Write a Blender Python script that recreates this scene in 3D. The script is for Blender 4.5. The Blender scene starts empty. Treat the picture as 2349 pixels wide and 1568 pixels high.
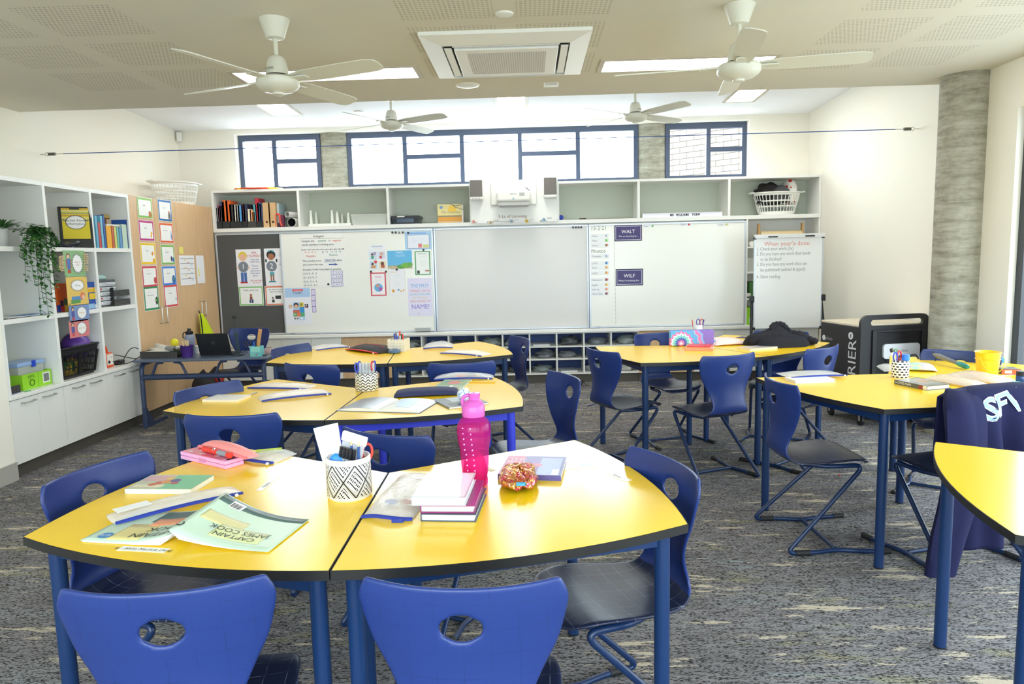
import bpy, bmesh, math, random
from mathutils import Vector, Matrix

S = bpy.context.scene
COL = S.collection
rnd = random.Random(7)
PI = math.pi
R = math.radians

# ------------------------------------------------------------------ camera
CAM_F = 1635.75                       # focal length in pixels of the 2349 px wide frame
CAM_YAW, CAM_PITCH, CAM_ROLL = .0262, -.1196, .024
CAM_C = Vector((-.1687, -8.3652, 1.5032))
_fw = Vector((-math.sin(CAM_YAW) * math.cos(CAM_PITCH), math.cos(CAM_YAW) * math.cos(CAM_PITCH), math.sin(CAM_PITCH)))
_r0 = Vector((math.cos(CAM_YAW), math.sin(CAM_YAW), 0))
_u0 = _r0.cross(_fw)
_rt = math.cos(CAM_ROLL) * _r0 - math.sin(CAM_ROLL) * _u0
_up = math.sin(CAM_ROLL) * _r0 + math.cos(CAM_ROLL) * _u0
cd = bpy.data.cameras.new('camera')
cd.sensor_width = 36
cd.sensor_fit = 'HORIZONTAL'
cd.lens = CAM_F / 2349 * 36
cd.clip_start = .05
cam = bpy.data.objects.new('camera', cd)
COL.objects.link(cam)
cam.matrix_world = Matrix(((_rt.x, _up.x, -_fw.x, CAM_C.x), (_rt.y, _up.y, -_fw.y, CAM_C.y), (_rt.z, _up.z, -_fw.z, CAM_C.z), (0, 0, 0, 1)))
S.camera = cam

# ------------------------------------------------------------------ world, daylight and exposure
S.view_settings.view_transform = 'Standard'
S.view_settings.look = 'None'
S.view_settings.gamma = 1
S.view_settings.use_curve_mapping = False
S.view_settings.exposure = 1.06
SKY = 6.4
w = bpy.data.worlds.new('sky')
S.world = w
w.use_nodes = True
bg = w.node_tree.nodes['Background']
bg.inputs[0].default_value = (.93, .97, 1, 1)
# the sky is brightest behind the building ahead and dimmer behind the camera
_n = w.node_tree.nodes
_tc = _n.new('ShaderNodeTexCoord')
_sx = _n.new('ShaderNodeSeparateXYZ')
_mr = _n.new('ShaderNodeMapRange')
_mr.inputs['From Min'].default_value = -1
_mr.inputs['From Max'].default_value = 1
_mr.inputs['To Min'].default_value = SKY * .85
_mr.inputs['To Max'].default_value = SKY * 1.75
# the ground outside is darker than the sky
_mg = _n.new('ShaderNodeMapRange')
_mg.inputs['From Min'].default_value = -.15
_mg.inputs['From Max'].default_value = .08
_mg.inputs['To Min'].default_value = .42
_mu = _n.new('ShaderNodeMath')
_mu.operation = 'MULTIPLY'
w.node_tree.links.new(_tc.outputs['Generated'], _sx.inputs[0])
w.node_tree.links.new(_sx.outputs[1], _mr.inputs[0])
w.node_tree.links.new(_sx.outputs[2], _mg.inputs[0])
w.node_tree.links.new(_mr.outputs[0], _mu.inputs[0])
w.node_tree.links.new(_mg.outputs[0], _mu.inputs[1])
# the right-hand side of the sky is dimmed to weaken its table reflections
_mx = _n.new('ShaderNodeMapRange')
_mx.inputs['From Min'].default_value = .15
_mx.inputs['From Max'].default_value = .9
_mx.inputs['To Min'].default_value = 1
_mx.inputs['To Max'].default_value = .5
_m2 = _n.new('ShaderNodeMath')
_m2.operation = 'MULTIPLY'
w.node_tree.links.new(_sx.outputs[0], _mx.inputs[0])
w.node_tree.links.new(_mu.outputs[0], _m2.inputs[0])
w.node_tree.links.new(_mx.outputs[0], _m2.inputs[1])
w.node_tree.links.new(_m2.outputs[0], bg.inputs[1])
S.cycles.max_bounces = 8
S.cycles.diffuse_bounces = 5
S.cycles.glossy_bounces = 3
S.cycles.transmission_bounces = 4
S.cycles.transparent_max_bounces = 12
S.cycles.caustics_reflective = False
S.cycles.caustics_refractive = False
S.cycles.sample_clamp_indirect = 6


def portal(name, loc, rot, sx, sy):
    l = bpy.data.lights.new(name, 'AREA')
    l.shape = 'RECTANGLE'
    l.size, l.size_y = sx, sy
    l.cycles.is_portal = True
    o = bpy.data.objects.new(name, l)
    COL.objects.link(o)
    o.location = loc
    o.rotation_euler = rot
    return o


LIGHT_PANEL = 7.0                     # ceiling panel emission

# ------------------------------------------------------------------ room dimensions (metres, z up, y away from the camera)
XL, XR = -3.86, 3.19                  # face of the left joinery, right wall
XW = -4.40                            # left wall in the alcove
YB = .42                              # window wall
YE = -2.35                            # edge of the low ceiling
ZL, ZH = 2.79, 3.10                   # low ceiling, high ceiling at the window wall
HT = .777                             # table height
YR = -9.6                             # rear wall behind the camera


def ray(x, y):
    return _fw + _rt * ((x - 1174.5) / CAM_F) - _up * ((y - 784) / CAM_F)


def at_z(x, y, z):
    """photo pixel -> point on the horizontal plane z"""
    v = ray(x, y)
    return CAM_C + v * ((z - CAM_C.z) / v.z)


def at_y(x, y, Y):
    v = ray(x, y)
    return CAM_C + v * ((Y - CAM_C.y) / v.y)


def at_x(x, y, X):
    v = ray(x, y)
    return CAM_C + v * ((X - CAM_C.x) / v.x)


def tp(x, y, z=HT):
    return at_z(x, y, z)


# ------------------------------------------------------------------ materials
def lin(c):
    return tuple(((v / 255) / 12.92 if v / 255 <= .04045 else ((v / 255 + .055) / 1.055) ** 2.4) for v in c[:3])


_mats = {}


def mat(name, rgb, rough=.5, metal=0, spec=.5, emit=0, coat=0, build=None):
    if name in _mats:
        return _mats[name]
    m = bpy.data.materials.new(name)
    m.use_nodes = True
    nt = m.node_tree
    b = nt.nodes['Principled BSDF']
    c = (*lin(rgb), 1)
    b.inputs['Base Color'].default_value = c
    b.inputs['Roughness'].default_value = rough
    b.inputs['Metallic'].default_value = metal
    b.inputs['Specular IOR Level'].default_value = spec
    if coat:
        b.inputs['Coat Weight'].default_value = coat
        b.inputs['Coat Roughness'].default_value = .1
    if emit:
        b.inputs['Emission Color'].default_value = c
        b.inputs['Emission Strength'].default_value = emit
    if build:
        build(nt, b)
    _mats[name] = m
    return m


def P(r, g, b, rough=.55):
    """plain paint, paper or plastic of one colour"""
    return mat('plain_%d_%d_%d_%d' % (r, g, b, rough * 100), (r, g, b), rough)


def nd(nt, t, **kw):
    n = nt.nodes.new(t)
    for k, v in kw.items():
        setattr(n, k, v)
    return n


def tex_vec(nt, scale=(1, 1, 1), src='Object', rot=(0, 0, 0)):
    tc = nd(nt, 'ShaderNodeTexCoord')
    mp = nd(nt, 'ShaderNodeMapping')
    mp.inputs['Scale'].default_value = scale
    mp.inputs['Rotation'].default_value = rot
    nt.links.new(tc.outputs[src], mp.inputs[0])
    return mp.outputs[0]


def ramp(nt, fac, stops):
    r = nd(nt, 'ShaderNodeValToRGB')
    e = r.color_ramp.elements
    while len(e) < len(stops):
        e.new(.5)
    for i, (p, c) in enumerate(stops):
        e[i].position = p
        e[i].color = (*c, 1) if len(c) == 3 else c
    nt.links.new(fac, r.inputs[0])
    return r.outputs[0]


def noise(nt, vec, scale, detail=3, rough=.55):
    n = nd(nt, 'ShaderNodeTexNoise')
    n.inputs['Scale'].default_value = scale
    n.inputs['Detail'].default_value = detail
    n.inputs['Roughness'].default_value = rough
    nt.links.new(vec, n.inputs['Vector'])
    return n.outputs[0]


def mixc(nt, fac, a, b):
    m = nd(nt, 'ShaderNodeMix', data_type='RGBA')
    for sock, v in ((m.inputs[0], fac), (m.inputs[6], a), (m.inputs[7], b)):
        if isinstance(v, (tuple, list)):
            sock.default_value = (*v[:3], 1)
        elif isinstance(v, (int, float)):
            sock.default_value = v
        else:
            nt.links.new(v, sock)
    return m.outputs[2]


def mth(nt, op, a, b=None, c=None):
    m = nd(nt, 'ShaderNodeMath', operation=op)
    for i, v in enumerate((a, b, c)):
        if v is None:
            continue
        if isinstance(v, (int, float)):
            m.inputs[i].default_value = v
        else:
            nt.links.new(v, m.inputs[i])
    return m.outputs[0]


def sep(nt, vec):
    s = nd(nt, 'ShaderNodeSeparateXYZ')
    nt.links.new(vec, s.inputs[0])
    return s.outputs


def bump(nt, b, h, strength=.3, dist=.002):
    n = nd(nt, 'ShaderNodeBump')
    n.inputs['Strength'].default_value = strength
    n.inputs['Distance'].default_value = dist
    nt.links.new(h, n.inputs['Height'])
    nt.links.new(n.outputs[0], b.inputs['Normal'])


def glassy(name, rgb, alpha, rough=.1, tint=(255, 255, 255), crumple=0):
    """thin clear sheet: part of the light passes straight through"""
    if name in _mats:
        return _mats[name]
    m = bpy.data.materials.new(name)
    m.use_nodes = True
    nt = m.node_tree
    b = nt.nodes['Principled BSDF']
    b.inputs['Base Color'].default_value = (*lin(rgb), 1)
    b.inputs['Roughness'].default_value = rough
    if crumple:
        bump(nt, b, noise(nt, tex_vec(nt, (1, 1, 1)), 38, 4, .6), 1, crumple)
    t = nd(nt, 'ShaderNodeBsdfTransparent')
    t.inputs[0].default_value = (*lin(tint), 1)
    mx = nd(nt, 'ShaderNodeMixShader')
    mx.inputs[0].default_value = alpha
    nt.links.new(t.outputs[0], mx.inputs[1])
    nt.links.new(b.outputs[0], mx.inputs[2])
    nt.links.new(mx.outputs[0], nt.nodes['Material Output'].inputs[0])
    _mats[name] = m
    return m


# ------------------------------------------------------------------ mesh builder
class MB:
    def __init__(s):
        s.v, s.f, s.m, s.mats = [], [], [], []

    def mi(s, mt):
        if mt not in s.mats:
            s.mats.append(mt)
        return s.mats.index(mt)

    def add(s, vs, fs, mt, M=None):
        o = len(s.v)
        i = s.mi(mt)
        s.v += [tuple(M @ Vector(p)) if M else tuple(p) for p in vs]
        for f in fs:
            s.f.append([k + o for k in f])
            s.m.append(i)
        return s

    def box(s, c, d, mt, M=None):
        x, y, z = c
        a, b, h = d[0] / 2, d[1] / 2, d[2] / 2
        vs = [(x + i * a, y + j * b, z + k * h) for k in (-1, 1) for j in (-1, 1) for i in (-1, 1)]
        return s.add(vs, [(0, 2, 3, 1), (4, 5, 7, 6), (0, 1, 5, 4), (2, 6, 7, 3), (0, 4, 6, 2), (1, 3, 7, 5)], mt, M)

    def b2(s, x0, x1, y0, y1, z0, z1, mt, M=None):
        return s.box(((x0 + x1) / 2, (y0 + y1) / 2, (z0 + z1) / 2), (x1 - x0, y1 - y0, z1 - z0), mt, M)

    def prism(s, poly, z0, z1, mt, M=None, side=None):
        n = len(poly)
        vs = [(x, y, z0) for x, y in poly] + [(x, y, z1) for x, y in poly]
        s.add(vs, [tuple(range(n))[::-1], tuple(range(n, 2 * n))], mt, M)
        s.add(vs, [(i, (i + 1) % n, n + (i + 1) % n, n + i) for i in range(n)], side or mt, M)
        return s

    def quad(s, pts, mt, M=None):
        return s.add(pts, [tuple(range(len(pts)))], mt, M)

    def tube(s, path, r, mt, n=10, cap=True, closed=False, M=None):
        path = [Vector(p) for p in path]
        k = len(path)
        rr = r if isinstance(r, (list, tuple)) else [r] * k
        vs, fs = [], []
        t0 = (path[1] - path[0]).normalized()
        ref = Vector((0, 0, 1)) if abs(t0.z) < .9 else Vector((1, 0, 0))
        nrm = t0.cross(ref).normalized()
        for i in range(k):
            a = path[(i - 1) % k] if (closed or i > 0) else path[i]
            b = path[(i + 1) % k] if (closed or i < k - 1) else path[i]
            t = (b - a).normalized()
            nrm = (nrm - t * nrm.dot(t)).normalized()
            bi = t.cross(nrm)
            for j in range(n):
                q = 2 * PI * j / n
                vs.append(path[i] + (nrm * math.cos(q) + bi * math.sin(q)) * rr[i])
        for i in range(k if closed else k - 1):
            for j in range(n):
                a, b = i * n + j, i * n + (j + 1) % n
                c, d = ((i + 1) % k) * n + (j + 1) % n, ((i + 1) % k) * n + j
                fs.append((a, b, c, d))
        if cap and not closed:
            fs.append(tuple(range(n))[::-1])
            fs.append(tuple(range((k - 1) * n, k * n)))
        return s.add(vs, fs, mt, M)

    def cyl(s, p0, p1, r, mt, n=20, r1=None, M=None):
        return s.tube([p0, p1], [r, r if r1 is None else r1], mt, n, M=M)

    def lathe(s, prof, mt, n=24, c=(0, 0, 0), M=None, cap=True, a0=0, a1=2 * PI):
        vs, fs = [], []
        full = abs(a1 - a0 - 2 * PI) < 1e-6
        k = n if full else n + 1
        for r, z in prof:
            for j in range(k):
                q = a0 + (a1 - a0) * j / n
                vs.append((c[0] + r * math.cos(q), c[1] + r * math.sin(q), c[2] + z))
        for i in range(len(prof) - 1):
            for j in range(n):
                a, b = i * k + j, i * k + (j + 1) % k
                fs.append((a, b, b + k, a + k))
        if cap and full:
            if prof[0][0] > 1e-5:
                fs.append(tuple(range(n))[::-1])
            if prof[-1][0] > 1e-5:
                fs.append(tuple(range((len(prof) - 1) * k, len(prof) * k)))
        return s.add(vs, fs, mt, M)

    def ball(s, c, r, mt, n=16, sc=(1, 1, 1), M=None):
        pr = [(max(1e-6, math.sin(PI * i / n)) * r, -math.cos(PI * i / n) * r) for i in range(n + 1)]
        T = Matrix.Translation(c) @ Matrix.Diagonal((*sc, 1))
        return s.lathe(pr, mt, 2 * n, M=(M @ T if M else T), cap=False)

    def grid(s, fn, nu, nv, mt, M=None, wrap=False):
        vs = [fn(i / nu, j / nv) for j in range(nv + 1) for i in range(nu + 1)]
        k = nu + 1
        return s.add(vs, [(j * k + i, j * k + i + 1, (j + 1) * k + i + 1, (j + 1) * k + i) for j in range(nv) for i in range(nu)], mt, M)

    def build(s, name, parent=None, smooth=40, bevel=0, loc=None, rot=None, seg=2, solid=0):
        me = bpy.data.meshes.new(name)
        me.from_pydata(s.v, [], s.f)
        for m in s.mats:
            me.materials.append(m)
        me.polygons.foreach_set('material_index', s.m)
        if smooth:
            me.polygons.foreach_set('use_smooth', [True] * len(me.polygons))
            me.set_sharp_from_angle(angle=R(smooth))
        me.update()
        o = bpy.data.objects.new(name, me)
        COL.objects.link(o)
        if parent is not None:
            o.parent = parent
        if loc is not None:
            o.location = loc
        if rot is not None:
            o.rotation_euler = rot if isinstance(rot, (tuple, list)) else (0, 0, rot)
        if solid:
            q = o.modifiers.new('thickness', 'SOLIDIFY')
            q.thickness = solid
            q.offset = 0
        if bevel:
            q = o.modifiers.new('bevel', 'BEVEL')
            q.width = bevel
            q.segments = seg
            q.limit_method = 'ANGLE'
            q.angle_limit = R(50)
            q.harden_normals = True
        return o


def tag(o, label, cat, group=None, kind=None):
    o['label'] = label
    o['category'] = cat
    if group:
        o['group'] = group
    if kind:
        o['kind'] = kind
    return o


def thing(name, label, cat, loc=(0, 0, 0), rz=0, group=None):
    o = bpy.data.objects.new(name, None)
    o.empty_display_size = .05
    COL.objects.link(o)
    o.location = loc
    o.rotation_euler = (0, 0, rz)
    return tag(o, label, cat, group)


def struct(o):
    o['kind'] = 'structure'
    return o


def lab(o, label):
    o['label'] = label
    return o


_kids = {}


def children(o):
    return [c for c in bpy.data.objects if c.parent == o]


def dup(root, loc, rz, label, group=None, name=None):
    r = root.copy()
    COL.objects.link(r)
    r.location = loc
    r.rotation_euler = (0, 0, rz)
    r['label'] = label
    if group:
        r['group'] = group
    for ch in children(root):
        c = ch.copy()
        COL.objects.link(c)
        c.parent = r
        for g in children(ch):
            d = g.copy()
            COL.objects.link(d)
            d.parent = c
    return r


def fillet(pts, r, n=6):
    pts = [Vector(p) for p in pts]
    out = [pts[0]]
    for i in range(1, len(pts) - 1):
        a, b, c = pts[i - 1], pts[i], pts[i + 1]
        u, v = (a - b), (c - b)
        rr = r[i - 1] if isinstance(r, (list, tuple)) else r
        d = min(rr, u.length * .49, v.length * .49)
        p, q = b + u.normalized() * d, b + v.normalized() * d
        for k in range(n + 1):
            t = k / n
            out.append(p * (1 - t) ** 2 + b * 2 * t * (1 - t) + q * t * t)
    out.append(pts[-1])
    return out


def crom(pts, n):
    """Catmull-Rom samples through points of any dimension"""
    pts = [tuple(p) for p in pts]
    k = len(pts) - 1
    out = []
    for i in range(n + 1):
        t = i / n * k
        j = min(int(t), k - 1)
        u = t - j
        g = lambda q: pts[max(0, min(k, q))]
        p0, p1, p2, p3 = g(j - 1), g(j), g(j + 1), g(j + 2)
        out.append(tuple(.5 * (2 * b + (c - a) * u + (2 * a - 5 * b + 4 * c - d) * u * u + (3 * b - a - 3 * c + d) * u ** 3) for a, b, c, d in zip(p0, p1, p2, p3)))
    return out


def text(body, size, mt, parent, loc, rot=(PI / 2, 0, 0), align='CENTER', name='lettering', space=1.0, line=1.0, bold=0, shear=0, label=None, sx=1.0):
    """lettering as a part; all of it is turned into mesh at the end of the script"""
    c = bpy.data.curves.new(name, 'FONT')
    c.body = body
    c.size = size
    c.align_x = align
    c.align_y = 'CENTER'
    c.space_character = space
    c.space_line = line
    c.offset = bold
    c.shear = shear
    c.resolution_u = 2
    c.materials.append(mt)
    o = bpy.data.objects.new(name, c)
    COL.objects.link(o)
    o.parent = parent
    o.location = loc
    o.rotation_euler = rot
    o.scale = (sx, 1, 1)
    if label:
        o['label'] = label
    return o


_bend = {}


def finish_text():
    dg = bpy.context.evaluated_depsgraph_get()
    done = {}
    for o in [o for o in bpy.data.objects if o.type == 'FONT']:
        if o.data not in done:
            me = bpy.data.meshes.new_from_object(o.evaluated_get(dg))
            me.name = 'lettering'
            done[o.data] = me
    for o in [o for o in bpy.data.objects if o.type == 'FONT']:
        n = o.name
        o.name = 'old'
        m = bpy.data.objects.new(n, done[o.data])
        COL.objects.link(m)
        m.parent = o.parent
        m.location, m.rotation_euler, m.scale = o.location, o.rotation_euler, o.scale
        if 'label' in o:
            m['label'] = o['label']
        if o in _bend:                      # lay the letters on a curved sheet
            fn = _bend[o]
            M = Matrix.Translation(o.location) @ o.rotation_euler.to_matrix().to_4x4() @ Matrix.Diagonal((*o.scale, 1))
            for v in m.data.vertices:
                v.co = fn(M @ v.co)
            m.location, m.rotation_euler, m.scale = (0, 0, 0), (0, 0, 0), (1, 1, 1)
        bpy.data.objects.remove(o)
# ------------------------------------------------------------------ named materials
def _carpet(nt, b):
    v = tex_vec(nt, (1, 1, 1))
    def nz(sx, sy, sc=1, det=3, rg=.6, off=0):
        mp = nd(nt, 'ShaderNodeMapping')
        mp.inputs['Scale'].default_value = (sx, sy, 1)
        mp.inputs['Location'].default_value = (off, off * 1.7, off)
        nt.links.new(v, mp.inputs[0])
        return noise(nt, mp.outputs[0], sc, det, rg)
    fine = nz(64, 210, 1, 2, .6)
    mid = nz(15, 60, 1, 4, .7, 3)
    patch = nz(1.3, 4, 1, 4, .65, 8)
    patch2 = nz(1.5, 7, 1, 5, .7, 21)
    beige = nz(2.4, 13, 1, 6, .72, 37)
    base = ramp(nt, patch, [(.36, lin((116, 114, 116))), (.5, lin((134, 131, 134))), (.66, lin((140, 140, 143)))])
    ol = ramp(nt, patch2, [(.55, (0, 0, 0)), (.63, (.75, .75, .75))])
    base = mixc(nt, ol, base, lin((152, 149, 120)))
    bl = ramp(nt, nz(1.6, 7, 1, 5, .7, 55), [(.58, (0, 0, 0)), (.68, (.7, .7, .7))])
    base = mixc(nt, bl, base, lin((146, 158, 162)))
    dk = ramp(nt, mth(nt, 'ADD', mth(nt, 'MULTIPLY', fine, .6), mth(nt, 'MULTIPLY', mid, .4)), [(.46, (.95, .95, .95)), (.496, (0, 0, 0))])
    base = mixc(nt, dk, base, lin((44, 42, 42)))
    dk2 = ramp(nt, nz(5, 42, 1, 4, .7, 71), [(.66, (0, 0, 0)), (.7, (.9, .9, .9))])
    base = mixc(nt, dk2, base, lin((45, 44, 44)))
    bg_ = ramp(nt, mth(nt, 'ADD', beige, mth(nt, 'MULTIPLY', mth(nt, 'SUBTRACT', fine, .5), .12)), [(.585, (0, 0, 0)), (.6, (1, 1, 1))])
    base = mixc(nt, bg_, base, lin((188, 177, 158)))
    nt.links.new(base, b.inputs['Base Color'])
    bump(nt, b, fine, .5, .004)


def _concrete(nt, b):
    v = tex_vec(nt, (1.5, 1.5, 9))
    n = noise(nt, v, 2.2, 6, .7)
    n2 = noise(nt, tex_vec(nt, (1, 1, 1)), 14, 5, .7)
    f = mth(nt, 'ADD', mth(nt, 'MULTIPLY', n, .7), mth(nt, 'MULTIPLY', n2, .3))
    nt.links.new(ramp(nt, f, [(.36, lin((132, 128, 112))), (.52, lin((168, 165, 150))), (.66, lin((190, 187, 174)))]), b.inputs['Base Color'])
    bump(nt, b, f, .4, .006)


def _beech(nt, b):
    n = noise(nt, tex_vec(nt, (26, 26, 1.3)), 3, 5, .65)
    nt.links.new(ramp(nt, n, [(.3, lin((205, 166, 124))), (.55, lin((217, 181, 138))), (.75, lin((224, 190, 149)))]), b.inputs['Base Color'])


def _perf(stagger):
    def f(nt, b):
        o = sep(nt, tex_vec(nt, (1, 1, 1)))
        v = mth(nt, 'DIVIDE', o[1], .028)
        u = mth(nt, 'DIVIDE', o[0], .0245)
        if stagger:
            u = mth(nt, 'ADD', u, mth(nt, 'MULTIPLY', mth(nt, 'FLOORED_MODULO', mth(nt, 'FLOOR', v), 2), .5))
        fu = mth(nt, 'ABSOLUTE', mth(nt, 'SUBTRACT', mth(nt, 'FRACT', u), .5))
        fv = mth(nt, 'ABSOLUTE', mth(nt, 'SUBTRACT', mth(nt, 'FRACT', v), .5))
        h = mth(nt, 'MULTIPLY', mth(nt, 'LESS_THAN', fu, .26), mth(nt, 'LESS_THAN', fv, .22))
        nt.links.new(mixc(nt, mth(nt, 'MULTIPLY', h, .8), lin((222, 218, 203)), lin((176, 172, 156))), b.inputs['Base Color'])
    return f


def _dots(pitch, base, hole, r=.3, plane='xy'):
    def f(nt, b):
        o = sep(nt, tex_vec(nt, (1, 1, 1)))
        i, j = {'xy': (0, 1), 'xz': (0, 2), 'yz': (1, 2)}[plane]
        d = []
        for k in (i, j):
            q = mth(nt, 'SUBTRACT', mth(nt, 'FRACT', mth(nt, 'DIVIDE', o[k], pitch)), .5)
            d.append(mth(nt, 'MULTIPLY', q, q))
        h = mth(nt, 'LESS_THAN', mth(nt, 'ADD', *d), r * r)
        nt.links.new(mixc(nt, h, lin(base), lin(hole)), b.inputs['Base Color'])
    return f


def _yellow(nt, b):
    n = noise(nt, tex_vec(nt, (1, 1, 1)), 900, 1)
    bump(nt, b, n, .04, .0004)


def _seatgrid(width, lines, base):
    """moulded plastic with a worn square grid"""
    def f(nt, b):
        o = sep(nt, tex_vec(nt, (1, 1, 1)))
        m = None
        for k, ax in ((0, 0), (1, 1), (2, 2)):
            fr = mth(nt, 'ABSOLUTE', mth(nt, 'SUBTRACT', mth(nt, 'FRACT', mth(nt, 'DIVIDE', mth(nt, 'ADD', o[ax], 5.02), .058)), .5))
            ln = mth(nt, 'LESS_THAN', fr, width)
            if ax == lines:
                continue
            m = ln if m is None else mth(nt, 'MAXIMUM', m, ln)
        wear = ramp(nt, noise(nt, tex_vec(nt, (1, 1, 1)), 16, 4, .7), [(.42, (.1, .1, .1)), (.62, (1, 1, 1))])
        c = mixc(nt, mth(nt, 'MULTIPLY', m, wear), lin(base[0]), lin(base[1]))
        nt.links.new(c, b.inputs['Base Color'])
        bump(nt, b, noise(nt, tex_vec(nt, (1, 1, 1)), 420, 2), .12, .001)
    return f


CARPET = mat('carpet_streaked', (130, 130, 130), .95, spec=.15, build=_carpet)
CONC = mat('raw_concrete', (165, 162, 148), .8, spec=.2, build=_concrete)
BEECH = mat('beech_laminate', (215, 178, 136), .45, build=_beech)
WALL = mat('cream_wall_paint', (248, 244, 232), .75, spec=.2)
CEIL_LOW = mat('shaded_ceiling_paint', (222, 218, 203), .85, spec=.1)  # near-white paint; shade and warm bounce on the low ceiling put into it
CEIL_HIGH = mat('white_ceiling_paint', (246, 247, 250), .85, spec=.1)
PERF_S = mat('perforated_board_staggered', (222, 218, 203), .85, spec=.1, build=_perf(True))
PERF_A = mat('perforated_board_aligned', (222, 218, 203), .85, spec=.1, build=_perf(False))
LAM = mat('white_laminate', (240, 240, 236), .38, spec=.45)
LAMIN = mat('shaded_back_panel', (196, 203, 188), .5)  # white laminate; bay shade and greenish bounce put into the colour
TOPW = mat('white_bench_top', (244, 243, 238), .35)
KICK = mat('charcoal_kickboard', (84, 79, 72), .6)
SKIRT = mat('grey_skirting', (176, 174, 166), .6)
STEEL = mat('brushed_steel', (190, 188, 182), .3, metal=1)
ALU = mat('anodised_aluminium', (205, 212, 222), .35, metal=.6)
FRAME = mat('slate_window_frame', (74, 86, 110), .45)
DOORF = mat('charcoal_door_frame', (58, 62, 68), .45)
WBOARD = mat('whiteboard_enamel', (242, 242, 235), .22, spec=.5)
WBOARDC = mat('grey_projection_board', (218, 216, 214), .3, spec=.5)
PINB = mat('charcoal_felt', (92, 92, 92), .95, spec=.1)
YEL = mat('yellow_laminate', (254, 210, 24), .2, spec=.45, build=_yellow)
EDGE = mat('black_edging', (24, 23, 22), .5)
LEGB = mat('navy_powder_coat', (17, 48, 92), .35)
LEGB2 = mat('bright_blue_powder_coat', (52, 62, 200), .35)
CHB = mat('blue_chair_plastic', (33, 54, 116), .36, spec=.45, build=_seatgrid(.012, 0, ((33, 54, 116), (25, 42, 94))))
CHS = mat('darkened_seat_plastic', (36, 50, 92), .34, spec=.5, build=_seatgrid(.011, 2, ((30, 38, 66), (142, 152, 176))))  # one-colour shell; darker look from gloss and view angle put into the colour
CHF = mat('chair_tube', (19, 44, 84), .32)
RUB = mat('black_rubber', (30, 30, 32), .6)
BLK = mat('black_plastic', (26, 26, 28), .42)
DESKM = mat('slate_desk_top', (92, 104, 124), .35)
DESKF = mat('slate_desk_frame', (52, 66, 98), .4)
WHT = mat('white_plastic', (240, 240, 234), .4)
FANW = mat('warm_white_enamel', (224, 223, 208), .35)
PAPER = mat('white_paper', (246, 246, 244), .6)
INK = P(40, 40, 44)
GLASS = glassy('clear_glass', (255, 255, 255), .06, .03, (240, 246, 248))
POUCH = glassy('clear_vinyl', (248, 248, 248), .46, .1, crumple=.006)
POUCHM = glassy('clear_mesh_vinyl', (244, 244, 244), .5, .14, crumple=.003)
ZIP = P(36, 58, 160, .5)
LIGHTM = mat('lit_diffuser', (255, 252, 244), .5, emit=LIGHT_PANEL)

# ------------------------------------------------------------------ room shell
m = MB().b2(-4.7, 3.6, YR - .1, .7, -.1, 0, CARPET)
struct(m.build('floor'))

m = MB()
xs = [-4.7, -3.385, -2.88, -2.745, -2.23, -.835, -.33, -.21, .29, 1.655, 2.16, 2.28, 2.79, 3.6]
pan = {(-3.385, -2.88): 0, (-2.745, -2.23): 0, (-.835, -.33): 1, (-.21, .29): 1, (1.655, 2.16): 0, (2.28, 2.79): 0}
for a, b_ in zip(xs, xs[1:]):
    k = pan.get((a, b_))
    off = -.1 if k == 1 else 0
    ys = [YE] + [v for n in range(8) for v in (-2.98 + off - .62 * n, -3.47 + off - .62 * n)] + [YR]
    for i, (p, q) in enumerate(zip(ys, ys[1:])):
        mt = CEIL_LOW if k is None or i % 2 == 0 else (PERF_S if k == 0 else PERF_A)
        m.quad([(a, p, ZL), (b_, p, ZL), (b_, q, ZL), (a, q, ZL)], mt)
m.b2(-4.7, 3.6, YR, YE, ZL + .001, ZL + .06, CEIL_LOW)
m.b2(-4.7, 3.6, YE - .12, YE, ZL + .002, 3.3, CEIL_HIGH)
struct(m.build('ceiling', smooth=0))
m = MB()
m.add([(-4.7, YE, 3.20), (3.6, YE, 3.20), (3.6, .7, 3.09), (-4.7, .7, 3.09), (-4.7, YE, 3.3), (3.6, YE, 3.3), (3.6, .7, 3.2), (-4.7, .7, 3.2)],
      [(0, 1, 2, 3), (4, 7, 6, 5), (0, 4, 5, 1), (2, 6, 7, 3), (0, 3, 7, 4), (1, 5, 6, 2)], CEIL_HIGH)
struct(m.build('ceiling_raised', smooth=0))

# window wall: openings of the three high windows
W = [(-3.70, -2.69), (-2.36, at_y(1467, 320, YB).x), (at_y(1530, 320, YB).x, 2.485)]
Z0, Z1 = 2.37, 3.045
m = MB()
m.b2(-4.7, 3.5, YB, YB + .24, 0, Z0, WALL)
m.b2(-4.7, 3.5, YB, YB + .24, Z1, 3.15, WALL)
m.b2(-4.7, W[0][0], YB, YB + .24, Z0, Z1, WALL)
m.b2(W[2][1], 3.5, YB, YB + .24, Z0, Z1, WALL)
struct(m.build('wall_back', smooth=0))
for a, b_ in ((W[0][1], W[1][0]), (W[1][1], W[2][0])):
    c = MB().lathe([((b_ - a) / 2 + .03, 2.3), ((b_ - a) / 2 + .03, 3.14)], CONC, 40, ((a + b_) / 2, YB + .22, 0), cap=False)
    struct(c.build('column'))
WIN = [
    (1, W[0], [630], [(630, 725, 369)]),
    (2, W[1], [929, 1060, 1193, 1326], [(929, 1060, 358), (1193, 1326, 351)]),
    (3, W[2], [1625], [(1625, 1720, 341)])]
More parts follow.
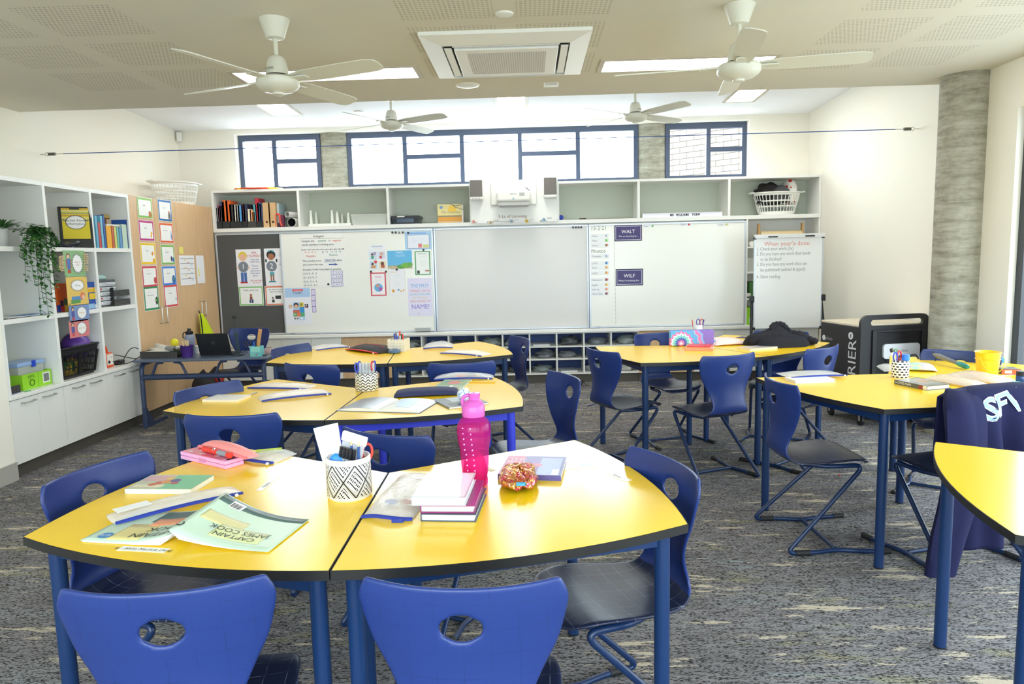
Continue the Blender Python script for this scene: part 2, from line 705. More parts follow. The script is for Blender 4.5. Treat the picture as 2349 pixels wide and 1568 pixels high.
for n, (a, b_), mull, trans in WIN:
    f = MB()
    y0, y1 = YB + .1, YB + .16
    t = .055
    f.b2(a, b_, y0, y1, Z1 - .07, Z1, FRAME)
    f.b2(a, b_, y0, y1, Z0, Z0 + t, FRAME)
    f.b2(a, a + t, y0, y1, Z0 + t, Z1 - .07, FRAME)
    f.b2(b_ - t, b_, y0, y1, Z0 + t, Z1 - .07, FRAME)
    mx = [at_y(x, 360, y0).x for x in mull]
    for x in mx:
        f.b2(x - .026, x + .026, y0, y1, Z0 + t, Z1 - .07, FRAME)
    for xa, xb, y in trans:
        z = at_y((xa + xb) / 2, y, y0).z
        A = at_y(xa, 360, y0).x + .026
        B = at_y(xb, 360, y0).x - .026 if xb in mull else b_ - t
        f.b2(A, B, y0, y1, z - .026, z + .026, FRAME)
    fo = struct(f.build('window_%d' % n, smooth=0))
    edges = [a + .02] + mx + [b_ - .02]
    for p, q in zip(edges, edges[1:]):
        g = MB().b2(p, q, y0 + .028, y0 + .032, Z0 + .02, Z1 - .03, GLASS)
        g.build('pane', fo, smooth=0)
    portal('window_portal', ((a + b_) / 2, YB + .26, (Z0 + Z1) / 2), (-PI / 2, 0, 0), b_ - a, Z1 - Z0)

# left wall (alcove, nib in front of the bulkhead, stub flush with the joinery)
m = MB()
m.b2(XW - .2, XW, YE, YB, 0, 3.25, WALL)
struct(m.build('wall_left', smooth=0))
m = MB()
m.b2(XW - .2, XW + .02, -3.5, YE, 0, ZL, WALL)
struct(m.build('wall_left_nib', smooth=0))
m = MB()
m.b2(XW - .2, XL, YR, -3.497, 0, ZL, WALL)
struct(m.build('wall_left_stub', smooth=0))
m = MB().b2(XL, XL + .012, YR, -3.497, 0, .13, SKIRT)
struct(m.build('baseboard_left', smooth=0))
# right wall: solid by the cart, glazed towards the camera
m = MB()
m.b2(XR, XR + .3, -2.72, YB, 0, 3.25, WALL)
struct(m.build('wall_right', smooth=0))
XG = 3.28
GY0, GY1, GZ = -8.9, -3.13, 2.45
m = MB()
m.b2(XG, XG + .2, GY1, -2.72, 0, ZL, WALL)
m.b2(XG, XG + .2, YR, GY0, 0, ZL, WALL)
m.b2(XG, XG + .2, GY0, GY1, GZ, ZL, WALL)
struct(m.build('wall_right_glazed', smooth=0))
f = MB()
n = 5
f.b2(XG + .05, XG + .13, GY0, GY1, GZ - .07, GZ, DOORF)
f.b2(XG + .05, XG + .13, GY0, GY1, 0, .07, DOORF)
for i in range(n + 1):
    y = GY1 - .035 + (GY0 - GY1 + .07) * i / n
    f.b2(XG + .05, XG + .13, y - .035, y + .035, .07, GZ - .07, DOORF)
fo = struct(f.build('window_4', smooth=0))
for i in range(n):
    y = GY1 - .035 + (GY0 - GY1 + .07) * i / n
    MB().b2(XG + .085, XG + .09, y + (GY0 - GY1 + .07) / n, y, .05, GZ - .05, GLASS).build('pane', fo, smooth=0)
portal('window_portal', (XG + .22, (GY0 + GY1) / 2, GZ / 2), (0, PI / 2, 0), GZ, GY1 - GY0)
c = MB().lathe([(.18, 0), (.18, ZL)], CONC, 48, (3.21, -2.63, 0), cap=False)
struct(c.build('column'))
# rear wall behind the camera; its wide window is added for frontal light
m = MB()
m.b2(-4.7, 3.6, YR - .2, YR, 0, .5, WALL)
m.b2(-4.7, 3.6, YR - .2, YR, 2.5, ZL, WALL)
m.b2(-4.7, -3.4, YR - .2, YR, .5, 2.5, WALL)
m.b2(2.8, 3.6, YR - .2, YR, .5, 2.5, WALL)
struct(m.build('wall_rear', smooth=0))
f = MB()
for x in (-3.4, -1.87, -.33, 1.2, 2.74):
    f.b2(x, x + .06, YR - .12, YR - .05, .5, 2.5, DOORF)
f.b2(-3.4, 2.8, YR - .12, YR - .05, .5, .56, DOORF)
f.b2(-3.4, 2.8, YR - .12, YR - .05, 2.44, 2.5, DOORF)
fo = struct(f.build('window_5', smooth=0))
MB().b2(-3.4, 2.8, YR - .09, YR - .085, .52, 2.48, GLASS).build('pane', fo, smooth=0)
portal('window_portal', (-.3, YR - .25, 1.5), (PI / 2, 0, 0), 6.2, 2.0)

# brick wing of the building outside the right high window
def _brick(nt, b):
    br = nd(nt, 'ShaderNodeTexBrick')
    nt.links.new(tex_vec(nt, (1, 1, 1), rot=(-PI / 2, 0, 0)), br.inputs['Vector'])
    br.inputs['Color1'].default_value = (*lin((122, 106, 92)), 1)
    br.inputs['Color2'].default_value = (*lin((132, 116, 98)), 1)
    br.inputs['Mortar'].default_value = (*lin((64, 62, 62)), 1)
    br.inputs['Scale'].default_value = 1
    br.inputs['Mortar Size'].default_value = .006
    br.inputs['Brick Width'].default_value = .24
    br.inputs['Row Height'].default_value = .086
    nt.links.new(br.outputs[0], b.inputs['Base Color'])


BRICK = mat('pale_brick', (200, 175, 155), .9, spec=.1, build=_brick)
p = at_y(1625, 340, 2.6)
o = MB().b2(-1.02, 1.4, 0, .2, 0, 4.5, BRICK).build('brick_wall', smooth=0, loc=(p.x, p.y, 0), rot=R(-42))
struct(o)
# ------------------------------------------------------------------ joinery
def wb(m, name, t, **k):
    """build a part given in world coordinates under an unrotated thing"""
    o = m.build(name, t, **k)
    o.location = -Vector(t.location)
    return o


YS = [-3.495, -2.9105, -2.326, -1.741]       # bays of the left wall
def bar_handle(p, axis, length, out, name, par, r=.005):
    a, u = Vector(axis), Vector(out)
    p = Vector(p)
    pts = fillet([p - a * length / 2, p - a * length / 2 + u * .03, p + a * length / 2 + u * .03, p + a * length / 2], .012, 4)
    m = MB().tube(pts, r, STEEL, 8)
    o = m.build(name, par)
    return o


ORD = ['nearest the camera', 'in the middle of the left wall', 'beside the beech cupboards']
for i in range(3):
    a, b_ = YS[i], YS[i + 1]
    t = thing('base_cabinet', 'low white two-door cabinet under the left shelves, ' + ORD[i], 'cabinet', (XL, (a + b_) / 2, 0), group='white base cabinets along the left wall')
    wb(MB().b2(XW + .03, XL - .02, a + .002, b_ - .002, .1, .57, LAM), 'body', t, smooth=0)
    wb(MB().b2(XW + .03, XL - .05, a + .002, b_ - .002, 0, .1, KICK), 'kickboard', t, smooth=0)
    c = (a + b_) / 2
    for s in (-1, 1):
        y0, y1 = (a + .002, c - .001) if s < 0 else (c + .001, b_ - .002)
        d = wb(MB().b2(XL - .019, XL, y0, y1, .102, .567, LAM), 'door', t, bevel=.0015)
        h = bar_handle((XL, c + s * .115, .535), (0, 1, 0), .13, (1, 0, 0), 'handle', d)
t = MB().b2(XW + .03, XL + .015, YS[0], YS[3], .572, .602, TOPW).build('bench_top', bevel=.004)
tag(t, 'long white bench top over the low cabinets at left', 'worktop')

t = thing('open_bookcase', 'white open bookcase of nine cubes along the left wall', 'bookcase', (XL, -2.6, .602))
bx = XW + .03
for i, y in enumerate(YS):
    y0, y1 = y - .016, y + .016
    if i == 0:
        y0, y1 = y, y + .03
    if i == 3:
        y0, y1 = y - .034, y - .002
    wb(MB().b2(bx, XL, y0, y1, .602, 2.153, LAM), 'upright', t, bevel=.001)
for z in (1.109, 1.624, 2.121):
    for a, b_ in zip(YS, YS[1:]):
        wb(MB().b2(bx + .012, XL - .001, a + .016 + (.014 if a == YS[0] else 0), b_ - .016 - (.018 if b_ == YS[3] else 0), z, z + .034 if z < 2 else 2.153, LAM), 'shelf' if z < 2 else 'top_panel', t, bevel=.001)
wb(MB().b2(bx - .01, bx + .012, YS[0], YS[3], .602, 2.153, LAM), 'back_panel', t, smooth=0)

for i in range(2):
    a, b_ = YS[3] + .8705 * i, YS[3] + .8705 * (i + 1)
    t = thing('tall_cupboard', ['tall beech two-door cupboard next to the white cubes with name posters', 'tall beech two-door cupboard in the corner beside the pinboard'][i], 'cupboard', (XL, (a + b_) / 2, 0), group='tall beech cupboards')
    wb(MB().b2(XW + .03, XL - .02, a + .001, b_ - .001, .1, 2.153, BEECH), 'body', t, smooth=0)
    wb(MB().b2(XW + .03, XL - .05, a + .001, b_ - .001, 0, .1, KICK), 'kickboard', t, smooth=0)
    c = (a + b_) / 2
    for s in (-1, 1):
        y0, y1 = (a + .0015, c - .0012) if s < 0 else (c + .0012, b_ - .0015)
        d = wb(MB().b2(XL - .019, XL, y0, y1, .102, 2.151, BEECH), 'door', t, bevel=.0015)
        bar_handle((XL, c + s * .05, 1.0), (0, 0, 1), .16, (1, 0, 0), 'handle', d)

# ---- back wall: overhead shelf, boards, bench, pigeonholes
X0, X1 = -3.855, XR - .003
DV = [-2.835, -1.79, -.826, .18, 1.107, 2.141]
t = thing('overhead_shelf', 'long white overhead shelf unit of open bays above the whiteboards', 'shelf unit', (-.3, 0, 1.862))
wb(MB().b2(X0, X1, 0, YB - .002, 1.862, 1.905, LAM), 'bottom_panel', t, bevel=.001)
wb(MB().b2(X0, X1, 0, YB - .002, 2.317, 2.345, LAM), 'top_panel', t, bevel=.001)
wb(MB().b2(X0, X1, YB - .03, YB - .002, 1.905, 2.317, LAMIN), 'back_panel', t, smooth=0)
for x in [X0 + .014] + DV + [X1 - .014]:
    wb(MB().b2(x - .014, x + .014, 0, YB - .03, 1.905, 2.317, LAM), 'divider', t, bevel=.001)
# cavity lining behind the boards
m = MB().b2(X0, 2.335, .05, YB - .002, .645, 1.86, LAM)
struct(m.build('trim_1', smooth=0))

ZB0, ZB1 = .645, 1.845
def board(name, label, x0, x1, y, surf, z0=ZB0, z1=ZB1, fr=ALU, w=.018, d=.03):
    t = thing(name, label, 'whiteboard' if 'white' in name or 'proj' in name else 'pinboard', ((x0 + x1) / 2, y, z0))
    wb(MB().b2(x0 + w * .5, x1 - w * .5, y + .006, y + d, z0 + w * .5, z1 - w * .5, surf), 'board_surface', t, smooth=0)
    m = MB()
    m.b2(x0, x1, y, y + d + .004, z1 - w, z1, fr).b2(x0, x1, y, y + d + .004, z0, z0 + w, fr)
    m.b2(x0, x0 + w, y, y + d + .004, z0 + w, z1 - w, fr).b2(x1 - w, x1, y, y + d + .004, z0 + w, z1 - w, fr)
    wb(m, 'frame', t, bevel=.002)
    return t


board('pinboard', 'charcoal felt pinboard with child posters beside the beech cupboards', -3.85, -3.04, .015, PINB)
board('whiteboard', 'whiteboard covered with posters, left of the grey projection board', -3.075, -1.278, -.022, WBOARD)
board('projection_whiteboard', 'plain grey projection board in the middle under the projector', -1.274, .528, .012, WBOARDC)
board('whiteboard', 'whiteboard with purple signs, right of the grey projection board', .531, 2.335, -.022, WBOARD)

t = MB().b2(X0, X1, -.065, YB - .002, .602, .641, TOPW).build('bench_top', bevel=.006)
tag(t, 'long white bench top below the whiteboards', 'worktop')


def low_unit(label, edges, mt, grp, hx=None, y=-.02, name='base_cabinet', hz=.5):
    a, b_ = edges[0], edges[-1]
    t = thing(name, label, 'cabinet', ((a + b_) / 2, 0, 0), group=grp)
    wb(MB().b2(a + .001, b_ - .001, 0, YB - .002, .1, .6, mt), 'body', t, smooth=0)
    wb(MB().b2(a + .001, b_ - .001, .03, YB - .002, 0, .1, KICK), 'kickboard', t, smooth=0)
    for p, q in zip(edges, edges[1:]):
        d = wb(MB().b2(p + .0015, q - .0015, y, 0, .102, .585, mt), 'door', t, bevel=.0015)
        bar_handle(((p + q) / 2, y, hz), (1, 0, 0), .13, (0, -1, 0), 'handle', d)
    return t


g = 'base cabinets under the whiteboards'
low_unit('white two-door low cabinet in the corner behind the slate desk', [-3.85, -3.49, -3.13], LAM, g)
low_unit('white two-door low cabinet between the slate desk and beech drawer', [-3.13, -2.77, -2.41], LAM, g)
low_unit('beech-fronted low cabinet left of the pigeonholes', [-2.41, -1.783], BEECH, g)
low_unit('beech-fronted low cabinet right of the pigeonholes', [1.103, 1.75], BEECH, g)
low_unit('white two-door low cabinet left of the flipchart easel', [1.75, 2.11, 2.47], LAM, g)
low_unit('white two-door low cabinet behind the flipchart easel', [2.47, 2.83, 3.186], LAM, g)

t = thing('pigeonhole_unit', 'white pigeonhole unit of twenty-seven slots under the projection board', 'pigeonholes', (-.34, 0, 0))
PX = [-1.78 + .32 * k for k in range(10)]
PZ = [.1, .272, .423, .585]
NAVYB = P(62, 88, 150, .5)
for x in PX:
    wb(MB().b2(x - .009, x + .009, -.005, YB - .03, .1, .6, LAM), 'divider', t, smooth=0)
for z in (.1, .272, .423, .585):
    for a, b_ in zip(PX, PX[1:]):
        wb(MB().b2(a + .009, b_ - .009, -.004, YB - .03, z, z + .015, LAM), 'shelf', t, smooth=0)
wb(MB().b2(PX[0], PX[-1], YB - .03, YB - .005, .1, .6, NAVYB), 'back_panel', t, smooth=0)
wb(MB().b2(PX[0], PX[-1], .03, YB - .005, 0, .1, KICK), 'kickboard', t, smooth=0)

# open shelves behind the easel
t = thing('open_shelves', 'white open shelves behind the flipchart easel at right', 'shelf unit', (2.76, 0, .641))
wb(MB().b2(2.34, 2.36, 0, YB - .004, .641, 1.86, LAM), 'upright', t, smooth=0)
wb(MB().b2(3.164, 3.186, 0, YB - .004, .641, 1.86, LAM), 'upright', t, smooth=0)
wb(MB().b2(2.36, 3.164, YB - .02, YB - .004, .641, 1.86, LAM), 'back_panel', t, smooth=0)
SZ = [.641] + [at_y(1716, y, 0).z for y in (684, 623, 565)]
for z in SZ[1:]:
    wb(MB().b2(2.361, 3.163, .01, YB - .02, z - .02, z, LAM), 'shelf', t, smooth=0)

# ------------------------------------------------------------------ things on the ceiling
def fan(x, y, z, a, label, proto=[]):
    if not proto:
        t = thing('ceiling_fan', label, 'ceiling fan', (x, y, z), a, 'white four-blade ceiling fans')
        MB().lathe([(.042, -.098), (.047, -.096), (.074, -.02), (.081, -.003), (.081, 0)], FANW, 32).build('canopy', t)
        MB().cyl((0, 0, -.2), (0, 0, -.09), .012, FANW, 16).build('rod', t)
        m = MB().lathe([(.012, -.186), (.03, -.19), (.042, -.2), (.05, -.22), (.056, -.25), (.06, -.286)], FANW, 32)
        m.lathe([(.052, -.296), (.052, -.285)], BLK, 32)
        m.lathe([(.018, -.392), (.03, -.39), (.032, -.38), (.08, -.37), (.105, -.352), (.114, -.34), (.114, -.312), (.1, -.302), (.05, -.295)], FANW, 40)
        m.build('motor_housing', t)
        text('CLIPSAL', .017, P(90, 90, 84), t, (0, -.0592, -.262))
        for k in range(4):
            q = k * PI / 2
            b = MB()
            pts = [(.10, -.038), (.2, -.056), (.45, -.062), (.6, -.06), (.648, -.046), (.66, -.02), (.66, .03), (.645, .052), (.6, .06), (.3, .06), (.2, .055), (.1, .038)]
            b.prism(pts, -.0025, .0025, FANW, Matrix.Translation((0, 0, -.312)) @ Matrix.Rotation(R(-14), 4, 'X'))
            b.b2(.08, .2, -.03, .03, -.320, -.313, FANW)
            b.build('blade', t, rot=q)
        proto.append(t)
        return t
    return dup(proto[0], (x, y, z), a, label)


fan(-1.505, -4.40, ZL, R(-23), 'white ceiling fan at front left of the air conditioner')
fan(.972, -4.385, ZL, R(-10), 'white ceiling fan at front right of the air conditioner')
zc = lambda y: 3.20 + (y - YE) * (-.11 / 3.05)
p = at_z(895, 209, 3.15)
fan(p.x, p.y, zc(p.y), R(-29), 'white ceiling fan under the raised ceiling, left of the two')
p = at_z(1457, 190, 3.15)
fan(p.x, p.y, zc(p.y), R(38), 'white ceiling fan under the raised ceiling, right of the two')

# cassette air conditioner
t = thing('air_conditioner', 'square white cassette air conditioner in the low ceiling', 'air conditioner', (-.278, -3.61, ZL))
h, g_ = .5, .38
m = MB()
for k in range(4):
    M = Matrix.Rotation(k * PI / 2, 4, 'Z')
    m.add([(-h, -h, 0), (h, -h, 0), (h, -h, -.02), (-h, -h, -.02), (g_, -g_, -.05), (-g_, -g_, -.05), (-g_, -g_, -.01), (g_, -g_, -.01)],
          [(0, 1, 2, 3), (3, 2, 4, 5), (5, 4, 7, 6)], WHT, M)
m.build('frame', t, smooth=0)
MB().b2(-g_, g_, -g_, g_, -.012, -.004, P(90, 92, 92)).build('duct', t, smooth=0)
GRL = mat('air_grille', (214, 210, 202), .5, build=_dots(.0145, (214, 210, 202), (150, 146, 138), .28))
m = MB().b2(-.315, .315, -.31, .31, -.058, -.03, WHT)
m.build('return_panel', t, bevel=.01)
MB().b2(-.24, .24, -.25, .25, -.0595, -.057, GRL).build('grille', t, smooth=0)
for k in range(4):
    M = Matrix.Rotation(k * PI / 2, 4, 'Z')
    MB().box((0, -.35, -.046), (.64, .045 if k % 2 else .016, .006), WHT, M).build('louvre', t, bevel=.002)


def panel_light(x0, x1, y0, y1, z, label, slope=0):
    t = thing('panel_light', label, 'ceiling light', ((x0 + x1) / 2, (y0 + y1) / 2, z), group='recessed ceiling light panels')
    t.rotation_euler = (slope, 0, 0)
    a, b_ = (x1 - x0) / 2, (y1 - y0) / 2
    m = MB()
    e = .032
    TRIM = P(196, 186, 166, .5)
    m.b2(-a, a, -b_, -b_ + e, -.008, 0, TRIM).b2(-a, a, b_ - e, b_, -.008, 0, TRIM)
    m.b2(-a, -a + e, -b_ + e, b_ - e, -.008, 0, TRIM).b2(a - e, a, -b_ + e, b_ - e, -.008, 0, TRIM)
    m.build('trim_frame', t, smooth=0)
    MB().b2(-a + e, a - e, -b_ + e, b_ - e, -.004, 0, LIGHTM).build('diffuser', t, smooth=0)
    return t


panel_light(-2.19, -.895, -3.41, -3.07, ZL, 'long lit ceiling panel behind the front left fan')
panel_light(.34, 1.54, -3.41, -3.07, ZL, 'long lit ceiling panel behind the front right fan')
sl = -.11 / 3.05
for x, s in ((-2.83, 'left'), (-.32, 'centre'), (2.16, 'right')):
    panel_light(x - .175, x + .175, -1.42, -.23, zc(-.825), 'lit panel in the raised ceiling, %s of its row of three' % s, math.atan(sl))
for x, y, r, n, lb, c in ((-.272, -4.376, .05, 'smoke_detector', 'small round ceiling detector in front of the air conditioner', 'detector'),
                          (-.602, -2.81, .09, 'ceiling_speaker', 'flat round white speaker behind the air conditioner', 'speaker')):
    o = MB().lathe([(.001, -.014), (r * .55, -.013), (r * .92, -.008), (r, 0)], WHT, 32).build(n, loc=(x, y, ZL))
    tag(o, lb, c)
o = MB().b2(-.055, .055, -.03, .03, -.02, 0, WHT).b2(-.045, .045, -.032, -.03, -.017, -.004, P(200, 200, 196)).build('motion_sensor', loc=(.027, -2.78, ZL), bevel=.002)
tag(o, 'small rectangular sensor on the low ceiling near its edge', 'sensor')
p = at_z(822, 257, 3.12)
o = MB().lathe([(.001, -.012), (.05, -.01), (.055, 0)], WHT, 24).build('smoke_detector', loc=(p.x, p.y, zc(p.y)))
tag(o, 'small white disc on the raised ceiling left of the rear fan', 'detector')
p = at_y(407, 314, YB - .05)
o = MB().b2(-.03, .03, -.03, .035, -.055, .055, WHT).build('motion_sensor', loc=(XW + .04, YB - .04, p.z), bevel=.008, rot=R(35))
tag(o, 'white motion sensor high in the left back corner', 'sensor')

# tensioned wire across the room
a, b_ = at_x(93, 354, XW), at_x(2108, 295, XR)
t = thing('display_wire', 'thin blue display wire stretched across the room with end springs', 'wire', a)
d = (b_ - a).normalized()
w0, w1 = a + d * .2, b_ - d * .2
wb(MB().tube([w0, w1], .0035, P(40, 80, 150), 8), 'cable', t)
for q, s in ((a, 1), (b_, -1)):
    wb(MB().cyl(q + d * s * .07, q + d * s * .13, .013, P(86, 84, 74, .4), 14), 'spring', t)
    wb(MB().tube([q, q + d * s * .04], .003, STEEL, 8).tube([q + d * s * .13, q + d * s * .2], .0035, STEEL, 8), 'hook', t)
    ring = [q + d * s * (.055 + .014 * math.cos(v)) + Vector((0, 0, .014)) * math.sin(v) for v in [k * PI / 8 for k in range(16)]]
    wb(MB().tube(ring, .003, STEEL, 6, closed=True), 'eye_bolt', t)
# ------------------------------------------------------------------ tables: three make a round-sided triangle, so each is a kite with two curved sides
TS, TSAG = 1.8087, .2507
TD = TS / math.sqrt(3)
TA = TS / 2 / math.sqrt(3) + TSAG
TR_ = (TS * TS / 4 + TSAG ** 2) / (2 * TSAG)


def kite(ins=0):
    """plan in local axes: inner corner at the origin, outer corner on +x"""
    A = Vector((TA * math.cos(PI / 3), TA * math.sin(PI / 3)))
    D = Vector((TD, 0))
    c = A.normalized() * (TA - TR_)
    def arc(p, q, n=14):
        a0, a1 = math.atan2(p.y - c.y, p.x - c.x), math.atan2(q.y - c.y, q.x - c.x)
        return [Vector((c.x + (TR_ - ins) * math.cos(a0 + (a1 - a0) * i / n), c.y + (TR_ - ins) * math.sin(a0 + (a1 - a0) * i / n))) for i in range(n + 1)]
    up = arc(D, A)
    dn = [Vector((v.x, -v.y)) for v in up][::-1]
    pts = dn[:-1] + up          # C ... D ... A
    if ins:
        pts = [v - (v.normalized() * 0) for v in pts]
        # slide the two straight sides inwards
        n1 = Vector((math.sin(PI / 3), -math.cos(PI / 3)))
        n2 = Vector((n1.x, -n1.y))
        out = []
        for v in pts:
            d1 = v.dot(n1) - ins
            if d1 < 0:
                v = v - n1 * d1
            d2 = v.dot(n2) - ins
            if d2 < 0:
                v = v - n2 * d2
            out.append(v)
        pts = out + [Vector((ins / math.sin(PI / 3), 0))]
    else:
        pts.append(Vector((0, 0)))
    return [(v.x, v.y) for v in pts]


def kite_round(ins):
    return kite(ins)


def make_table(label, loc, th, group, frame=LEGB):
    t = thing('classroom_table', label, 'table', (loc[0], loc[1], 0), th, group)
    MB().prism(kite(.004), HT - .0015, HT, YEL).prism(kite(.004), HT - .018, HT - .0015, EDGE).build('tabletop', t, smooth=0)
    o, i = kite(.0015), kite(.004)
    n = len(o)
    vs = [(x, y, HT - .024) for x, y in o] + [(x, y, HT - .0005) for x, y in o] + [(x, y, HT + .0002) for x, y in i] + [(x, y, HT - .024) for x, y in i]
    fs = []
    for k in range(n):
        q = (k + 1) % n
        fs += [(k, q, n + q, n + k), (n + k, n + q, 2 * n + q, 2 * n + k), (3 * n + q, 3 * n + k, k, q)]
    MB().add(vs, fs, EDGE).build('edge_band', t, smooth=30)
    B, D = Vector((0, 0)), Vector((TD, 0))
    A = Vector((TA * .5, TA * math.sin(PI / 3)))
    C = Vector((A.x, -A.y))
    c = Vector((TD / 2, 0))
    lg = []
    for v, e in ((B, .1), (C, .068), (D, .075), (A, .068)):
        lg.append(v + (c - v).normalized() * e)
    for v in lg:
        m = MB().lathe([(.0215, 0), (.0215, HT - .024)], frame, 20)
        m.lathe([(.022, 0), (.022, .006)], BLK, 20)
        m.build('leg', t, loc=(v.x, v.y, 0))
    m = MB()
    for k in range(4):
        p, q = lg[k], lg[(k + 1) % 4]
        d = (q - p).normalized()
        ang = math.atan2(d.y, d.x)
        mid = (p + q) / 2
        m.box((0, 0, HT - .049), ((q - p).length, .02, .046), frame, Matrix.Translation((mid.x, mid.y, 0)) @ Matrix.Rotation(ang, 4, 'Z'))
    m.build('apron_frame', t, smooth=0)
    return t


G = 'yellow kite-shaped tables with blue legs'
make_table('yellow table nearest the camera at left, with the open picture book', (-.665, -6.0), R(-149.15), G)
make_table('yellow table nearest the camera at centre, with the pink water bottle', (-.665, -6.0), R(-29.15), G)
make_table('yellow table in the left middle row with two blue-zip pouches', (-1.1, -4.41), R(-151.6), G)
make_table('yellow table with brighter blue legs behind the pink bottle, open book on it', (-1.1, -4.41), R(-31.6), G, LEGB2)
make_table('yellow table in the far left row with the black and red pencil case', (-1.251, -2.667), R(-144.35), G)
make_table('yellow table in the far left row with two clear pouches, near the pigeonholes', (-1.251, -2.667), R(-24.35), G)
make_table('yellow table at right back with the purple mandala pencil case', (1.116, -2.767), R(-122.1), G)
make_table('yellow table at right back with the black jumper', (1.116, -2.767), R(-2.1), G)
make_table('yellow table at right with the white lattice pencil cup', (1.894, -4.239), R(-116.95), G)
make_table('yellow table at right with the yellow bucket, cut by the picture edge', (1.894, -4.239), R(3.05), G)
make_table('yellow table corner in the right foreground cut by the picture edge', (1.978, -6.154), R(-153.9), G)

# ------------------------------------------------------------------ chairs: moulded shell on a sled of bent tube
CP = [(-.262, .845), (-.258, .80), (-.25, .745), (-.241, .69), (-.235, .64), (-.236, .59), (-.243, .545), (-.247, .505), (-.235, .468), (-.2, .443), (-.14, .433),
      (-.06, .437), (.02, .446), (.09, .453), (.145, .452), (.18, .442), (.197, .424)]
CW = [.204, .222, .213, .196, .168, .143, .13, .133, .148, .168, .186, .2, .207, .203, .187, .152, .105]
CC = [.05, .056, .056, .05, .042, .034, .026, .02, .014, .008, .012, .016, .016, .012, .004, -.004, -.008]   # how far the edges curl forward or up


def chair_shell():
    NU, NV = 22, 52
    P2 = crom([(*p, w_, c) for p, w_, c in zip(CP, CW, CC)], NV)
    s = [0]
    for a, b_ in zip(P2, P2[1:]):
        s.append(s[-1] + math.hypot(a[0] - b_[0], a[1] - b_[1]))
    nrm = []
    for j in range(NV + 1):
        a, b_ = P2[max(0, j - 1)], P2[min(NV, j + 1)]
        dx, dz = b_[0] - a[0], b_[1] - a[1]
        l = math.hypot(dx, dz)
        nrm.append((-dz / l, dx / l))           # towards the sitter
    hc, hy, hs = .092, .047, .031
    def pos(u, sv):
        # interpolate along arc length
        sv = max(0, min(s[-1], sv))
        j = 0
        while j < NV - 1 and s[j + 1] < sv:
            j += 1
        f = (sv - s[j]) / (s[j + 1] - s[j])
        x, z, w_, c = [p + (q - p) * f for p, q in zip(P2[j], P2[j + 1])]
        nx, nz = [p + (q - p) * f for p, q in zip(nrm[j], nrm[j + 1])]
        y = u * w_
        k = abs(u) ** 2.2 * c
        return x + nx * k, y, z + nz * k, w_
    bm = bmesh.new()
    vv = {}
    uvp = {}
    for j in range(NV + 1):
        for i in range(NU + 1):
            u = -1 + 2 * i / NU
            sv = s[j]
            w_ = P2[j][2]
            uvp[(i, j)] = [u * w_, sv, u]
    dead = set()
    for j in range(NV):
        for i in range(NU):
            cy = sum(uvp[(a, b_)][0] for a in (i, i + 1) for b_ in (j, j + 1)) / 4
            cs = sum(uvp[(a, b_)][1] for a in (i, i + 1) for b_ in (j, j + 1)) / 4
            if (cy / hy) ** 2 + ((cs - hc) / hs) ** 2 < 1:
                dead.add((i, j))
    touched = set()
    for i, j in dead:
        touched |= {(i, j), (i + 1, j), (i, j + 1), (i + 1, j + 1)}
    for q in touched:
        nb = [(q[0] - 1, q[1] - 1), (q[0], q[1] - 1), (q[0] - 1, q[1]), q]
        if all(n in dead for n in nb):
            continue
        y, sv, u = uvp[q]
        a = math.atan2((sv - hc) / hs, y / hy)
        ny, ns = hy * math.cos(a), hc + hs * math.sin(a)
        wloc = pos(0, ns)[3]
        uvp[q] = [ny, ns, ny / wloc]
    for j in range(NV):
        for i in range(NU):
            if (i, j) in dead:
                continue
            ids = []
            for q in ((i, j), (i + 1, j), (i + 1, j + 1), (i, j + 1)):
                if q not in vv:
                    x, y, z, _ = pos(uvp[q][2], uvp[q][1])
                    vv[q] = bm.verts.new((x, y, z))
                ids.append(vv[q])
            bm.faces.new(ids)
    bm.normal_update()
    me = bpy.data.meshes.new('shell')
    bm.to_mesh(me)
    bm.free()
    o = bpy.data.objects.new('shell_form', me)
    COL.objects.link(o)
    q = o.modifiers.new('t', 'SOLIDIFY')
    q.thickness = .011
    q.offset = 0
    q.use_even_offset = False
    q = o.modifiers.new('s', 'SUBSURF')
    q.levels = q.render_levels = 1
    dg = bpy.context.evaluated_depsgraph_get()
    full = bpy.data.meshes.new_from_object(o.evaluated_get(dg))
    bpy.data.objects.remove(o)
    N = [v.vector.copy() for v in full.vertex_normals]
    out = []
    cls = [p.center.z < .468 for p in full.polygons]
    for _ in range(3):                      # move stray faces to the part they touch
        own = {}
        for p in full.polygons:
            for e in p.edge_keys:
                own.setdefault(e, []).append(p.index)
        for c in (True, False):
            left = {i for i, v in enumerate(cls) if v == c}
            comps = []
            while left:
                st = [left.pop()]
                cm = set(st)
                while st:
                    for e in full.polygons[st.pop()].edge_keys:
                        for q in own[e]:
                            if q in left:
                                left.discard(q)
                                cm.add(q)
                                st.append(q)
                comps.append(cm)
            comps.sort(key=len)
            for cm in comps[:-1]:
                for q in cm:
                    cls[q] = not c
    for which, mt in (('backrest', CHB), ('seat', CHS)):
        idx, vs, fs, ns = {}, [], [], []
        for p in full.polygons:
            seat = cls[p.index]
            if seat != (which == 'seat'):
                continue
            f = []
            for k in p.vertices:
                if k not in idx:
                    idx[k] = len(vs)
                    vs.append(full.vertices[k].co.copy())
                    ns.append(N[k])
                f.append(idx[k])
            fs.append(f)
        m2 = bpy.data.meshes.new(which)
        m2.from_pydata(vs, [], fs)
        m2.materials.append(mt)
        m2.polygons.foreach_set('use_smooth', [True] * len(fs))
        m2.update()
        m2.normals_split_custom_set_from_vertices(ns)
        out.append(m2)
    return out


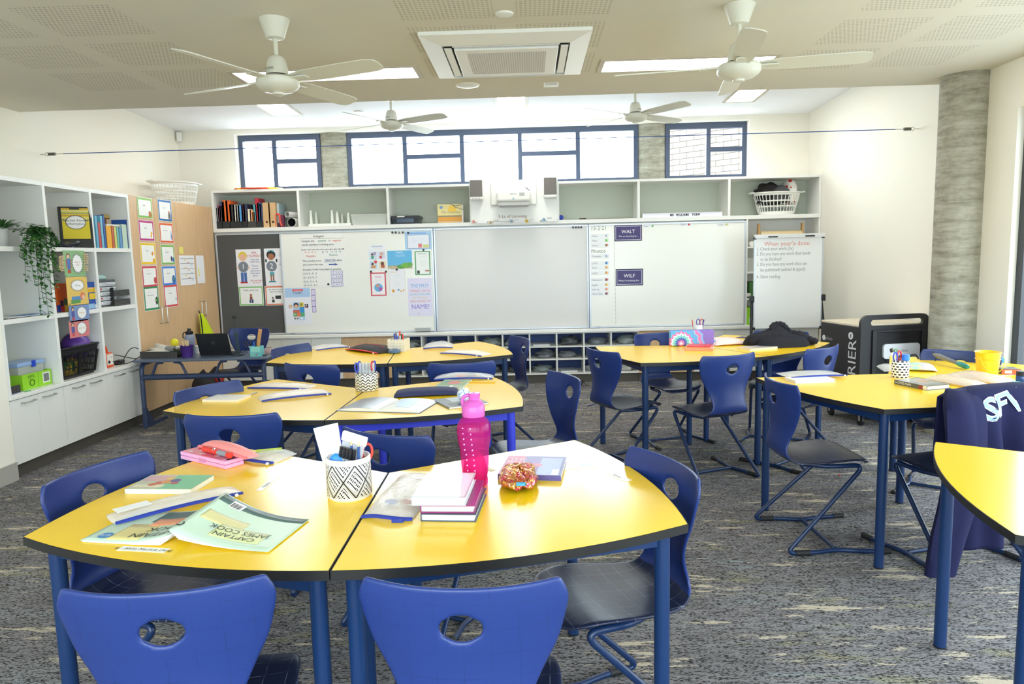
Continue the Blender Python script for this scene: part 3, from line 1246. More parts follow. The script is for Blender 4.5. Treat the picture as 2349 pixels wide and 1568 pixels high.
BACK_ME, SEAT_ME = chair_shell()


def chair_proto():
    t = thing('classroom_chair', '', 'chair', (0, 0, 0), 0, 'blue moulded classroom chairs on tube sleds')
    for n, me in (('backrest', BACK_ME), ('seat', SEAT_ME)):
        o = bpy.data.objects.new(n, me)
        COL.objects.link(o)
        o.parent = t
    r = .0115
    for s in (-1, 1):
        pts = fillet([(-.13, .1 * s, .4215), (-.02, .165 * s, .4255), (.15, .172 * s, .432), (-.262, .236 * s, r), (-.12, .233 * s, r), (0, .205 * s, r), (.12, .233 * s, r), (.25, .246 * s, r)],
                     [.05, .06, .05, .05, .05, .05], 7)
        MB().tube(pts, r, CHF, 12).build('sled_leg', t, smooth=60)
        for p, q in (((-.215, .2355 * s, r + .0005), (-.145, .2345 * s, r + .0005)), ((.195, .2405 * s, r + .0005), (.254, .2467 * s, r + .0005))):
            MB().tube([p, q], r + .003, RUB, 12).build('foot_cap', t, smooth=60)
    MB().tube([(0, -.2, .0135), (0, .2, .0135)], .0105, CHF, 12).build('crossbar', t, smooth=60)
    MB().tube([(-.1, -.12, .4215), (-.1, .12, .4215)], .0105, CHF, 10).build('under_seat_bar', t, smooth=60)
    return t


CH0 = chair_proto()
_first = [True]


def chair(l, r, ang, label, back=None, zt=.838):
    """put a chair with the middle of its back top at the given spot"""
    if back is None:
        a, b_ = at_z(*l, zt), at_z(*r, zt)
        back = (a + b_) / 2
    f = Vector((math.cos(R(ang)), math.sin(R(ang))))
    loc = (back[0] + .225 * f.x, back[1] + .225 * f.y, 0)
    if _first[0]:
        _first[0] = False
        CH0.location = loc
        CH0.rotation_euler.z = R(ang)
        CH0['label'] = label
        return CH0
    return dup(CH0, loc, R(ang), label)


chair((128, 1365), (613, 1330), 98, 'blue chair at the bottom left, back to the camera, nearest of all')
chair((826, 1337), (1293, 1337), 88.5, 'blue chair at the bottom centre, back to the camera, right of the nearest one')
chair(None, None, -16, 'blue chair at the left end of the nearest left table, facing right', back=(-1.61, -6.11))
chair(None, None, 201, 'blue chair at the right end of the nearest table, facing left, below the pink bottle', back=(.25, -6.15))
chair((780, 983), (985.5, 1006), 64.5, 'blue chair with its back behind the patterned pencil pot, at the brighter blue table legs')
chair((418, 955), (639, 951), 90, 'blue chair with its back behind the pink pencil box')
chair(None, None, -28, 'blue chair at the left end of the left middle table, facing right', back=(-1.93, -4.59))
chair(None, None, 202, 'blue chair seen side on behind the pink bottle, facing left at the middle table', back=(.02, -4.49))
chair((647.7, 834.4), (773, 840), 68.8, 'blue chair left of the chevron pot, between the middle and far left tables')
chair((983, 837), (1135, 830), 100, 'blue chair behind the pouch of blue pens, back to the camera')
chair(None, None, -25, 'blue chair at the left end of the far left table, beside the slate desk', back=(-2.06, -2.85))
chair(None, None, 202, 'blue chair seen side on by the pigeonholes at the far left table end', back=(-.25, -2.61))
chair((524.7, 754.7), (621.8, 753.8), -97, 'blue chair behind the slate desk, facing the camera in front of the pinboard')
chair((1343.6, 797), (1415, 811), 27, 'blue chair at the left of the right back table, facing right')
chair((1610.5, 821), (1735.5, 809.6), 113.5, 'blue chair in front of the right back table, back to the camera')
chair(None, None, -70, 'blue chair behind the right back table, left of the mandala pencil case', back=(.87, -2.49))
chair((1731, 760), (1853.5, 763), -115, 'blue chair behind the black jumper, facing the camera')
chair((1849, 805), (1931, 790), 129, 'blue chair at the right of the right back table beside the black cart')
chair(None, None, 2.4, 'blue chair in the open floor at right, facing right to the lattice cup table', back=(1.1, -4.72))
chair((2120, 803), (2291, 813), -129, 'blue chair by the concrete column, facing the camera behind the yellow bucket')
JC = chair(None, None, 106, 'blue chair under the navy jumper at right', back=(1.857 + .225 * .276, -4.909 - .225 * .961))

# ------------------------------------------------------------------ slate desk in the left corner
ZD = .64
p0, p1 = at_z(303.7, 827, ZD), at_z(612, 819, ZD)
ax = (p1 - p0)
DW = ax.length
DA = math.atan2(ax.y, ax.x)
t = thing('teacher_desk', 'slate blue desk in the left corner with laptop and stationery', 'desk', (p0.x, p0.y, 0), DA)
DDP = .55
m = MB().b2(0, DW, 0, DDP, ZD - .022, ZD, DESKM)
m.build('desk_top', t, bevel=.008, seg=3)
for x in (.05, DW - .05):
    m = MB().tube(fillet([(x, .04, .02), (x, .05, ZD - .04), (x, DDP - .1, ZD - .04)], .08, 6), .021, DESKF, 14)
    m.build('leg', t, smooth=60)
    m = MB()
    m.prism([(-.022, -.012), (.42, -.012), (.42, .012), (-.022, .012)], 0, .03, DESKF, Matrix.Translation((x, .04, 0)) @ Matrix.Rotation(PI / 2, 4, 'Z'))
    m.add([(x - .012, .018, .03), (x + .012, .018, .03), (x + .012, .018, .2), (x - .012, .018, .2), (x - .012, .2, .03), (x + .012, .2, .03), (x + .012, .062, .2), (x - .012, .062, .2)],
          [(0, 1, 2, 3), (5, 4, 7, 6), (1, 5, 6, 2), (4, 0, 3, 7), (3, 2, 6, 7)], DESKF)
    m.build('foot', t, bevel=.004)
MB().tube([(.05, .05, ZD - .165), (DW - .05, .05, ZD - .165)], .026, DESKF, 16).build('rail', t, smooth=60)
for x, s in ((.14, -1), (.38, 1), (.64, -1), (.88, 1)):
    xx = x * DW / 1.05
    m = MB().tube(fillet([(xx + .02 * s, .05, ZD - .15), (xx - .03 * s, .05, ZD - .035), (xx - .09 * s, .05, ZD - .03)], .04, 5), .012, DESKF, 10)
    m.build('bracket', t, smooth=60)
DESK = t


def dp(x, y):
    return at_z(x, y, ZD)
# ------------------------------------------------------------------ builders for small things
def poster(name, label, cat, tl, br, plane, base=(246, 246, 244), rects=(), discs=(), texts=(), border=None, tilt=0, group=None, tris=(), rough=.45, thick=.0012, out=0):
    """a sheet on a wall: pixel corners -> world size; decoration in fractions (u right, v down)"""
    ax, pos = plane
    f = at_y if ax == 'y' else at_x
    a, b_ = f(*tl, pos), f(*br, pos)
    if ax == 'y':
        wd, c, rz = b_.x - a.x, ((a.x + b_.x) / 2, pos, (a.z + b_.z) / 2), 0
    else:
        wd, c, rz = b_.y - a.y, (pos, (a.y + b_.y) / 2, (a.z + b_.z) / 2), PI / 2
    h = a.z - b_.z
    m = MB()
    y = -thick
    m.b2(-wd / 2, wd / 2, y, 0, -h / 2, h / 2, P(*base, rough))
    k = [0]
    def q(u0, v0, u1, v1, col):
        k[0] += 1
        yy = y - .0002 - .00012 * k[0]
        m.quad([(-wd / 2 + wd * u0, yy, h / 2 - h * v1), (-wd / 2 + wd * u1, yy, h / 2 - h * v1), (-wd / 2 + wd * u1, yy, h / 2 - h * v0), (-wd / 2 + wd * u0, yy, h / 2 - h * v0)], P(*col, rough))
    if border:
        col, bw = border
        q(.02, .02, .98, .98, col)
        q(bw, bw * wd / h, 1 - bw, 1 - bw * wd / h, base)
    for r in rects:
        q(*r)
    for u, v, ru, col, *asp in discs:
        k[0] += 1
        yy = y - .0002 - .00012 * k[0]
        ra = ru * wd
        rb = ra * (asp[0] if asp else 1)
        m.quad([(-wd / 2 + wd * u + ra * math.cos(t), yy, h / 2 - h * v + rb * math.sin(t)) for t in [2 * PI * i / 20 for i in range(20)]], P(*col, rough))
    for pts, col in tris:
        k[0] += 1
        yy = y - .0002 - .00012 * k[0]
        m.quad([(-wd / 2 + wd * u, yy, h / 2 - h * v) for u, v in pts], P(*col, rough))
    o = m.build(name, smooth=0, loc=c, rot=(0, tilt, rz))
    tag(o, label, cat, group)
    yt = y - .0004 - .00012 * k[0]
    for s_, u, v, sz, col, *al in texts:
        sx = al[1] if len(al) > 1 else 1
        text(s_, sz * h, P(*col, rough), o, (-wd / 2 + wd * u, yt, h / 2 - h * v), align=al[0] if al else 'CENTER', sx=sx)
    return o


def kid(u, v, s_, hair, skin, top, leg, shoe, asp):
    """a simple drawn child: discs and rectangles; returns discs, rects"""
    return [(u, v, .19 * s_, hair, 1), (u, v + .03 * s_, .15 * s_, skin, 1)], [(u - .13 * s_, v + .17 * s_, u + .13 * s_, v + .36 * s_, top), (u - .12 * s_, v + .34 * s_, u - .01, v + .52 * s_, leg), (u + .01, v + .34 * s_, u + .12 * s_, v + .52 * s_, leg), (u - .15 * s_, v + .5 * s_, u + .15 * s_, v + .55 * s_, shoe)]


def fr(A, B, C, z=HT):
    """floor plan of a rectangle from three pixels at height z: front-left, front-right, back-right"""
    a, b_, c = at_z(*A, z), at_z(*B, z), at_z(*C, z)
    u = b_ - a
    wd = u.length
    u.normalize()
    n = Vector((-u.y, u.x, 0))
    d = (c - b_).dot(n)
    ctr = a + u * wd / 2 + n * d / 2
    return (ctr.x, ctr.y, z), math.atan2(u.y, u.x), wd, d


def book(label, fr_, h, col, spine='x0', rects=(), texts=(), name='book', cat='book', pages=(240, 236, 226), group=None, dz=0, rough=.3, hard=True, spine_texts=(), discs=()):
    (x, y, z), rz, wd, d = fr_
    t = thing(name, label, cat, (x, y, z + dz), rz, group)
    ct = .0022 if hard else .0009
    e = .004 if hard else .0008
    cm = P(*col, rough)
    m = MB()
    m.b2(-wd / 2, wd / 2, -d / 2, d / 2, 0, ct, cm).b2(-wd / 2, wd / 2, -d / 2, d / 2, h - ct, h, cm)
    if spine == 'x0':
        m.b2(-wd / 2, -wd / 2 + ct, -d / 2, d / 2, ct, h - ct, cm)
    elif spine == 'x1':
        m.b2(wd / 2 - ct, wd / 2, -d / 2, d / 2, ct, h - ct, cm)
    elif spine == 'y0':
        m.b2(-wd / 2, wd / 2, -d / 2, -d / 2 + ct, ct, h - ct, cm)
    else:
        m.b2(-wd / 2, wd / 2, d / 2 - ct, d / 2, ct, h - ct, cm)
    k = 0
    for u0, v0, u1, v1, c in rects:          # v up = towards the back
        k += 1
        zz = h + .0001 + .0001 * k
        m.quad([(-wd / 2 + wd * u0, -d / 2 + d * v0, zz), (-wd / 2 + wd * u1, -d / 2 + d * v0, zz), (-wd / 2 + wd * u1, -d / 2 + d * v1, zz), (-wd / 2 + wd * u0, -d / 2 + d * v1, zz)], P(*c, rough))
    for u, v, r, c in discs:
        k += 1
        zz = h + .0001 + .0001 * k
        m.quad([(-wd / 2 + wd * u + r * math.cos(q), -d / 2 + d * v + r * math.sin(q), zz) for q in [2 * PI * i / 18 for i in range(18)]], P(*c, rough))
    m.build('cover', t, smooth=0)
    e0 = {'x0': (0, e, e, e), 'x1': (e, 0, e, e), 'y0': (e, e, 0, e), 'y1': (e, e, e, 0)}[spine]
    MB().b2(-wd / 2 + e0[0] + ct, wd / 2 - e0[1] - ct, -d / 2 + e0[2] + ct, d / 2 - e0[3] - ct, ct, h - ct, P(*pages, .8)).build('pages', t, smooth=0)
    for s_, u, v, sz, c, *al in texts:
        text(s_, sz * d, P(*c, rough), t, (-wd / 2 + wd * u, -d / 2 + d * v, h + .0006), (0, 0, R(al[0]) if al else 0))
    for s_, u, sz, c in spine_texts:          # on the front spine
        text(s_, sz, P(*c, rough), t, (-wd / 2 + wd * u, -d / 2 - .0006, h / 2), (PI / 2, 0, 0))
    return t


def standing_book(label, px0, px1, ptop, pbot, Y, depth, col, name='book', group=None, cat='book', pages=True):
    a, b_ = at_y(px0, pbot, Y), at_y(px1, ptop, Y)
    return sbook(label, a.x, b_.x, Y, a.z, b_.z - a.z, depth, col, name, group, cat, pages)


def sbook(label, x0, x1, Y, z, h, depth, col, name='book', group=None, cat='book', pages=True, rz=0):
    """book standing with its spine to the viewer"""
    t = thing(name, label, cat, ((x0 + x1) / 2, Y, z), rz, group)
    w_ = (x1 - x0) / 2 - .0006
    cm = P(*col, .45)
    m = MB().b2(-w_, -w_ + .0015, 0, depth, 0, h, cm).b2(w_ - .0015, w_, 0, depth, 0, h, cm).b2(-w_, w_, 0, .0015, 0, h, cm)
    m.build('cover', t, smooth=0)
    MB().b2(-w_ + .0016, w_ - .0016, .0016, depth - .003, .001, h - .004, P(238, 234, 224, .8)).build('pages', t, smooth=0)
    return t


def pouch(label, fr_, h, mt=None, zip_=True, name='pencil_pouch', group=None, seed=1, wob=.12, tp_=.2, pw=.75, dz=0, pull=True, band=ZIP, tilt=0, flat=.0):
    """soft zip pouch lying flat, plump in the middle"""
    mt = mt or POUCH
    (x, y, z), rz, L, Wd = fr_
    t = thing(name, label, 'pencil case', (x, y, z + dz), rz, group)
    rr = random.Random(seed)
    ph = [rr.uniform(0, 6.28) for _ in range(6)]
    def hh(u, v):
        a, b_ = 2 * u - 1, 2 * v - 1
        base = (1 - abs(a) ** 2.6) * (1 - abs(b_) ** 2.2)
        wv = math.sin(7 * u + ph[0] + 4 * v) * .5 + math.sin(13 * u - 8 * v + ph[1]) * .35 + math.sin(19 * v + 6 * u + ph[2]) * .3
        return max(0, base) ** pw * (1 + wob * 1.5 * wv)
    def pt(u, v, up):
        k = hh(u, v)
        e = max(0, math.sin(PI * u)) ** .8
        px = -L / 2 + L * u + .03 * L * (u - .5) * math.sin(PI * v)
        py = (-Wd / 2 + Wd * v) * (1 - tp_ + tp_ * e) + math.sin(5 * u + ph[3]) * .02 * Wd
        seam = h * (.06 + .3 * e)
        return (px, py, .0008 + (seam + (h - seam) * k if up else seam * max(0, 1 - k) ** 1.5 * .9))
    m = MB()
    nu, nv = 26, 14
    top = [pt(i / nu, j / nv, 1) for j in range(nv + 1) for i in range(nu + 1)]
    bot = [pt(i / nu, j / nv, 0) for j in range(nv + 1) for i in range(nu + 1)]
    K = nu + 1
    n = len(top)
    fs = [(j * K + i, j * K + i + 1, (j + 1) * K + i + 1, (j + 1) * K + i) for j in range(nv) for i in range(nu)]
    fs2 = [tuple(q + n for q in f[::-1]) for f in fs]
    rim = [i for i in range(K)] + [j * K + nu for j in range(1, nv + 1)] + [nv * K + i for i in range(nu - 1, -1, -1)] + [j * K for j in range(nv - 1, 0, -1)]
    fr2 = [(rim[k], n + rim[k], n + rim[(k + 1) % len(rim)], rim[(k + 1) % len(rim)]) for k in range(len(rim))]
    m.add(top + bot, fs + fs2 + fr2, mt)
    m.build('pouch_body', t, smooth=70)
    if zip_:
        e = [Vector(pt(i / nu, .0, 1)) for i in range(nu + 1)]
        zz = MB()
        vs = []
        for p in e:
            vs += [(p.x, p.y + .001, p.z - .0035 if p.z > .0045 else .001), (p.x, p.y - .0035, max(.0015, p.z - .003)), (p.x, p.y - .0035, p.z + .0035), (p.x, p.y + .003, p.z + .006)]
        f = []
        for i in range(nu):
            for k in range(4):
                f.append((i * 4 + k, i * 4 + (k + 1) % 4, (i + 1) * 4 + (k + 1) % 4, (i + 1) * 4 + k))
        zz.add(vs, f, band)
        zz.build('zip', t, smooth=60)
        if pull:
            p = e[-3]
            MB().box((p.x, p.y - .008, max(.005, p.z)), (.005, .01, .006), STEEL).ball((p.x + .002, p.y - .016, max(.0065, p.z - .004)), .0055, WHT, 8).build('zip_pull', t)
    return t


def pencil(label, p, q, r, col, name='pencil', cat='pencil', tip=(225, 190, 140), group=None, cap=None):
    p, q = Vector(p), Vector(q)
    d = (q - p).normalized()
    t = thing(name, label, cat, p, 0, group)
    L = (q - p).length
    MB().tube([Vector((0, 0, 0)), d * (L - .02)], r, P(*col, .4), 8).build('barrel', t)
    if cap:
        MB().tube([d * (L - .02), d * L], r * 1.08, P(*cap, .4), 8).build('cap', t)
    else:
        MB().tube([d * (L - .02), d * L], [r, r * .12], P(*tip, .6), 8).build('tip', t)
    return t


def box_thing(name, label, cat, c, dim, mt, rz=0, bevel=.002, group=None):
    o = MB().box((0, 0, dim[2] / 2), dim, mt).build(name, loc=c, rot=rz, bevel=bevel)
    return tag(o, label, cat, group)


def scissors(label, p, lean, col, col2, rz=0, group=None):
    t = thing('scissors', label, 'scissors', p, rz, group)
    u = Vector((math.sin(lean), 0, math.cos(lean)))
    s_ = Vector((math.cos(lean), 0, -math.sin(lean)))
    MB().tube([Vector((0, 0, 0)), u * .1], .004, STEEL, 8).build('blades', t)
    for k, c in ((-1, col), (1, col2)):
        ce = u * .125 + s_ * .016 * k
        MB().tube([ce + u * .026 * math.sin(a) + s_ * .015 * math.cos(a) for a in [i * PI / 9 for i in range(18)]], .0042, P(*c, .35), 8, closed=True).build('handle_loop', t)
    return t


# ------------------------------------------------------------------ posters and marks on the boards
BY = -.0162                                   # face of the two outer whiteboards
PY = ('y', .0208)                             # face of the pinboard
WY = ('y', BY)
d1 = [(.27, .18, .17, (232, 205, 70), 1), (.27, .22, .14, (236, 190, 160), 1)]
r1 = [(.15, .62, .26, .88, (70, 110, 180)), (.28, .62, .39, .88, (70, 110, 180)), (.12, .87, .41, .91, (190, 50, 50))]
GC = (128, 136, 148)
poster('behaviour_poster', 'poster of a blond child holding a grey number one on the pinboard', 'poster', (540, 572), (603, 656), PY, (244, 243, 248), r1,
       d1 + [(.27, .47, .21, GC, 1), (.06, .5, .04, (236, 190, 160)), (.48, .5, .04, (236, 190, 160))],
       [('1', .27, .47, .2, (250, 250, 250)), ('ASK\nYOURSELF', .73, .14, .085, (205, 70, 70)), ('*Stop and\nreally think', .74, .31, .06, (80, 90, 150)), ('*Focus\non any\ndirections\nthat were\ngiven', .74, .58, .065, (80, 90, 160)), ('Still need help?\nGo to #2', .76, .87, .055, (190, 60, 60))])
poster('behaviour_poster', 'poster of a dark-haired child holding a grey number two on the pinboard', 'poster', (605, 570), (668, 655), PY, (244, 243, 248),
       [(.18, .62, .36, .72, (90, 170, 180)), (.2, .7, .26, .87, (160, 105, 75)), (.29, .7, .35, .87, (160, 105, 75)), (.13, .86, .41, .9, (60, 150, 170))],
       [(.27, .17, .18, (50, 54, 56), 1), (.27, .22, .13, (170, 112, 80), 1), (.06, .32, .035, (50, 54, 56), 2), (.48, .32, .035, (50, 54, 56), 2), (.27, .47, .21, GC, 1)],
       [('2', .27, .47, .2, (250, 250, 250)), ('2\nASK', .72, .13, .085, (60, 110, 190)), ('a friend\nnear you', .74, .4, .06, (80, 90, 150))], tris=[([(.16, .04), (.38, .1), (.38, .04), (.16, .1)], (80, 180, 190))])
poster('rule_card', 'green-bordered card reading walk, do not run, low on the pinboard', 'card', (547, 657), (606, 700), PY, (247, 247, 246), [(.44, .52, .54, .68, (150, 70, 50)), (.42, .68, .48, .86, (50, 70, 120)), (.5, .68, .58, .86, (50, 70, 120))],
       [(.49, .45, .05, (170, 110, 80))], [("Walk, don't run", .5, .2, .12, (60, 60, 60))], border=((110, 190, 90), .06))
poster('rule_card', 'orange-bordered card about doing what the teacher says, low on the pinboard', 'card', (607, 656), (668, 699), PY, (247, 247, 246), [(.4, .5, .62, .68, (40, 50, 50)), (.26, .7, .36, .85, (50, 60, 60))],
       [(.3, .62, .035, (60, 50, 50))], [('Do what the teacher\nsays considerately', .5, .24, .11, (60, 60, 60))], border=((225, 110, 60), .06))

BK, GR, RD, BL = (66, 66, 70), (60, 150, 120), (225, 90, 85), (70, 90, 170)
o = poster('anchor_chart', 'handwritten integers chart with a number line on the left whiteboard', 'poster', (689, 537), (794.5, 657), WY, (242, 242, 238),
       [(.0, .085, 1, .09, (120, 120, 120)), (.02, .29, .96, .297, (60, 60, 60)), (.52, .525, .78, .53, BL), (.62, .565, .76, .588, BL)] + [(.08 + .1 * i, .275, .086 + .1 * i, .31, (60, 60, 60)) for i in range(9)]
       + [(.66, .70 + .075 * i, .93, .765 + .075 * i, (125, 100, 190)) for i in range(4)] + [(.668, .706 + .075 * i, .922, .759 + .075 * i, (240, 238, 246)) for i in range(4)],
       [], [('Integers', .42, .045, .062, BK), ('Integers are', .02, .13, .05, BK, 'LEFT'), ('positive', .4, .13, .05, GR, 'LEFT'), ('or', .64, .13, .05, BK, 'LEFT'), ('negative', .73, .13, .05, RD, 'LEFT'), ('whole numbers including zero', .02, .2, .05, BK, 'LEFT'),
            ('-4  -3  -2  -1', .06, .34, .05, RD, 'LEFT', .95), ('0', .5, .345, .05, BK), ('+1', .59, .34, .05, GR), ('+2  +3  +4', .67, .34, .05, GR, 'LEFT', .95), ('Negative', .22, .41, .05, RD), ('Positive', .74, .4, .05, GR),
            ('The numbers are', .02, .5, .05, BK, 'LEFT'), ('GREATER', .53, .498, .05, BL, 'LEFT'), ('when', .8, .5, .05, BK, 'LEFT'), ('you count this way', .02, .57, .05, BK, 'LEFT'), ('Example: Order from least to greatest', .01, .665, .047, BK, 'LEFT'),
            ('(1) 9, 0, -5, -3', .01, .74, .047, BK, 'LEFT'), ('(2) -4, 0, 8, -7', .01, .815, .047, BK, 'LEFT'), ('(3) 5, -5, 6, -6', .01, .89, .047, BK, 'LEFT'), ('(4) -6, 5, -4, 3', .01, .96, .047, BK, 'LEFT'),
            ('-5, -3, 0, 9', .795, .733, .042, BL), ('-7, -4, 0, 8', .795, .808, .042, BL), ('-6, -5, 5, 6', .795, .883, .042, BL), ('-6, -4, 3, 5', .795, .958, .042, BL)],
       tris=[([(.76, .555), (.84, .577), (.76, .6)], BL), ([(.96, .28), (1, .2935), (.96, .307)], (50, 50, 50)), ([(.03, .28), (.0, .2935), (.03, .307)], (50, 50, 50))])
poster('design_poster', 'blue-topped poster showing a patchwork t-shirt, low on the left whiteboard', 'poster', (652.8, 661), (715.5, 743.5), WY, (238, 238, 248),
       [(.0, .0, 1, .25, (176, 206, 240)), (.3, .03, .72, .09, (228, 100, 105)), (.29, .38, .72, .88, (240, 236, 240)), (.3, .39, .55, .6, (170, 210, 240)), (.55, .39, .72, .52, (225, 200, 90)), (.55, .52, .74, .67, (60, 150, 215)),
        (.29, .6, .54, .67, (200, 70, 90)), (.29, .67, .43, .78, (100, 170, 130)), (.43, .67, .58, .78, (225, 130, 90)), (.58, .67, .74, .78, (90, 175, 130)), (.29, .78, .51, .88, (246, 246, 250)), (.51, .78, .74, .88, (180, 215, 245)), (.12, .45, .27, .54, (220, 190, 170)), (.76, .44, .9, .54, (60, 60, 70)), (.8, .46, .84, .5, (245, 245, 245)), (.78, .5, .82, .54, (225, 90, 90))],
       [(.42, .47, .1, (50, 45, 70), 1), (.42, .5, .075, (232, 180, 150), 1), (.63, .45, .035, (90, 140, 60), 1.2), (.35, .83, .04, (120, 120, 130)), (.45, .83, .04, (120, 120, 130)), (.62, .83, .045, (250, 250, 250))],
       [('T-SHIRT', .5, .14, .07, (50, 55, 75)), ('all about me', .51, .06, .035, (250, 240, 240)), ('9', .36, .725, .09, (240, 230, 120)), ('Jollie', .42, .635, .06, (240, 200, 90))])
poster('label_strip', 'narrow purple strip of four boxes beside the t-shirt poster', 'card', (713.4, 663), (725.8, 716), WY, (128, 100, 185), [(.1, .03 + .245 * i, .9, .24 + .245 * i, (226, 218, 240)) for i in range(4)], [], [('=', .5, .13 + .245 * i, .08, (120, 110, 160)) for i in range(4)])
poster('literacy_poster', 'white metaphor poster with four small drawings on the left whiteboard', 'poster', (844.5, 562), (887.5, 618), WY, (240, 242, 246), [(.04, .28, .45, .6, (206, 226, 240)), (.53, .28, .93, .55, (214, 222, 242)), (.06, .66, .46, .95, (200, 220, 238)), (.56, .66, .96, .95, (240, 224, 190)), (.15, .44, .28, .55, (70, 150, 110)), (.62, .44, .75, .55, (210, 80, 80)), (.12, .82, .38, .92, (220, 150, 90)), (.68, .8, .88, .92, (190, 90, 70))],
       [(.21, .38, .07, (110, 70, 60), 1), (.36, .34, .09, (176, 170, 200), 1), (.74, .36, .09, (226, 170, 140), 1), (.38, .68, .09, (225, 80, 80), 1), (.2, .76, .07, (90, 60, 60), 1), (.76, .75, .1, (110, 60, 50), 1)],
       [('METAPHOR', .5, .06, .085, (80, 140, 200)), ('- - - - - - - - - -', .5, .14, .05, (150, 150, 150))])
poster('literacy_poster', 'blue sky and green hill imagery poster on the left whiteboard', 'poster', (888, 575), (946, 615), WY, (104, 188, 236), [(.0, .82, 1, 1, (170, 168, 130))],
       [(.55, .9, .17, (90, 160, 80), .5), (.75, .82, .2, (120, 185, 70), .5), (.9, .78, .12, (110, 175, 80), .7), (.2, .95, .2, (205, 190, 160), .3)], [('Imagery', .5, .09, .13, (245, 250, 255)), ('creates a picture in\nthe reader\'s mind', .52, .27, .07, (225, 240, 250))])
poster('literacy_poster', 'pale blue laminated poster at the top right of the left whiteboard', 'poster', (928, 531), (990, 571), WY, (176, 212, 244), [(.09, .2, .93, .95, (120, 130, 170)), (.105, .215, .915, .93, (236, 240, 250)), (.5, .68, .64, .9, (226, 130, 130)), (.68, .74, .9, .9, (214, 220, 140))], [], [('Personification', .5, .1, .15, (70, 130, 220)), ('- - - - - -   - - - - -\n- - - - -   - - - - - -\n- - - - - -   - - - -', .5, .48, .1, (130, 140, 165))])
poster('literacy_poster', 'green-bordered alliteration poster on the left whiteboard', 'poster', (950, 575), (989, 631), WY, (240, 244, 242), [(.14, .8, .3, .93, (60, 70, 70)), (.64, .78, .92, .84, (190, 130, 110))], [], [('Alliteration', .48, .12, .075, (90, 150, 90)), ('- - - - - - - -', .5, .22, .06, (80, 90, 90)), ('- - - - - -\n- - - - - - -\n- - - - - - -\n- - - - - -', .5, .5, .06, (120, 125, 130))], border=((84, 160, 104), .09))
poster('literacy_poster', 'red-bordered simile poster with a two-tone disc on the left whiteboard', 'poster', (848, 624), (888, 679), WY, (246, 242, 244), [], [(.5, .64, .26, (110, 180, 225), 1), (.62, .7, .12, (170, 100, 180), 1), (.45, .56, .1, (220, 150, 130), 1)], [('Simile', .5, .2, .11, (215, 90, 170)), ('- - - - - - - - -\n- - - - - - - -', .5, .36, .055, (130, 140, 160)), ('- - - - - - - -', .5, .9, .05, (110, 110, 110))], border=((214, 76, 92), .1))
poster('literacy_poster', 'yellow-bordered poster with an orange face, right of the simile poster', 'poster', (891, 618), (932, 677), WY, (240, 240, 244), [], [(.24, .82, .09, (226, 160, 60), 1), (.55, .78, .06, (110, 150, 200), 1), (.7, .84, .05, (226, 170, 70), 1), (.85, .8, .05, (226, 170, 70), 1)], [('Idiom', .3, .1, .09, (236, 200, 90)), ('- - - - - - - -\n- - - - - - -', .5, .26, .06, (150, 160, 210)), ('- - - - - -\n- - - - - - -\n- - - - -', .5, .55, .06, (140, 150, 200))], border=((236, 176, 80), .03))
poster('reminder_poster', 'lilac poster telling pupils to write their name first, beside the projection board', 'poster', (934, 638), (993.5, 724), WY, (228, 224, 246), [(.4, .93, .45, .95, (200, 120, 80))], [],
       [('THE FIRST', .5, .21, .13, (110, 176, 224), 'CENTER', .82), ('THING I DO IS', .5, .34, .09, (226, 130, 140), 'CENTER', .9), ('ALWAYS THE SAME.', .5, .43, .075, (110, 190, 190), 'CENTER', .82), ('I GET MY PENCIL', .5, .515, .065, (224, 200, 130), 'CENTER', .85), ('AND WRITE MY', .5, .61, .085, (226, 146, 110), 'CENTER', .88), ('NAME!', .5, .755, .17, (140, 120, 210), 'CENTER', .95), ('- - - - -', .6, .94, .03, (140, 130, 190))])


def magnet(px, label, y=BY, g='black whiteboard magnets', col=(34, 34, 36), r=.0125):
    p = at_y(*px, y)
    o = MB().cyl((0, 0, 0), (0, -.008, 0), r, P(*col, .35), 18).build('magnet', loc=p, bevel=.0015)
    tag(o, label, 'magnet', g)


z5 = lambda x, y: (640 + x * .17857, 500 + y * .17857)
for q, lb in (((1458, 185), 'round black magnet, leftmost of the top row on the left whiteboard'), ((1500, 185), 'round black magnet, second of the top row on the left whiteboard'), ((1592, 185), 'round black magnet just left of the pale blue laminated poster'),
              ((1857, 408), 'round black magnet holding the top of the green alliteration poster'), ((1513, 660), 'round black magnet holding the yellow-bordered poster'), ((1182, 688), 'round black magnet at the top left of the simile poster'), ((1375, 688), 'round black magnet at the top right of the simile poster'), ((635, 848), 'round black magnet near the foot of the integers chart')):
    magnet(z5(*q), lb, BY - .004)
magnet(z5(1545, 187), 'round grey magnet in the top row on the left whiteboard', BY, 'black whiteboard magnets', (120, 128, 124))
magnet(z5(1660, 190), 'round black magnet on the corner of the pale blue laminated poster', BY - .004)
for i, (x, lb) in enumerate(((1312, 'leftmost'), (1337, 'second from left'), (1361, 'third from left'), (1385, 'rightmost'))):
    magnet((980 + x * .255, 380 + 553 * .255), 'round black magnet on the grey projection board, %s of the four' % lb, .018)
p = at_y(971, 764, -.04)
o = thing('whiteboard_eraser', 'grey whiteboard eraser leaning at the foot of the left whiteboard', 'eraser', (p.x, -.045, .6415))
M = Matrix.Rotation(R(-8), 4, 'Y')
MB().box((0, 0, .034), (.19, .03, .05), P(206, 210, 210, .4)).build('eraser_body', o, bevel=.006)
MB().box((0, -.016, .034), (.17, .006, .036), P(186, 190, 192, .7)).build('felt_pad', o, bevel=.002)

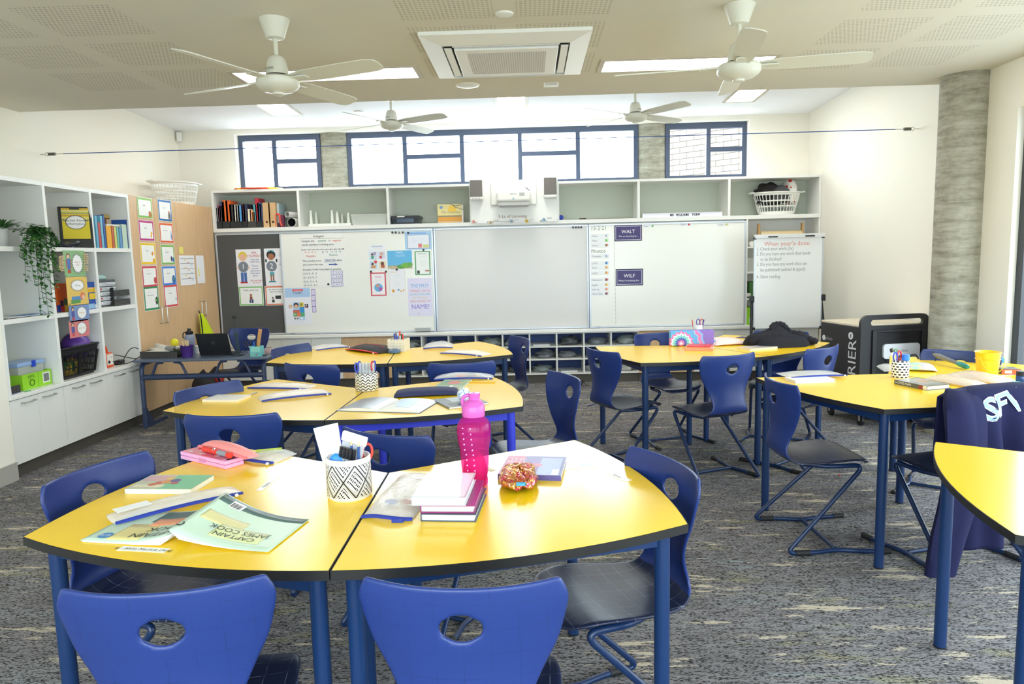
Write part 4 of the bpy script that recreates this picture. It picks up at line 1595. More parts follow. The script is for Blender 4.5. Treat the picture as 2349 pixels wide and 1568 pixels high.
# right whiteboard
z7 = lambda x, y: (1340 + x * .25506, 380 + y * .25506)
PU = (62, 50, 110)
for tl, br, a, b_, lb in (((272, 534), (520, 674), 'WALT', 'We are learning to...', 'upper'), ((283, 930), (530, 1074), 'WILF', "What I'm looking for...", 'lower')):
    poster('learning_sign', 'purple sign with white lettering on the right whiteboard, the %s of two' % lb, 'sign', z7(*tl), z7(*br), WY, (52, 44, 84),
           [(.04, .07, .96, .93, (220, 216, 232)), (.055, .095, .945, .905, PU)], [], [(a, .5, .42, .3, (240, 240, 246)), (b_, .5, .7, .145, (232, 232, 240))], tilt=R(0))
CARDS = [('Prayer', 630, (180, 190, 200)), ('Maths', 672, (110, 190, 90)), ('Library', 715, (150, 80, 60)), ('Timetable', 812, (170, 180, 205)), ('LOTE', 875, (60, 130, 190)), ('Sport', 915, (226, 160, 90)), ('Lunch', 962, (226, 150, 80)), ('Homework', 1025, (150, 50, 60)), ('English', 1070, (220, 170, 70)), ('Pack Up', 1110, (226, 140, 120)), ('Home Time', 1150, (120, 60, 70))]
for s_, y, c in CARDS:
    poster('timetable_card', 'small laminated timetable card reading %s on the right whiteboard' % s_.lower(), 'card', z7(62, y - 18), z7(226, y + 18), WY, (238, 240, 242), [(.74, .16, .96, .84, (232, 232, 226))], [(.84, .5, .07, c, 1), (.9, .4, .04, tuple(min(255, v + 50) for v in c), 1)], [(s_, .05, .54, .5, (90, 94, 100), 'LEFT')], group='timetable cards on the right whiteboard')
for x0, x1, s_, c in ((527, 640, 'Maths', (120, 190, 100)), (860, 965, 'English', (200, 60, 60)), (1195, 1305, 'Religion', (190, 190, 110))):
    poster('subject_card', 'small subject card reading %s along the top of the right whiteboard' % s_.lower(), 'card', z7(x0, 516 + (14 if x0 < 600 else 0)), z7(x1, 542 + (14 if x0 < 600 else 0)), WY, (238, 240, 242), [], [(.78, .5, .09, c, 1)], [(s_, .08, .5, .6, (120, 124, 130), 'LEFT')], group='subject cards on the right whiteboard')
WB2 = [o for o in bpy.data.objects if o.name.startswith('whiteboard.')][0]
def on_board(s_, px, size, col, t, y, align='LEFT', **k):
    p = at_y(*px, y)
    return text(s_, size, P(*col, .5), t, p - Vector(t.location), align=align, **k)


WB = [o for o in bpy.data.objects if o.get('label', '').startswith('whiteboard with purple signs')][0]
on_board('15·2·21', z7(58, 565), .062, (120, 130, 120), WB, BY - .0004, label='handwritten date')
on_board('Photos', z7(62, 770), .06, (110, 120, 115), WB, BY - .0004, label='handwritten word')
a, b_, c_ = at_y(*z7(268, 540), BY), at_y(*z7(285, 1430), BY), 0
m = MB()
for i in range(24):
    q = i / 24
    z0_, z1_ = a.z + (b_.z - a.z) * q, a.z + (b_.z - a.z) * (q + .034)
    xq = a.x + (b_.x - a.x) * q
    m.b2(xq - .0012, xq + .0012, BY - .0012, BY - .0002, z1_, z0_, P(120, 122, 126))
o = m.build('ruled_line', WB, smooth=0)
o.location = -Vector(WB.location)
for lbl in ('whiteboard covered', 'whiteboard with purple'):
    q = [o for o in bpy.data.objects if o.get('label', '').startswith(lbl)][0]
    x = q.location.x - .86
    text('IMPACT', .018, P(90, 92, 98), q, (x + .03 - q.location.x, -.0008, .009), align='LEFT')

# ------------------------------------------------------------------ projector panel, projector and loudspeakers
t = thing('mounting_wall_board', 'white panel under the high windows that carries the projector', 'panel', (-.323, 0, 1.906))
wb(MB().b2(-.826, .18, -.02, -.0015, 1.907, 2.372, LAM), 'panel_board', t, bevel=.002)
p0_, p1_ = at_y(1125, 418, -.03), at_y(1231, 469, -.03)
o = MB().b2(p0_.x, p1_.x, -.045, -.021, p1_.z, p0_.z, WHT).build('mounting_plate', t, bevel=.012, seg=3)
o.location = -Vector(t.location)
Lc = [('5 Ls of Listening', (1176, 496), .05, (130, 60, 60)), ('Listen', (1101, 507.5), .03, (226, 140, 70)), ('Look', (1138, 505.6), .03, (150, 160, 80)), ('Lips', (1185, 504), .03, (80, 130, 150)), ('Lap', (1220.5, 504), .03, (60, 70, 110)), ('Legs', (1260, 499.5), .03, (60, 76, 120))]
for s_, q, sz, c in Lc:
    p = at_y(*q, -.0205)
    text(s_, sz, P(*c), t, p - Vector(t.location))
for x, y, c, lb in ((1086.5, 508.5, (226, 170, 160), 'listen'), (1125, 510, (200, 180, 150), 'look'), (1173, 507, (170, 190, 200), 'lips'), (1208, 506.5, (226, 190, 90), 'lap'), (1247.5, 503.8, (150, 176, 205), 'legs')):
    p = at_y(x, y, -.0205)
    o = MB().cyl((0, 0, 0), (0, -.0016, 0), .026, P(244, 244, 244), 22).cyl((0, -.0016, 0), (0, -.0022, 0), .022, P(*c), 22).cyl((.004, -.0022, -.003), (.004, -.0027, -.003), .009, P(*[v // 2 + 40 for v in c]), 14).build('rule_sticker', loc=p)
    tag(o, 'round picture sticker for the word %s on the projector panel' % lb, 'sticker', 'round rule stickers on the projector panel')
    o = MB().b2(0, .12, -.0012, 0, -.014, .014, P(240, 240, 238)).build('word_strip', loc=p + Vector((.034, 0, -.006)), smooth=0)
    tag(o, 'pale word strip beside the round sticker for %s' % lb, 'label')

PYF = -.36
a, b_ = at_y(1137.6, 433, PYF), at_y(1217.5, 470, PYF)
cx_, zc_ = (a.x + b_.x) / 2, (a.z + b_.z) / 2
hw, hh_ = (b_.x - a.x) / 2, (a.z - b_.z) / 2
t = thing('projector', 'white short-throw projector mounted above the grey projection board', 'projector', (cx_, -.05, zc_))
MB().b2(-hw, hw, PYF + .05, .0, -hh_ * .55, hh_ * .75, WHT).build('body', t, bevel=.03, seg=4)
MB().b2(-hw * .9, hw * .9, PYF + .075, -.02, -hh_ * 1.0, -hh_ * .5, P(214, 214, 212)).build('base', t, bevel=.012)
MB().b2(-hw * .72, hw * .72, PYF + .1, .0, hh_ * .72, hh_ * 1.35, WHT).build('mount_arm', t, bevel=.01)
MB().b2(-hw * .6, hw * .6, PYF + .12, .0, hh_ * 1.35, hh_ * 1.75, WHT).build('arm_cover', t, bevel=.02, seg=3)
text('EPSON', .024, P(110, 112, 116), t, (0, PYF + .0496, hh_ * .34))
MB().b2(hw * .35, hw * .66, PYF + .0485, PYF + .052, hh_ * .1, hh_ * .5, P(190, 190, 190)).build('sensor_panel', t, smooth=0)
MB().cyl((0, PYF + .053, -.018), (0, PYF + .045, -.018), .011, P(150, 190, 200), 16).build('indicator', t)
MB().tube(fillet([(hw * .4, PYF + .2, hh_ * 1.3), (hw * .75, PYF + .14, hh_ * 1.15), (hw * .95, PYF + .16, hh_ * .8)], .03), .004, P(50, 60, 90), 8).build('cable', t)
SPG = P(122, 118, 114, .8)
for (xa, ya, xb, yb, lb) in ((1075.6, 412, 1108.6, 459, 'left'), (1246, 406, 1278.2, 454, 'right')):
    p, q = at_y(xa, ya, -.12), at_y(xb, yb, -.12)
    t = thing('wall_speaker', 'grey-fronted white wall speaker %s of the projector' % lb, 'speaker', ((p.x + q.x) / 2, -.0205, (p.z + q.z) / 2), group='wall speakers beside the projector')
    a, h = (q.x - p.x) / 2, (p.z - q.z) / 2
    MB().b2(-a, a, -.11, 0, -h, h, WHT).build('cabinet', t, bevel=.022, seg=4)
    MB().b2(-a + .006, a - .006, -.114, -.1, -h * .66, h - .006, SPG).build('grille', t, bevel=.012, seg=3)
    if lb == 'left':
        for k in (-1, 0, 1):
            MB().cyl((k * .036, -.108, -h * .82), (k * .036, -.119, -h * .82), .01, P(200, 198, 194), 14).build('knob', t)

# ------------------------------------------------------------------ things in the overhead bays
z3 = lambda x, y: (300 + x * .1913, 400 + y * .1913)
YF_ = .05
ZS = 1.9055
BOOKS = [(1014, 1035, 400, (70, 90, 140)), (1036, 1056, 395, (226, 226, 228)), (1057, 1078, 368, (150, 70, 110)), (1079, 1099, 372, (196, 190, 200)), (1100, 1114, 325, (58, 70, 140)), (1115, 1155, 309, (240, 112, 40)), (1156, 1196, 312, (236, 100, 34)), (1198, 1240, 356, (44, 44, 48)),
         (1243, 1270, 362, (226, 224, 218)), (1272, 1298, 366, (200, 202, 198)), (1299, 1339, 366, (94, 164, 222)), (1341, 1364, 352, (90, 44, 66)), (1366, 1396, 352, (52, 56, 84)), (1405, 1438, 415, (240, 232, 206)), (1440, 1466, 420, (236, 172, 124)), (1468, 1484, 452, (236, 112, 62)), (1485, 1502, 360, (92, 172, 182)),
         (1508, 1530, 282, (196, 44, 66)), (1532, 1556, 340, (104, 152, 204)), (1558, 1583, 346, (60, 70, 112))]
NM = ['slate blue', 'white', 'plum', 'lilac grey', 'navy', 'bright orange', 'deep orange', 'black', 'white spiral', 'pale grey', 'sky blue', 'dark maroon', 'midnight blue', 'cream', 'peach', 'orange red', 'turquoise', 'crimson', 'mid blue', 'dark slate']
for (xa, xb, yt, c), n in zip(BOOKS, NM):
    p, q = at_y(*z3(xa, 660), YF_), at_y(*z3(xb, yt), YF_)
    sbook('%s book standing in the black magazine files, overhead shelf left bay' % n, p.x, q.x, YF_, ZS + .0045, q.z - ZS - .0045, .2, c, group='books in the overhead magazine files')
FELT = P(46, 46, 48, .8)
MESHB = mat('black_wire_mesh', (40, 40, 42), .6, build=_dots(.006, (40, 40, 42), (110, 108, 104), .28, 'xz'))
for i, (xa, xb) in enumerate(((1005, 1099.5), (1100.5, 1197), (1197.5, 1340), (1340.5, 1402), (1403, 1503), (1506, 1588))):
    p, q = at_y(*z3(xa, 660), YF_ - .012), at_y(*z3(xb, 562), YF_ - .012)
    mt = MESHB if i == 4 else FELT
    x0, x1, y0, y1, zt, zb_ = p.x, q.x, YF_ - .012, YF_ + .22, q.z, ZS + .0005
    m = MB().b2(x0, x1, y0, y1, zb_, zb_ + .003, mt).b2(x0, x1, y0, y0 + .002, zb_ + .003, zt, mt).b2(x0, x1, y1 - .002, y1, zb_ + .003, zt + .12, mt)
    for xs_ in (x0, x1 - .0018):
        m.add([(xs_, y0, zb_), (xs_, y1, zb_), (xs_, y1, zt + .12), (xs_, y0 + .09, zt), (xs_, y0, zt), (xs_ + .0018, y0, zb_), (xs_ + .0018, y1, zb_), (xs_ + .0018, y1, zt + .12), (xs_ + .0018, y0 + .09, zt), (xs_ + .0018, y0, zt)],
              [(0, 1, 2, 3, 4), (9, 8, 7, 6, 5), (0, 4, 9, 5), (4, 3, 8, 9), (3, 2, 7, 8), (2, 1, 6, 7)], mt)
    o = m.build('magazine_file', smooth=0)
    tag(o, ['leftmost black magazine file in the overhead left bay', 'second black magazine file from the left, holding the orange books', 'third black magazine file from the left, holding the sky blue book', 'fourth black magazine file from the left, holding the midnight blue book', 'black mesh magazine file holding the cream and peach books', 'black magazine file next to the tan lever arch files'][i], 'magazine file', 'black magazine files in the overhead bay')
TAN = P(214, 174, 126, .6)
for i, (xa, xb) in enumerate(((1592, 1662), (1665, 1737))):
    p, q = at_y(*z3(xa, 660), YF_ - .01), at_y(*z3(xb, 335), YF_ - .01)
    t = thing('lever_arch_file', 'tan cardboard lever arch file, %s of the two in the overhead bay' % ('left' if i == 0 else 'right'), 'folder', ((p.x + q.x) / 2, YF_ - .01, ZS), group='tan lever arch files')
    a, h = (q.x - p.x) / 2 - .001, q.z - ZS
    MB().b2(-a, -a + .003, 0, .26, 0, h, TAN).b2(a - .003, a, 0, .26, 0, h, TAN).b2(-a, a, 0, .003, 0, h, TAN).build('cover', t, smooth=0)
    MB().b2(-a + .004, a - .004, .02, .23, .006, h - .02, PAPER).build('pages', t, smooth=0)
    MB().lathe([(.007, -.001), (.0125, -.002), (.0125, 0)], STEEL, 18, M=Matrix.Translation((0, 0, .065)) @ Matrix.Rotation(PI / 2, 4, 'X')).cyl((0, -.0002, .065), (0, -.0012, .065), .0072, BLK, 14).build('finger_ring', t)
p, q = at_y(*z3(1742, 655), YF_ + .02), at_y(*z3(1772, 345), YF_ + .02)
sbook('pale blue catalogue standing right of the tan files in the overhead bay', p.x, q.x, YF_ + .03, ZS, q.z - ZS, .21, (186, 214, 222), name='catalogue', cat='catalogue')
p = at_y(*z3(1795, 655), YF_)
o = MB().tube(fillet([(-.05, 0, .01), (-.05, 0, .15), (.0, 0, .15), (.0, 0, .06), (.02, 0, .012)], .02), .012, P(232, 84, 66, .4), 8).b2(.01, .045, -.004, .05, 0, .14, P(110, 40, 70)).b2(-.04, 0.005, .005, .045, 0, .05, P(60, 30, 50)).build('tape_dispenser', loc=(p.x, YF_, ZS + .0025))
tag(o, 'bright red tape dispenser beside the rolled posters overhead', 'tape dispenser')
ROLL = P(222, 222, 220, .6)
for c, r, inn, lb in (((1930, 592), .052, P(40, 40, 50), 'lower and wider'), ((1872, 472), .034, P(196, 196, 194), 'upper')):
    p = at_y(*z3(*c), YF_ - .02)
    t = thing('rolled_poster', 'rolled white poster in the overhead left bay, the %s of two' % lb, 'poster roll', (p.x, YF_ - .02, ZS + (r + .0005 if r > .05 else .145)), R(-6 if r > .05 else -22), 'rolled posters')
    m = MB()
    m.lathe([(r, 0), (r, .3 if r > .05 else .26)], ROLL, 28, cap=False, M=Matrix.Rotation(-PI / 2, 4, 'X'))
    m.lathe([(r - .003, .3 if r > .05 else .26), (r - .003, 0)], inn, 28, cap=False, M=Matrix.Rotation(-PI / 2, 4, 'X'))
    m.lathe([(r - .003, 0), (r, 0)], ROLL, 28, cap=False, M=Matrix.Rotation(-PI / 2, 4, 'X'))
    m.build('paper_roll', t)

# upturned white trays with tall legs, clear tub, black box, picture book
z8 = lambda x, y: (480 + x * .22137, 380 + y * .22137)
TR = P(232, 234, 226, .35)
for k, (x0, x1, leg) in enumerate((((1030), 1300, [(1055, 465), (1150, 505), (1290, 490)]), (1305, 1470, [(1330, 490), (1382, 452), (1440, 490), (1463, 470)]))):
    p, q = at_y(*z8(x0, 640), .06), at_y(*z8(x1, 600), .06)
    t = thing('upturned_tray', 'upturned white plastic tray with tall legs in the overhead second bay, %s' % ('left' if k == 0 else 'right'), 'tray', (0, 0, ZS), group='upturned white trays')
    m = MB()
    w_ = q.x - p.x
    m.b2(p.x, q.x, .06, .075, 0, .03, TR).b2(p.x, q.x, .285, .3, 0, .03, TR).b2(p.x, p.x + .015, .075, .285, 0, .03, TR).b2(q.x - .015, q.x, .075, .285, 0, .03, TR).b2(p.x + .015, q.x - .015, .075, .285, 0, .004, TR)
    m.build('tray', t, bevel=.003)
    zt = max(.1, at_y(*z8(leg[0][0], leg[0][1]), .07).z - ZS)
    for xx in (p.x + .03, q.x - .03):
        for yy in (.075, .285):
            MB().tube([(xx, yy, .03), (xx, yy, zt)], [.02, .011], TR, 12).build('leg', t)
CLR = glassy('frosted_clear_plastic', (226, 230, 222), .45, .3)
def tub(name, label, cat, x0, x1, y0, y1, z, h, mt, lidmt=None, tap=.012, handle=None, lidh=.02, rim=True):
    t = thing(name, label, cat, ((x0 + x1) / 2, (y0 + y1) / 2, z))
    a, b_ = (x1 - x0) / 2, (y1 - y0) / 2
    th = .003
    m = MB()
    def ring(k, zz, o=0):
        f = 1 - tap * (1 - k) / a
        return [(-a * f + o, -b_ * f + o, zz), (a * f - o, -b_ * f + o, zz), (a * f - o, b_ * f - o, zz), (-a * f + o, b_ * f - o, zz)]
    vs = ring(0, 0) + ring(1, h) + ring(1, h, th) + ring(0, th, th)
    fs = [(3, 2, 1, 0)] + [(i, (i + 1) % 4, 4 + (i + 1) % 4, 4 + i) for i in range(4)] + [(4 + i, 4 + (i + 1) % 4, 8 + (i + 1) % 4, 8 + i) for i in range(4)] + [(8 + i, 8 + (i + 1) % 4, 12 + (i + 1) % 4, 12 + i) for i in range(4)] + [(12, 13, 14, 15)]
    m.add(vs, fs, mt)
    if rim:
        m.b2(-a - .006, a + .006, -b_ - .006, -b_, h - .012, h, mt).b2(-a - .006, a + .006, b_, b_ + .006, h - .012, h, mt).b2(-a - .006, -a, -b_, b_, h - .012, h, mt).b2(a, a + .006, -b_, b_, h - .012, h, mt)
    m.build('tub', t, smooth=0)
    if lidmt:
        MB().b2(-a - .008, a + .008, -b_ - .008, b_ + .008, h, h + lidh, lidmt).build('lid', t, bevel=.006)
    if handle:
        for s_ in (-1, 1):
            MB().box((s_ * (a + .009), 0, h + .002), (.014, .07, .05), handle).build('clip', t, bevel=.003)
    return t


p, q = at_y(*z8(1475, 640), .04), at_y(*z8(1850, 495), .04)
tub('storage_tub', 'frosted clear plastic tub in the overhead second bay', 'storage box', p.x, q.x - .01, .04, .3, ZS, q.z - ZS, CLR)
p, q = at_y(*z8(1893, 622), .04), at_y(*z8(2170, 512), .04)
t = tub('storage_box', 'black lidded storage box with a dark blue window, overhead third bay', 'storage box', p.x, q.x, .04, .32, ZS, q.z - ZS - .022, P(34, 38, 48, .3), P(30, 33, 42, .3))
MB().b2(-.1, .1, -.142, -.1395, .02, .075, mat('dark_blue_window', (44, 66, 92), .15)).build('window_panel', t, smooth=0)
lab(MB().box((-.05, -.135, q.z - ZS - .012), (.09, .03, .012), WHT).build('handle', t, bevel=.003), 'white handle')
a, b_ = at_y(1004.7, 514, .16), at_y(1062, 467, .16)
t = thing('picture_book', 'large picture book with a yellow landscape cover standing in the overhead bay', 'book', ((a.x + b_.x) / 2, .17, ZS))
w_, h = (b_.x - a.x) / 2, b_.z - ZS
MB().b2(-w_, w_, 0, .003, 0, h, P(240, 226, 170)).b2(-w_, w_, .012, .015, 0, h, P(240, 226, 170)).b2(-w_, -w_ + .003, .003, .012, 0, h, P(236, 200, 120)).b2(w_ - .02, w_, -.0004, 0, 0, h, P(230, 226, 220)).build('cover', t, smooth=0)
MB().b2(-w_ + .004, w_ - .004, .0032, .0118, .003, h - .004, PAPER).build('pages', t, smooth=0)
m = MB()
for v0, v1, c in ((0, .12, (226, 196, 150)), (.12, .34, (226, 160, 70)), (.34, .42, (150, 140, 110)), (.42, 1, (236, 222, 156))):
    m.quad([(-w_, -.0005, h * v0), (w_ - .02, -.0005, h * v0), (w_ - .02, -.0005, h * v1), (-w_, -.0005, h * v1)], P(*c))
m.quad([(.02 + .05 * math.cos(q), -.0008, h * .74 + .04 * math.sin(q)) for q in [i * PI / 8 for i in range(16)]], P(245, 204, 84))
m.tube([(w_, -.001, h * .98), (.06, -.001, h * .9), (.0, -.001, h * .99)], .003, P(96, 96, 116), 5).tube([(w_, -.001, h * .7), (.05, -.001, h * .85), (.03, -.001, h * .95)], .003, P(96, 96, 116), 5)
m.quad([(-w_ * .72 + .02 * math.cos(q), -.001, h * .84 + .02 * math.sin(q)) for q in [i * PI / 8 for i in range(16)]], P(120, 160, 210))
m.build('cover_picture', t, smooth=0)
text('My Country', .045, P(150, 140, 130), t, (-.0, -.002, h * .58), shear=.3)
p = at_y(1283, 505, .03)
o = MB().ball((0, 0, 0), .03, P(34, 62, 170, .4), 12).build('blue_ball', loc=(p.x + .02, .05, ZS + .0305))
tag(o, 'small dark blue ball on the overhead shelf right of the projector panel', 'ball')
a, b_ = at_y(1325, 504, .06), at_y(1458, 500, .06)
o = MB().b2(0, b_.x - a.x, -.02, .03, 0, .006, P(118, 96, 70)).b2(.02, .1, -.03, .04, .006, .016, P(70, 52, 40)).build('wooden_strip', loc=(a.x, .06, ZS), bevel=.002)
tag(o, 'flat brown wooden strip lying on the overhead shelf', 'wooden strip')
a, b_ = at_y(1474, 502, .03), at_y(1657, 485, .03)
t = thing('letter_sign', 'long white sign with black name lettering in an overhead bay', 'sign', ((a.x + b_.x) / 2, .03, ZS))
w_, h = (b_.x - a.x) / 2, b_.z - ZS
MB().b2(-w_, w_, 0, .03, 0, h, P(236, 236, 246, .3)).b2(-w_, w_, -.004, 0, h - .008, h, P(226, 226, 238, .3)).b2(-w_, w_, -.004, 0, 0, .006, P(226, 226, 238, .3)).build('sign_panel', t, smooth=0)
text('MR  WILLIAMS   PCRW', h * .7, P(24, 24, 26), t, (.03, -.0046, h * .48), space=1.3, sx=.76, bold=.0016)


def basket(label, c, rx, ry, h, tap, rz, group, handles=True):
    """oval laundry basket with slotted walls"""
    t = thing('laundry_basket', label, 'basket', c, rz, group)
    n = 36
    def rg(z, k=1.0, d=0):
        f = tap + (1 - tap) * z / h
        return [((rx * f * k + d) * math.cos(2 * PI * i / n), (ry * f * k + d) * math.sin(2 * PI * i / n), z) for i in range(n)]
    m = MB()
    def hoop(z0_, z1_):
        a, b_, a2, b2 = rg(z0_), rg(z1_), rg(z0_, 1, -.004), rg(z1_, 1, -.004)
        m.add(a + b_ + b2 + a2, [(k * n + i, k * n + (i + 1) % n, ((k + 1) % 4) * n + (i + 1) % n, ((k + 1) % 4) * n + i) for k in range(4) for i in range(n)], WHT)
    hoop(0, h * .16)
    hoop(h * .36, h * .41)
    hoop(h * .6, h * .66)
    hoop(h * .88, h)
    m.add(rg(.002), [tuple(range(n))], WHT)
    for i in range(n):
        for z0_, z1_ in ((h * .15, h * .37), (h * .4, h * .61), (h * .65, h * .89)):
            a, b_ = rg(z0_, 1, -.002)[i], rg(z1_, 1, -.002)[i]
            m.tube([a, b_], .0042 * rx / .26, WHT, 5, cap=False)
    m.build('slotted_body', t, smooth=50)
    k = MB()
    k.tube(rg(h, 1, .004), .008, WHT, 8, closed=True)
    k.build('rim', t)
    if handles:
        for s_ in (-1, 1):
            MB().tube(fillet([(s_ * rx * .985, -.06, h), (s_ * (rx + .04), -.055, h + .006), (s_ * (rx + .04), .055, h + .006), (s_ * rx * .985, .06, h)], .03), .009, WHT, 8).build('handle', t)
    return t


a, b_ = at_y(1717, 441, .17), at_y(1850, 440, .17)
BX = (a.x + b_.x) / 2
bh = a.z - ZS - .015
basket('white laundry basket full of bags in the overhead right bay', (BX, .2, ZS + .0005), .27, .185, bh, .74, 0, 'white laundry baskets')
def lump(name, label, cat, c, sx, sy, sz, mt, seed, rough_=.22, group=None, rz=0, extra=None, n=18):
    rr = random.Random(seed)
    ph = [(rr.uniform(1, 4), rr.uniform(1, 4), rr.uniform(1, 4), rr.uniform(0, 6)) for _ in range(7)]
    def f(u, v):
        a, b_ = 2 * PI * u, PI * (v - .5)
        d = Vector((math.cos(a) * math.cos(b_), math.sin(a) * math.cos(b_), math.sin(b_)))
        k = 1 + rough_ * sum(math.sin(p[0] * d.x * 2 + p[1] * d.y * 2 + p[2] * d.z * 2.4 + p[3]) for p in ph) / 3.2
        z = d.z * k
        return (d.x * k * sx, d.y * k * sy, (max(z, -.55) + .55) * sz / 1.55)
    m = MB().grid(f, 2 * n, n, mt)
    if extra:
        extra(m)
    o = m.build(name, loc=c, rot=rz, smooth=80)
    return tag(o, label, cat, group)


def _spots(nt, b):
    v = nd(nt, 'ShaderNodeTexVoronoi')
    v.inputs['Scale'].default_value = 14
    nt.links.new(tex_vec(nt, (1, 1, 1)), v.inputs['Vector'])
    nt.links.new(ramp(nt, v.outputs['Distance'], [(.3, lin((205, 50, 40))), (.36, lin((238, 236, 230)))]), b.inputs['Base Color'])


SPOT = mat('red_spotted_bag', (236, 234, 228), .4, build=_spots)
lump('drawstring_bag', 'black bag piled at the left in the overhead laundry basket', 'bag', (BX - .09, .2, ZS + bh * .5), .15, .12, bh * .5 + .13, P(34, 30, 30, .8), 3)
lump('folded_bag', 'dark grey bag at the front of the overhead laundry basket', 'bag', (BX + .02, .12, ZS + bh * .55), .12, .07, bh * .45 + .075, P(76, 76, 80, .7), 5, .12)
lump('carry_bag', 'white carry bag with red spots in the overhead laundry basket', 'bag', (BX + .15, .2, ZS + bh * .5), .09, .11, bh * .5 + .14, SPOT, 8)
# hoop on top of the shelf
p = at_y(593, 428, .24)
o = MB().tube([(.27 * math.cos(q), .25 * math.sin(q), .012 + .011 * (1 + math.sin(q))) for q in [i * PI / 24 for i in range(48)]], .011, mat('red_yellow_hoop', (226, 96, 40), .35, build=lambda nt, b: nt.links.new(ramp(nt, noise(nt, tex_vec(nt, (1, 1, 1)), 5, 0), [(.48, lin((222, 80, 40))), (.52, lin((240, 190, 50)))]), b.inputs['Base Color'])), 10, closed=True).build('hoop', loc=(p.x, .24, 2.346))
tag(o, 'red and yellow plastic hoop lying on top of the overhead shelf', 'hoop')
a, b_ = at_x(365, 413, -4.12), at_x(470, 413, -4.12)
basket('empty white laundry basket on top of the beech cupboards', (-4.12, -.3, 2.154), .27, .19, .25, .78, PI / 2 - .5, 'white laundry baskets')

# ------------------------------------------------------------------ easel, open shelves behind it
t = thing('flipchart_easel', 'white flipchart easel with handwritten list on black tripod legs', 'easel', (2.6, -.6, 0))
ye = -.6
a, b_, c, d = [at_y(*q, ye) for q in ((1729, 547), (1884.5, 541), (1731.5, 753), (1886, 751))]
x0, x1, z0_, z1_ = (a.x + c.x) / 2, (b_.x + d.x) / 2, (c.z + d.z) / 2, (a.z + b_.z) / 2
W_ = lambda m, n, **k: wb(m, n, t, **k)
EB = mat('easel_board', (248, 249, 250), .25)
W_(MB().b2(x0, x1, ye, ye + .02, z0_, z1_, EB), 'writing_board', bevel=.004)
W_(MB().b2(x0 - .006, x0 + .006, ye - .004, ye + .022, z0_, z1_, ALU).b2(x1 - .006, x1 + .006, ye - .004, ye + .022, z0_, z1_, ALU).b2(x0, x1, ye - .004, ye + .022, z0_ - .006, z0_ + .006, ALU), 'board_frame', bevel=.002)
W_(MB().b2(x0 - .008, x1 + .008, ye - .03, ye + .02, z1_ - .005, z1_ + .035, P(232, 234, 236, .3)), 'clamp_bar', bevel=.004)
for x in (x0 + .13, x1 - .2):
    W_(MB().b2(x, x + .1, ye - .036, ye - .029, z1_ + .002, z1_ + .016, BLK), 'clamp_knob', bevel=.002)
for x in (x0, x1):
    for z in (z0_, z1_):
        W_(MB().box((x, ye + .008, z), (.03, .034, .03), BLK), 'corner_cap', bevel=.004)
zk_ = at_y(1893, 682, ye).z
for s_, x in ((-1, x0 - .03), (1, x1 + .03)):
    W_(MB().tube([(x - .02 * s_, ye + .05, zk_ + .03), (x + .03 * s_, ye - .12, .02)], .016, BLK, 12), 'leg')
    W_(MB().box((x - .01 * s_, ye + .02, zk_), (.045, .07, .07), BLK), 'leg_clamp', bevel=.01)
W_(MB().tube([((x0 + x1) / 2, ye + .06, zk_ + .2), ((x0 + x1) / 2, ye + .42, .02)], .016, BLK, 12), 'leg')
ze = lambda x, y: at_y(1340 + x * .25506, 380 + y * .25506, ye - .001) - Vector(t.location)
HW = P(150, 152, 156)
text("When your'e done:", .066, P(236, 150, 140), t, ze(1828, 700), label='heading in faded red marker', sx=.95)
for s_, x, y in (('1. Check your work (3x)', 1550, 750), ('2. Do you have any work that needs', 1550, 795), ('to be finished?', 1585, 842), ('3. Do you have any work that can', 1550, 888), ('be published? (edited & typed)', 1585, 938), ('4. Silent reading', 1550, 1000)):
    text(s_, .05, HW, t, ze(x, y), align='LEFT', sx=.78)
# paper roll on its wooden holder
a, b_ = at_y(*z7(1572, 650), .1), at_y(*z7(1968, 530), .1)
t = thing('paper_roll_holder', 'wooden holder with a roll of cream paper behind the easel', 'paper roll', (a.x, .12, SZ[3] + .0005))
w_ = b_.x - a.x
for x in (0, w_):
    MB().box((x, 0, .13), (.022, .05, .26), P(216, 170, 110)).box((x, 0, .0125), (.022, .2, .025), P(216, 170, 110)).build('post', t, bevel=.003)
MB().cyl((.015, 0, .12), (w_ - .015, 0, .12), .055, P(238, 216, 172, .7), 24).build('paper', t)
MB().cyl((-.03, 0, .12), (w_ + .03, 0, .12), .01, P(190, 140, 84), 12).build('axle', t)
p = at_y(1718, 553, .1)
o = MB().cyl((0, 0, 0), (.0, .2, 0), .03, PAPER, 18).build('paper_tube', loc=(p.x + .03, .08, SZ[3] + .0305))
tag(o, 'rolled white sheet on the open shelf left of the easel', 'paper')
box_thing('storage_tub', 'pale translucent box on the open shelf left of the easel', 'storage box', (2.43, .15, SZ[2] + .0005), (.12, .2, .16), CLR)
box_thing('green_box', 'dark green box on the open shelf partly behind the easel', 'box', (2.47, .15, SZ[1] + .0005), (.14, .2, .19), P(60, 110, 50))
o = box_thing('paper_ream', 'lime green ream of paper on the lowest open shelf by the easel', 'paper', (2.455, .12, .6415), (.18, .2, .2), P(140, 210, 40))
o2 = MB().cyl((0, -.1002, .13), (0, -.1012, .13), .04, P(60, 100, 40), 20).b2(-.06, .05, -.1012, -.1002, .02, .08, P(226, 232, 216)).build('printed_label', o, smooth=0)
text('REPC', .03, P(50, 90, 40), o, (0, -.1016, .1))
poster('price_card', 'small papers on the open shelf edge by the easel', 'paper', (1709, 672), (1722, 680), ('y', .005), (226, 220, 214))

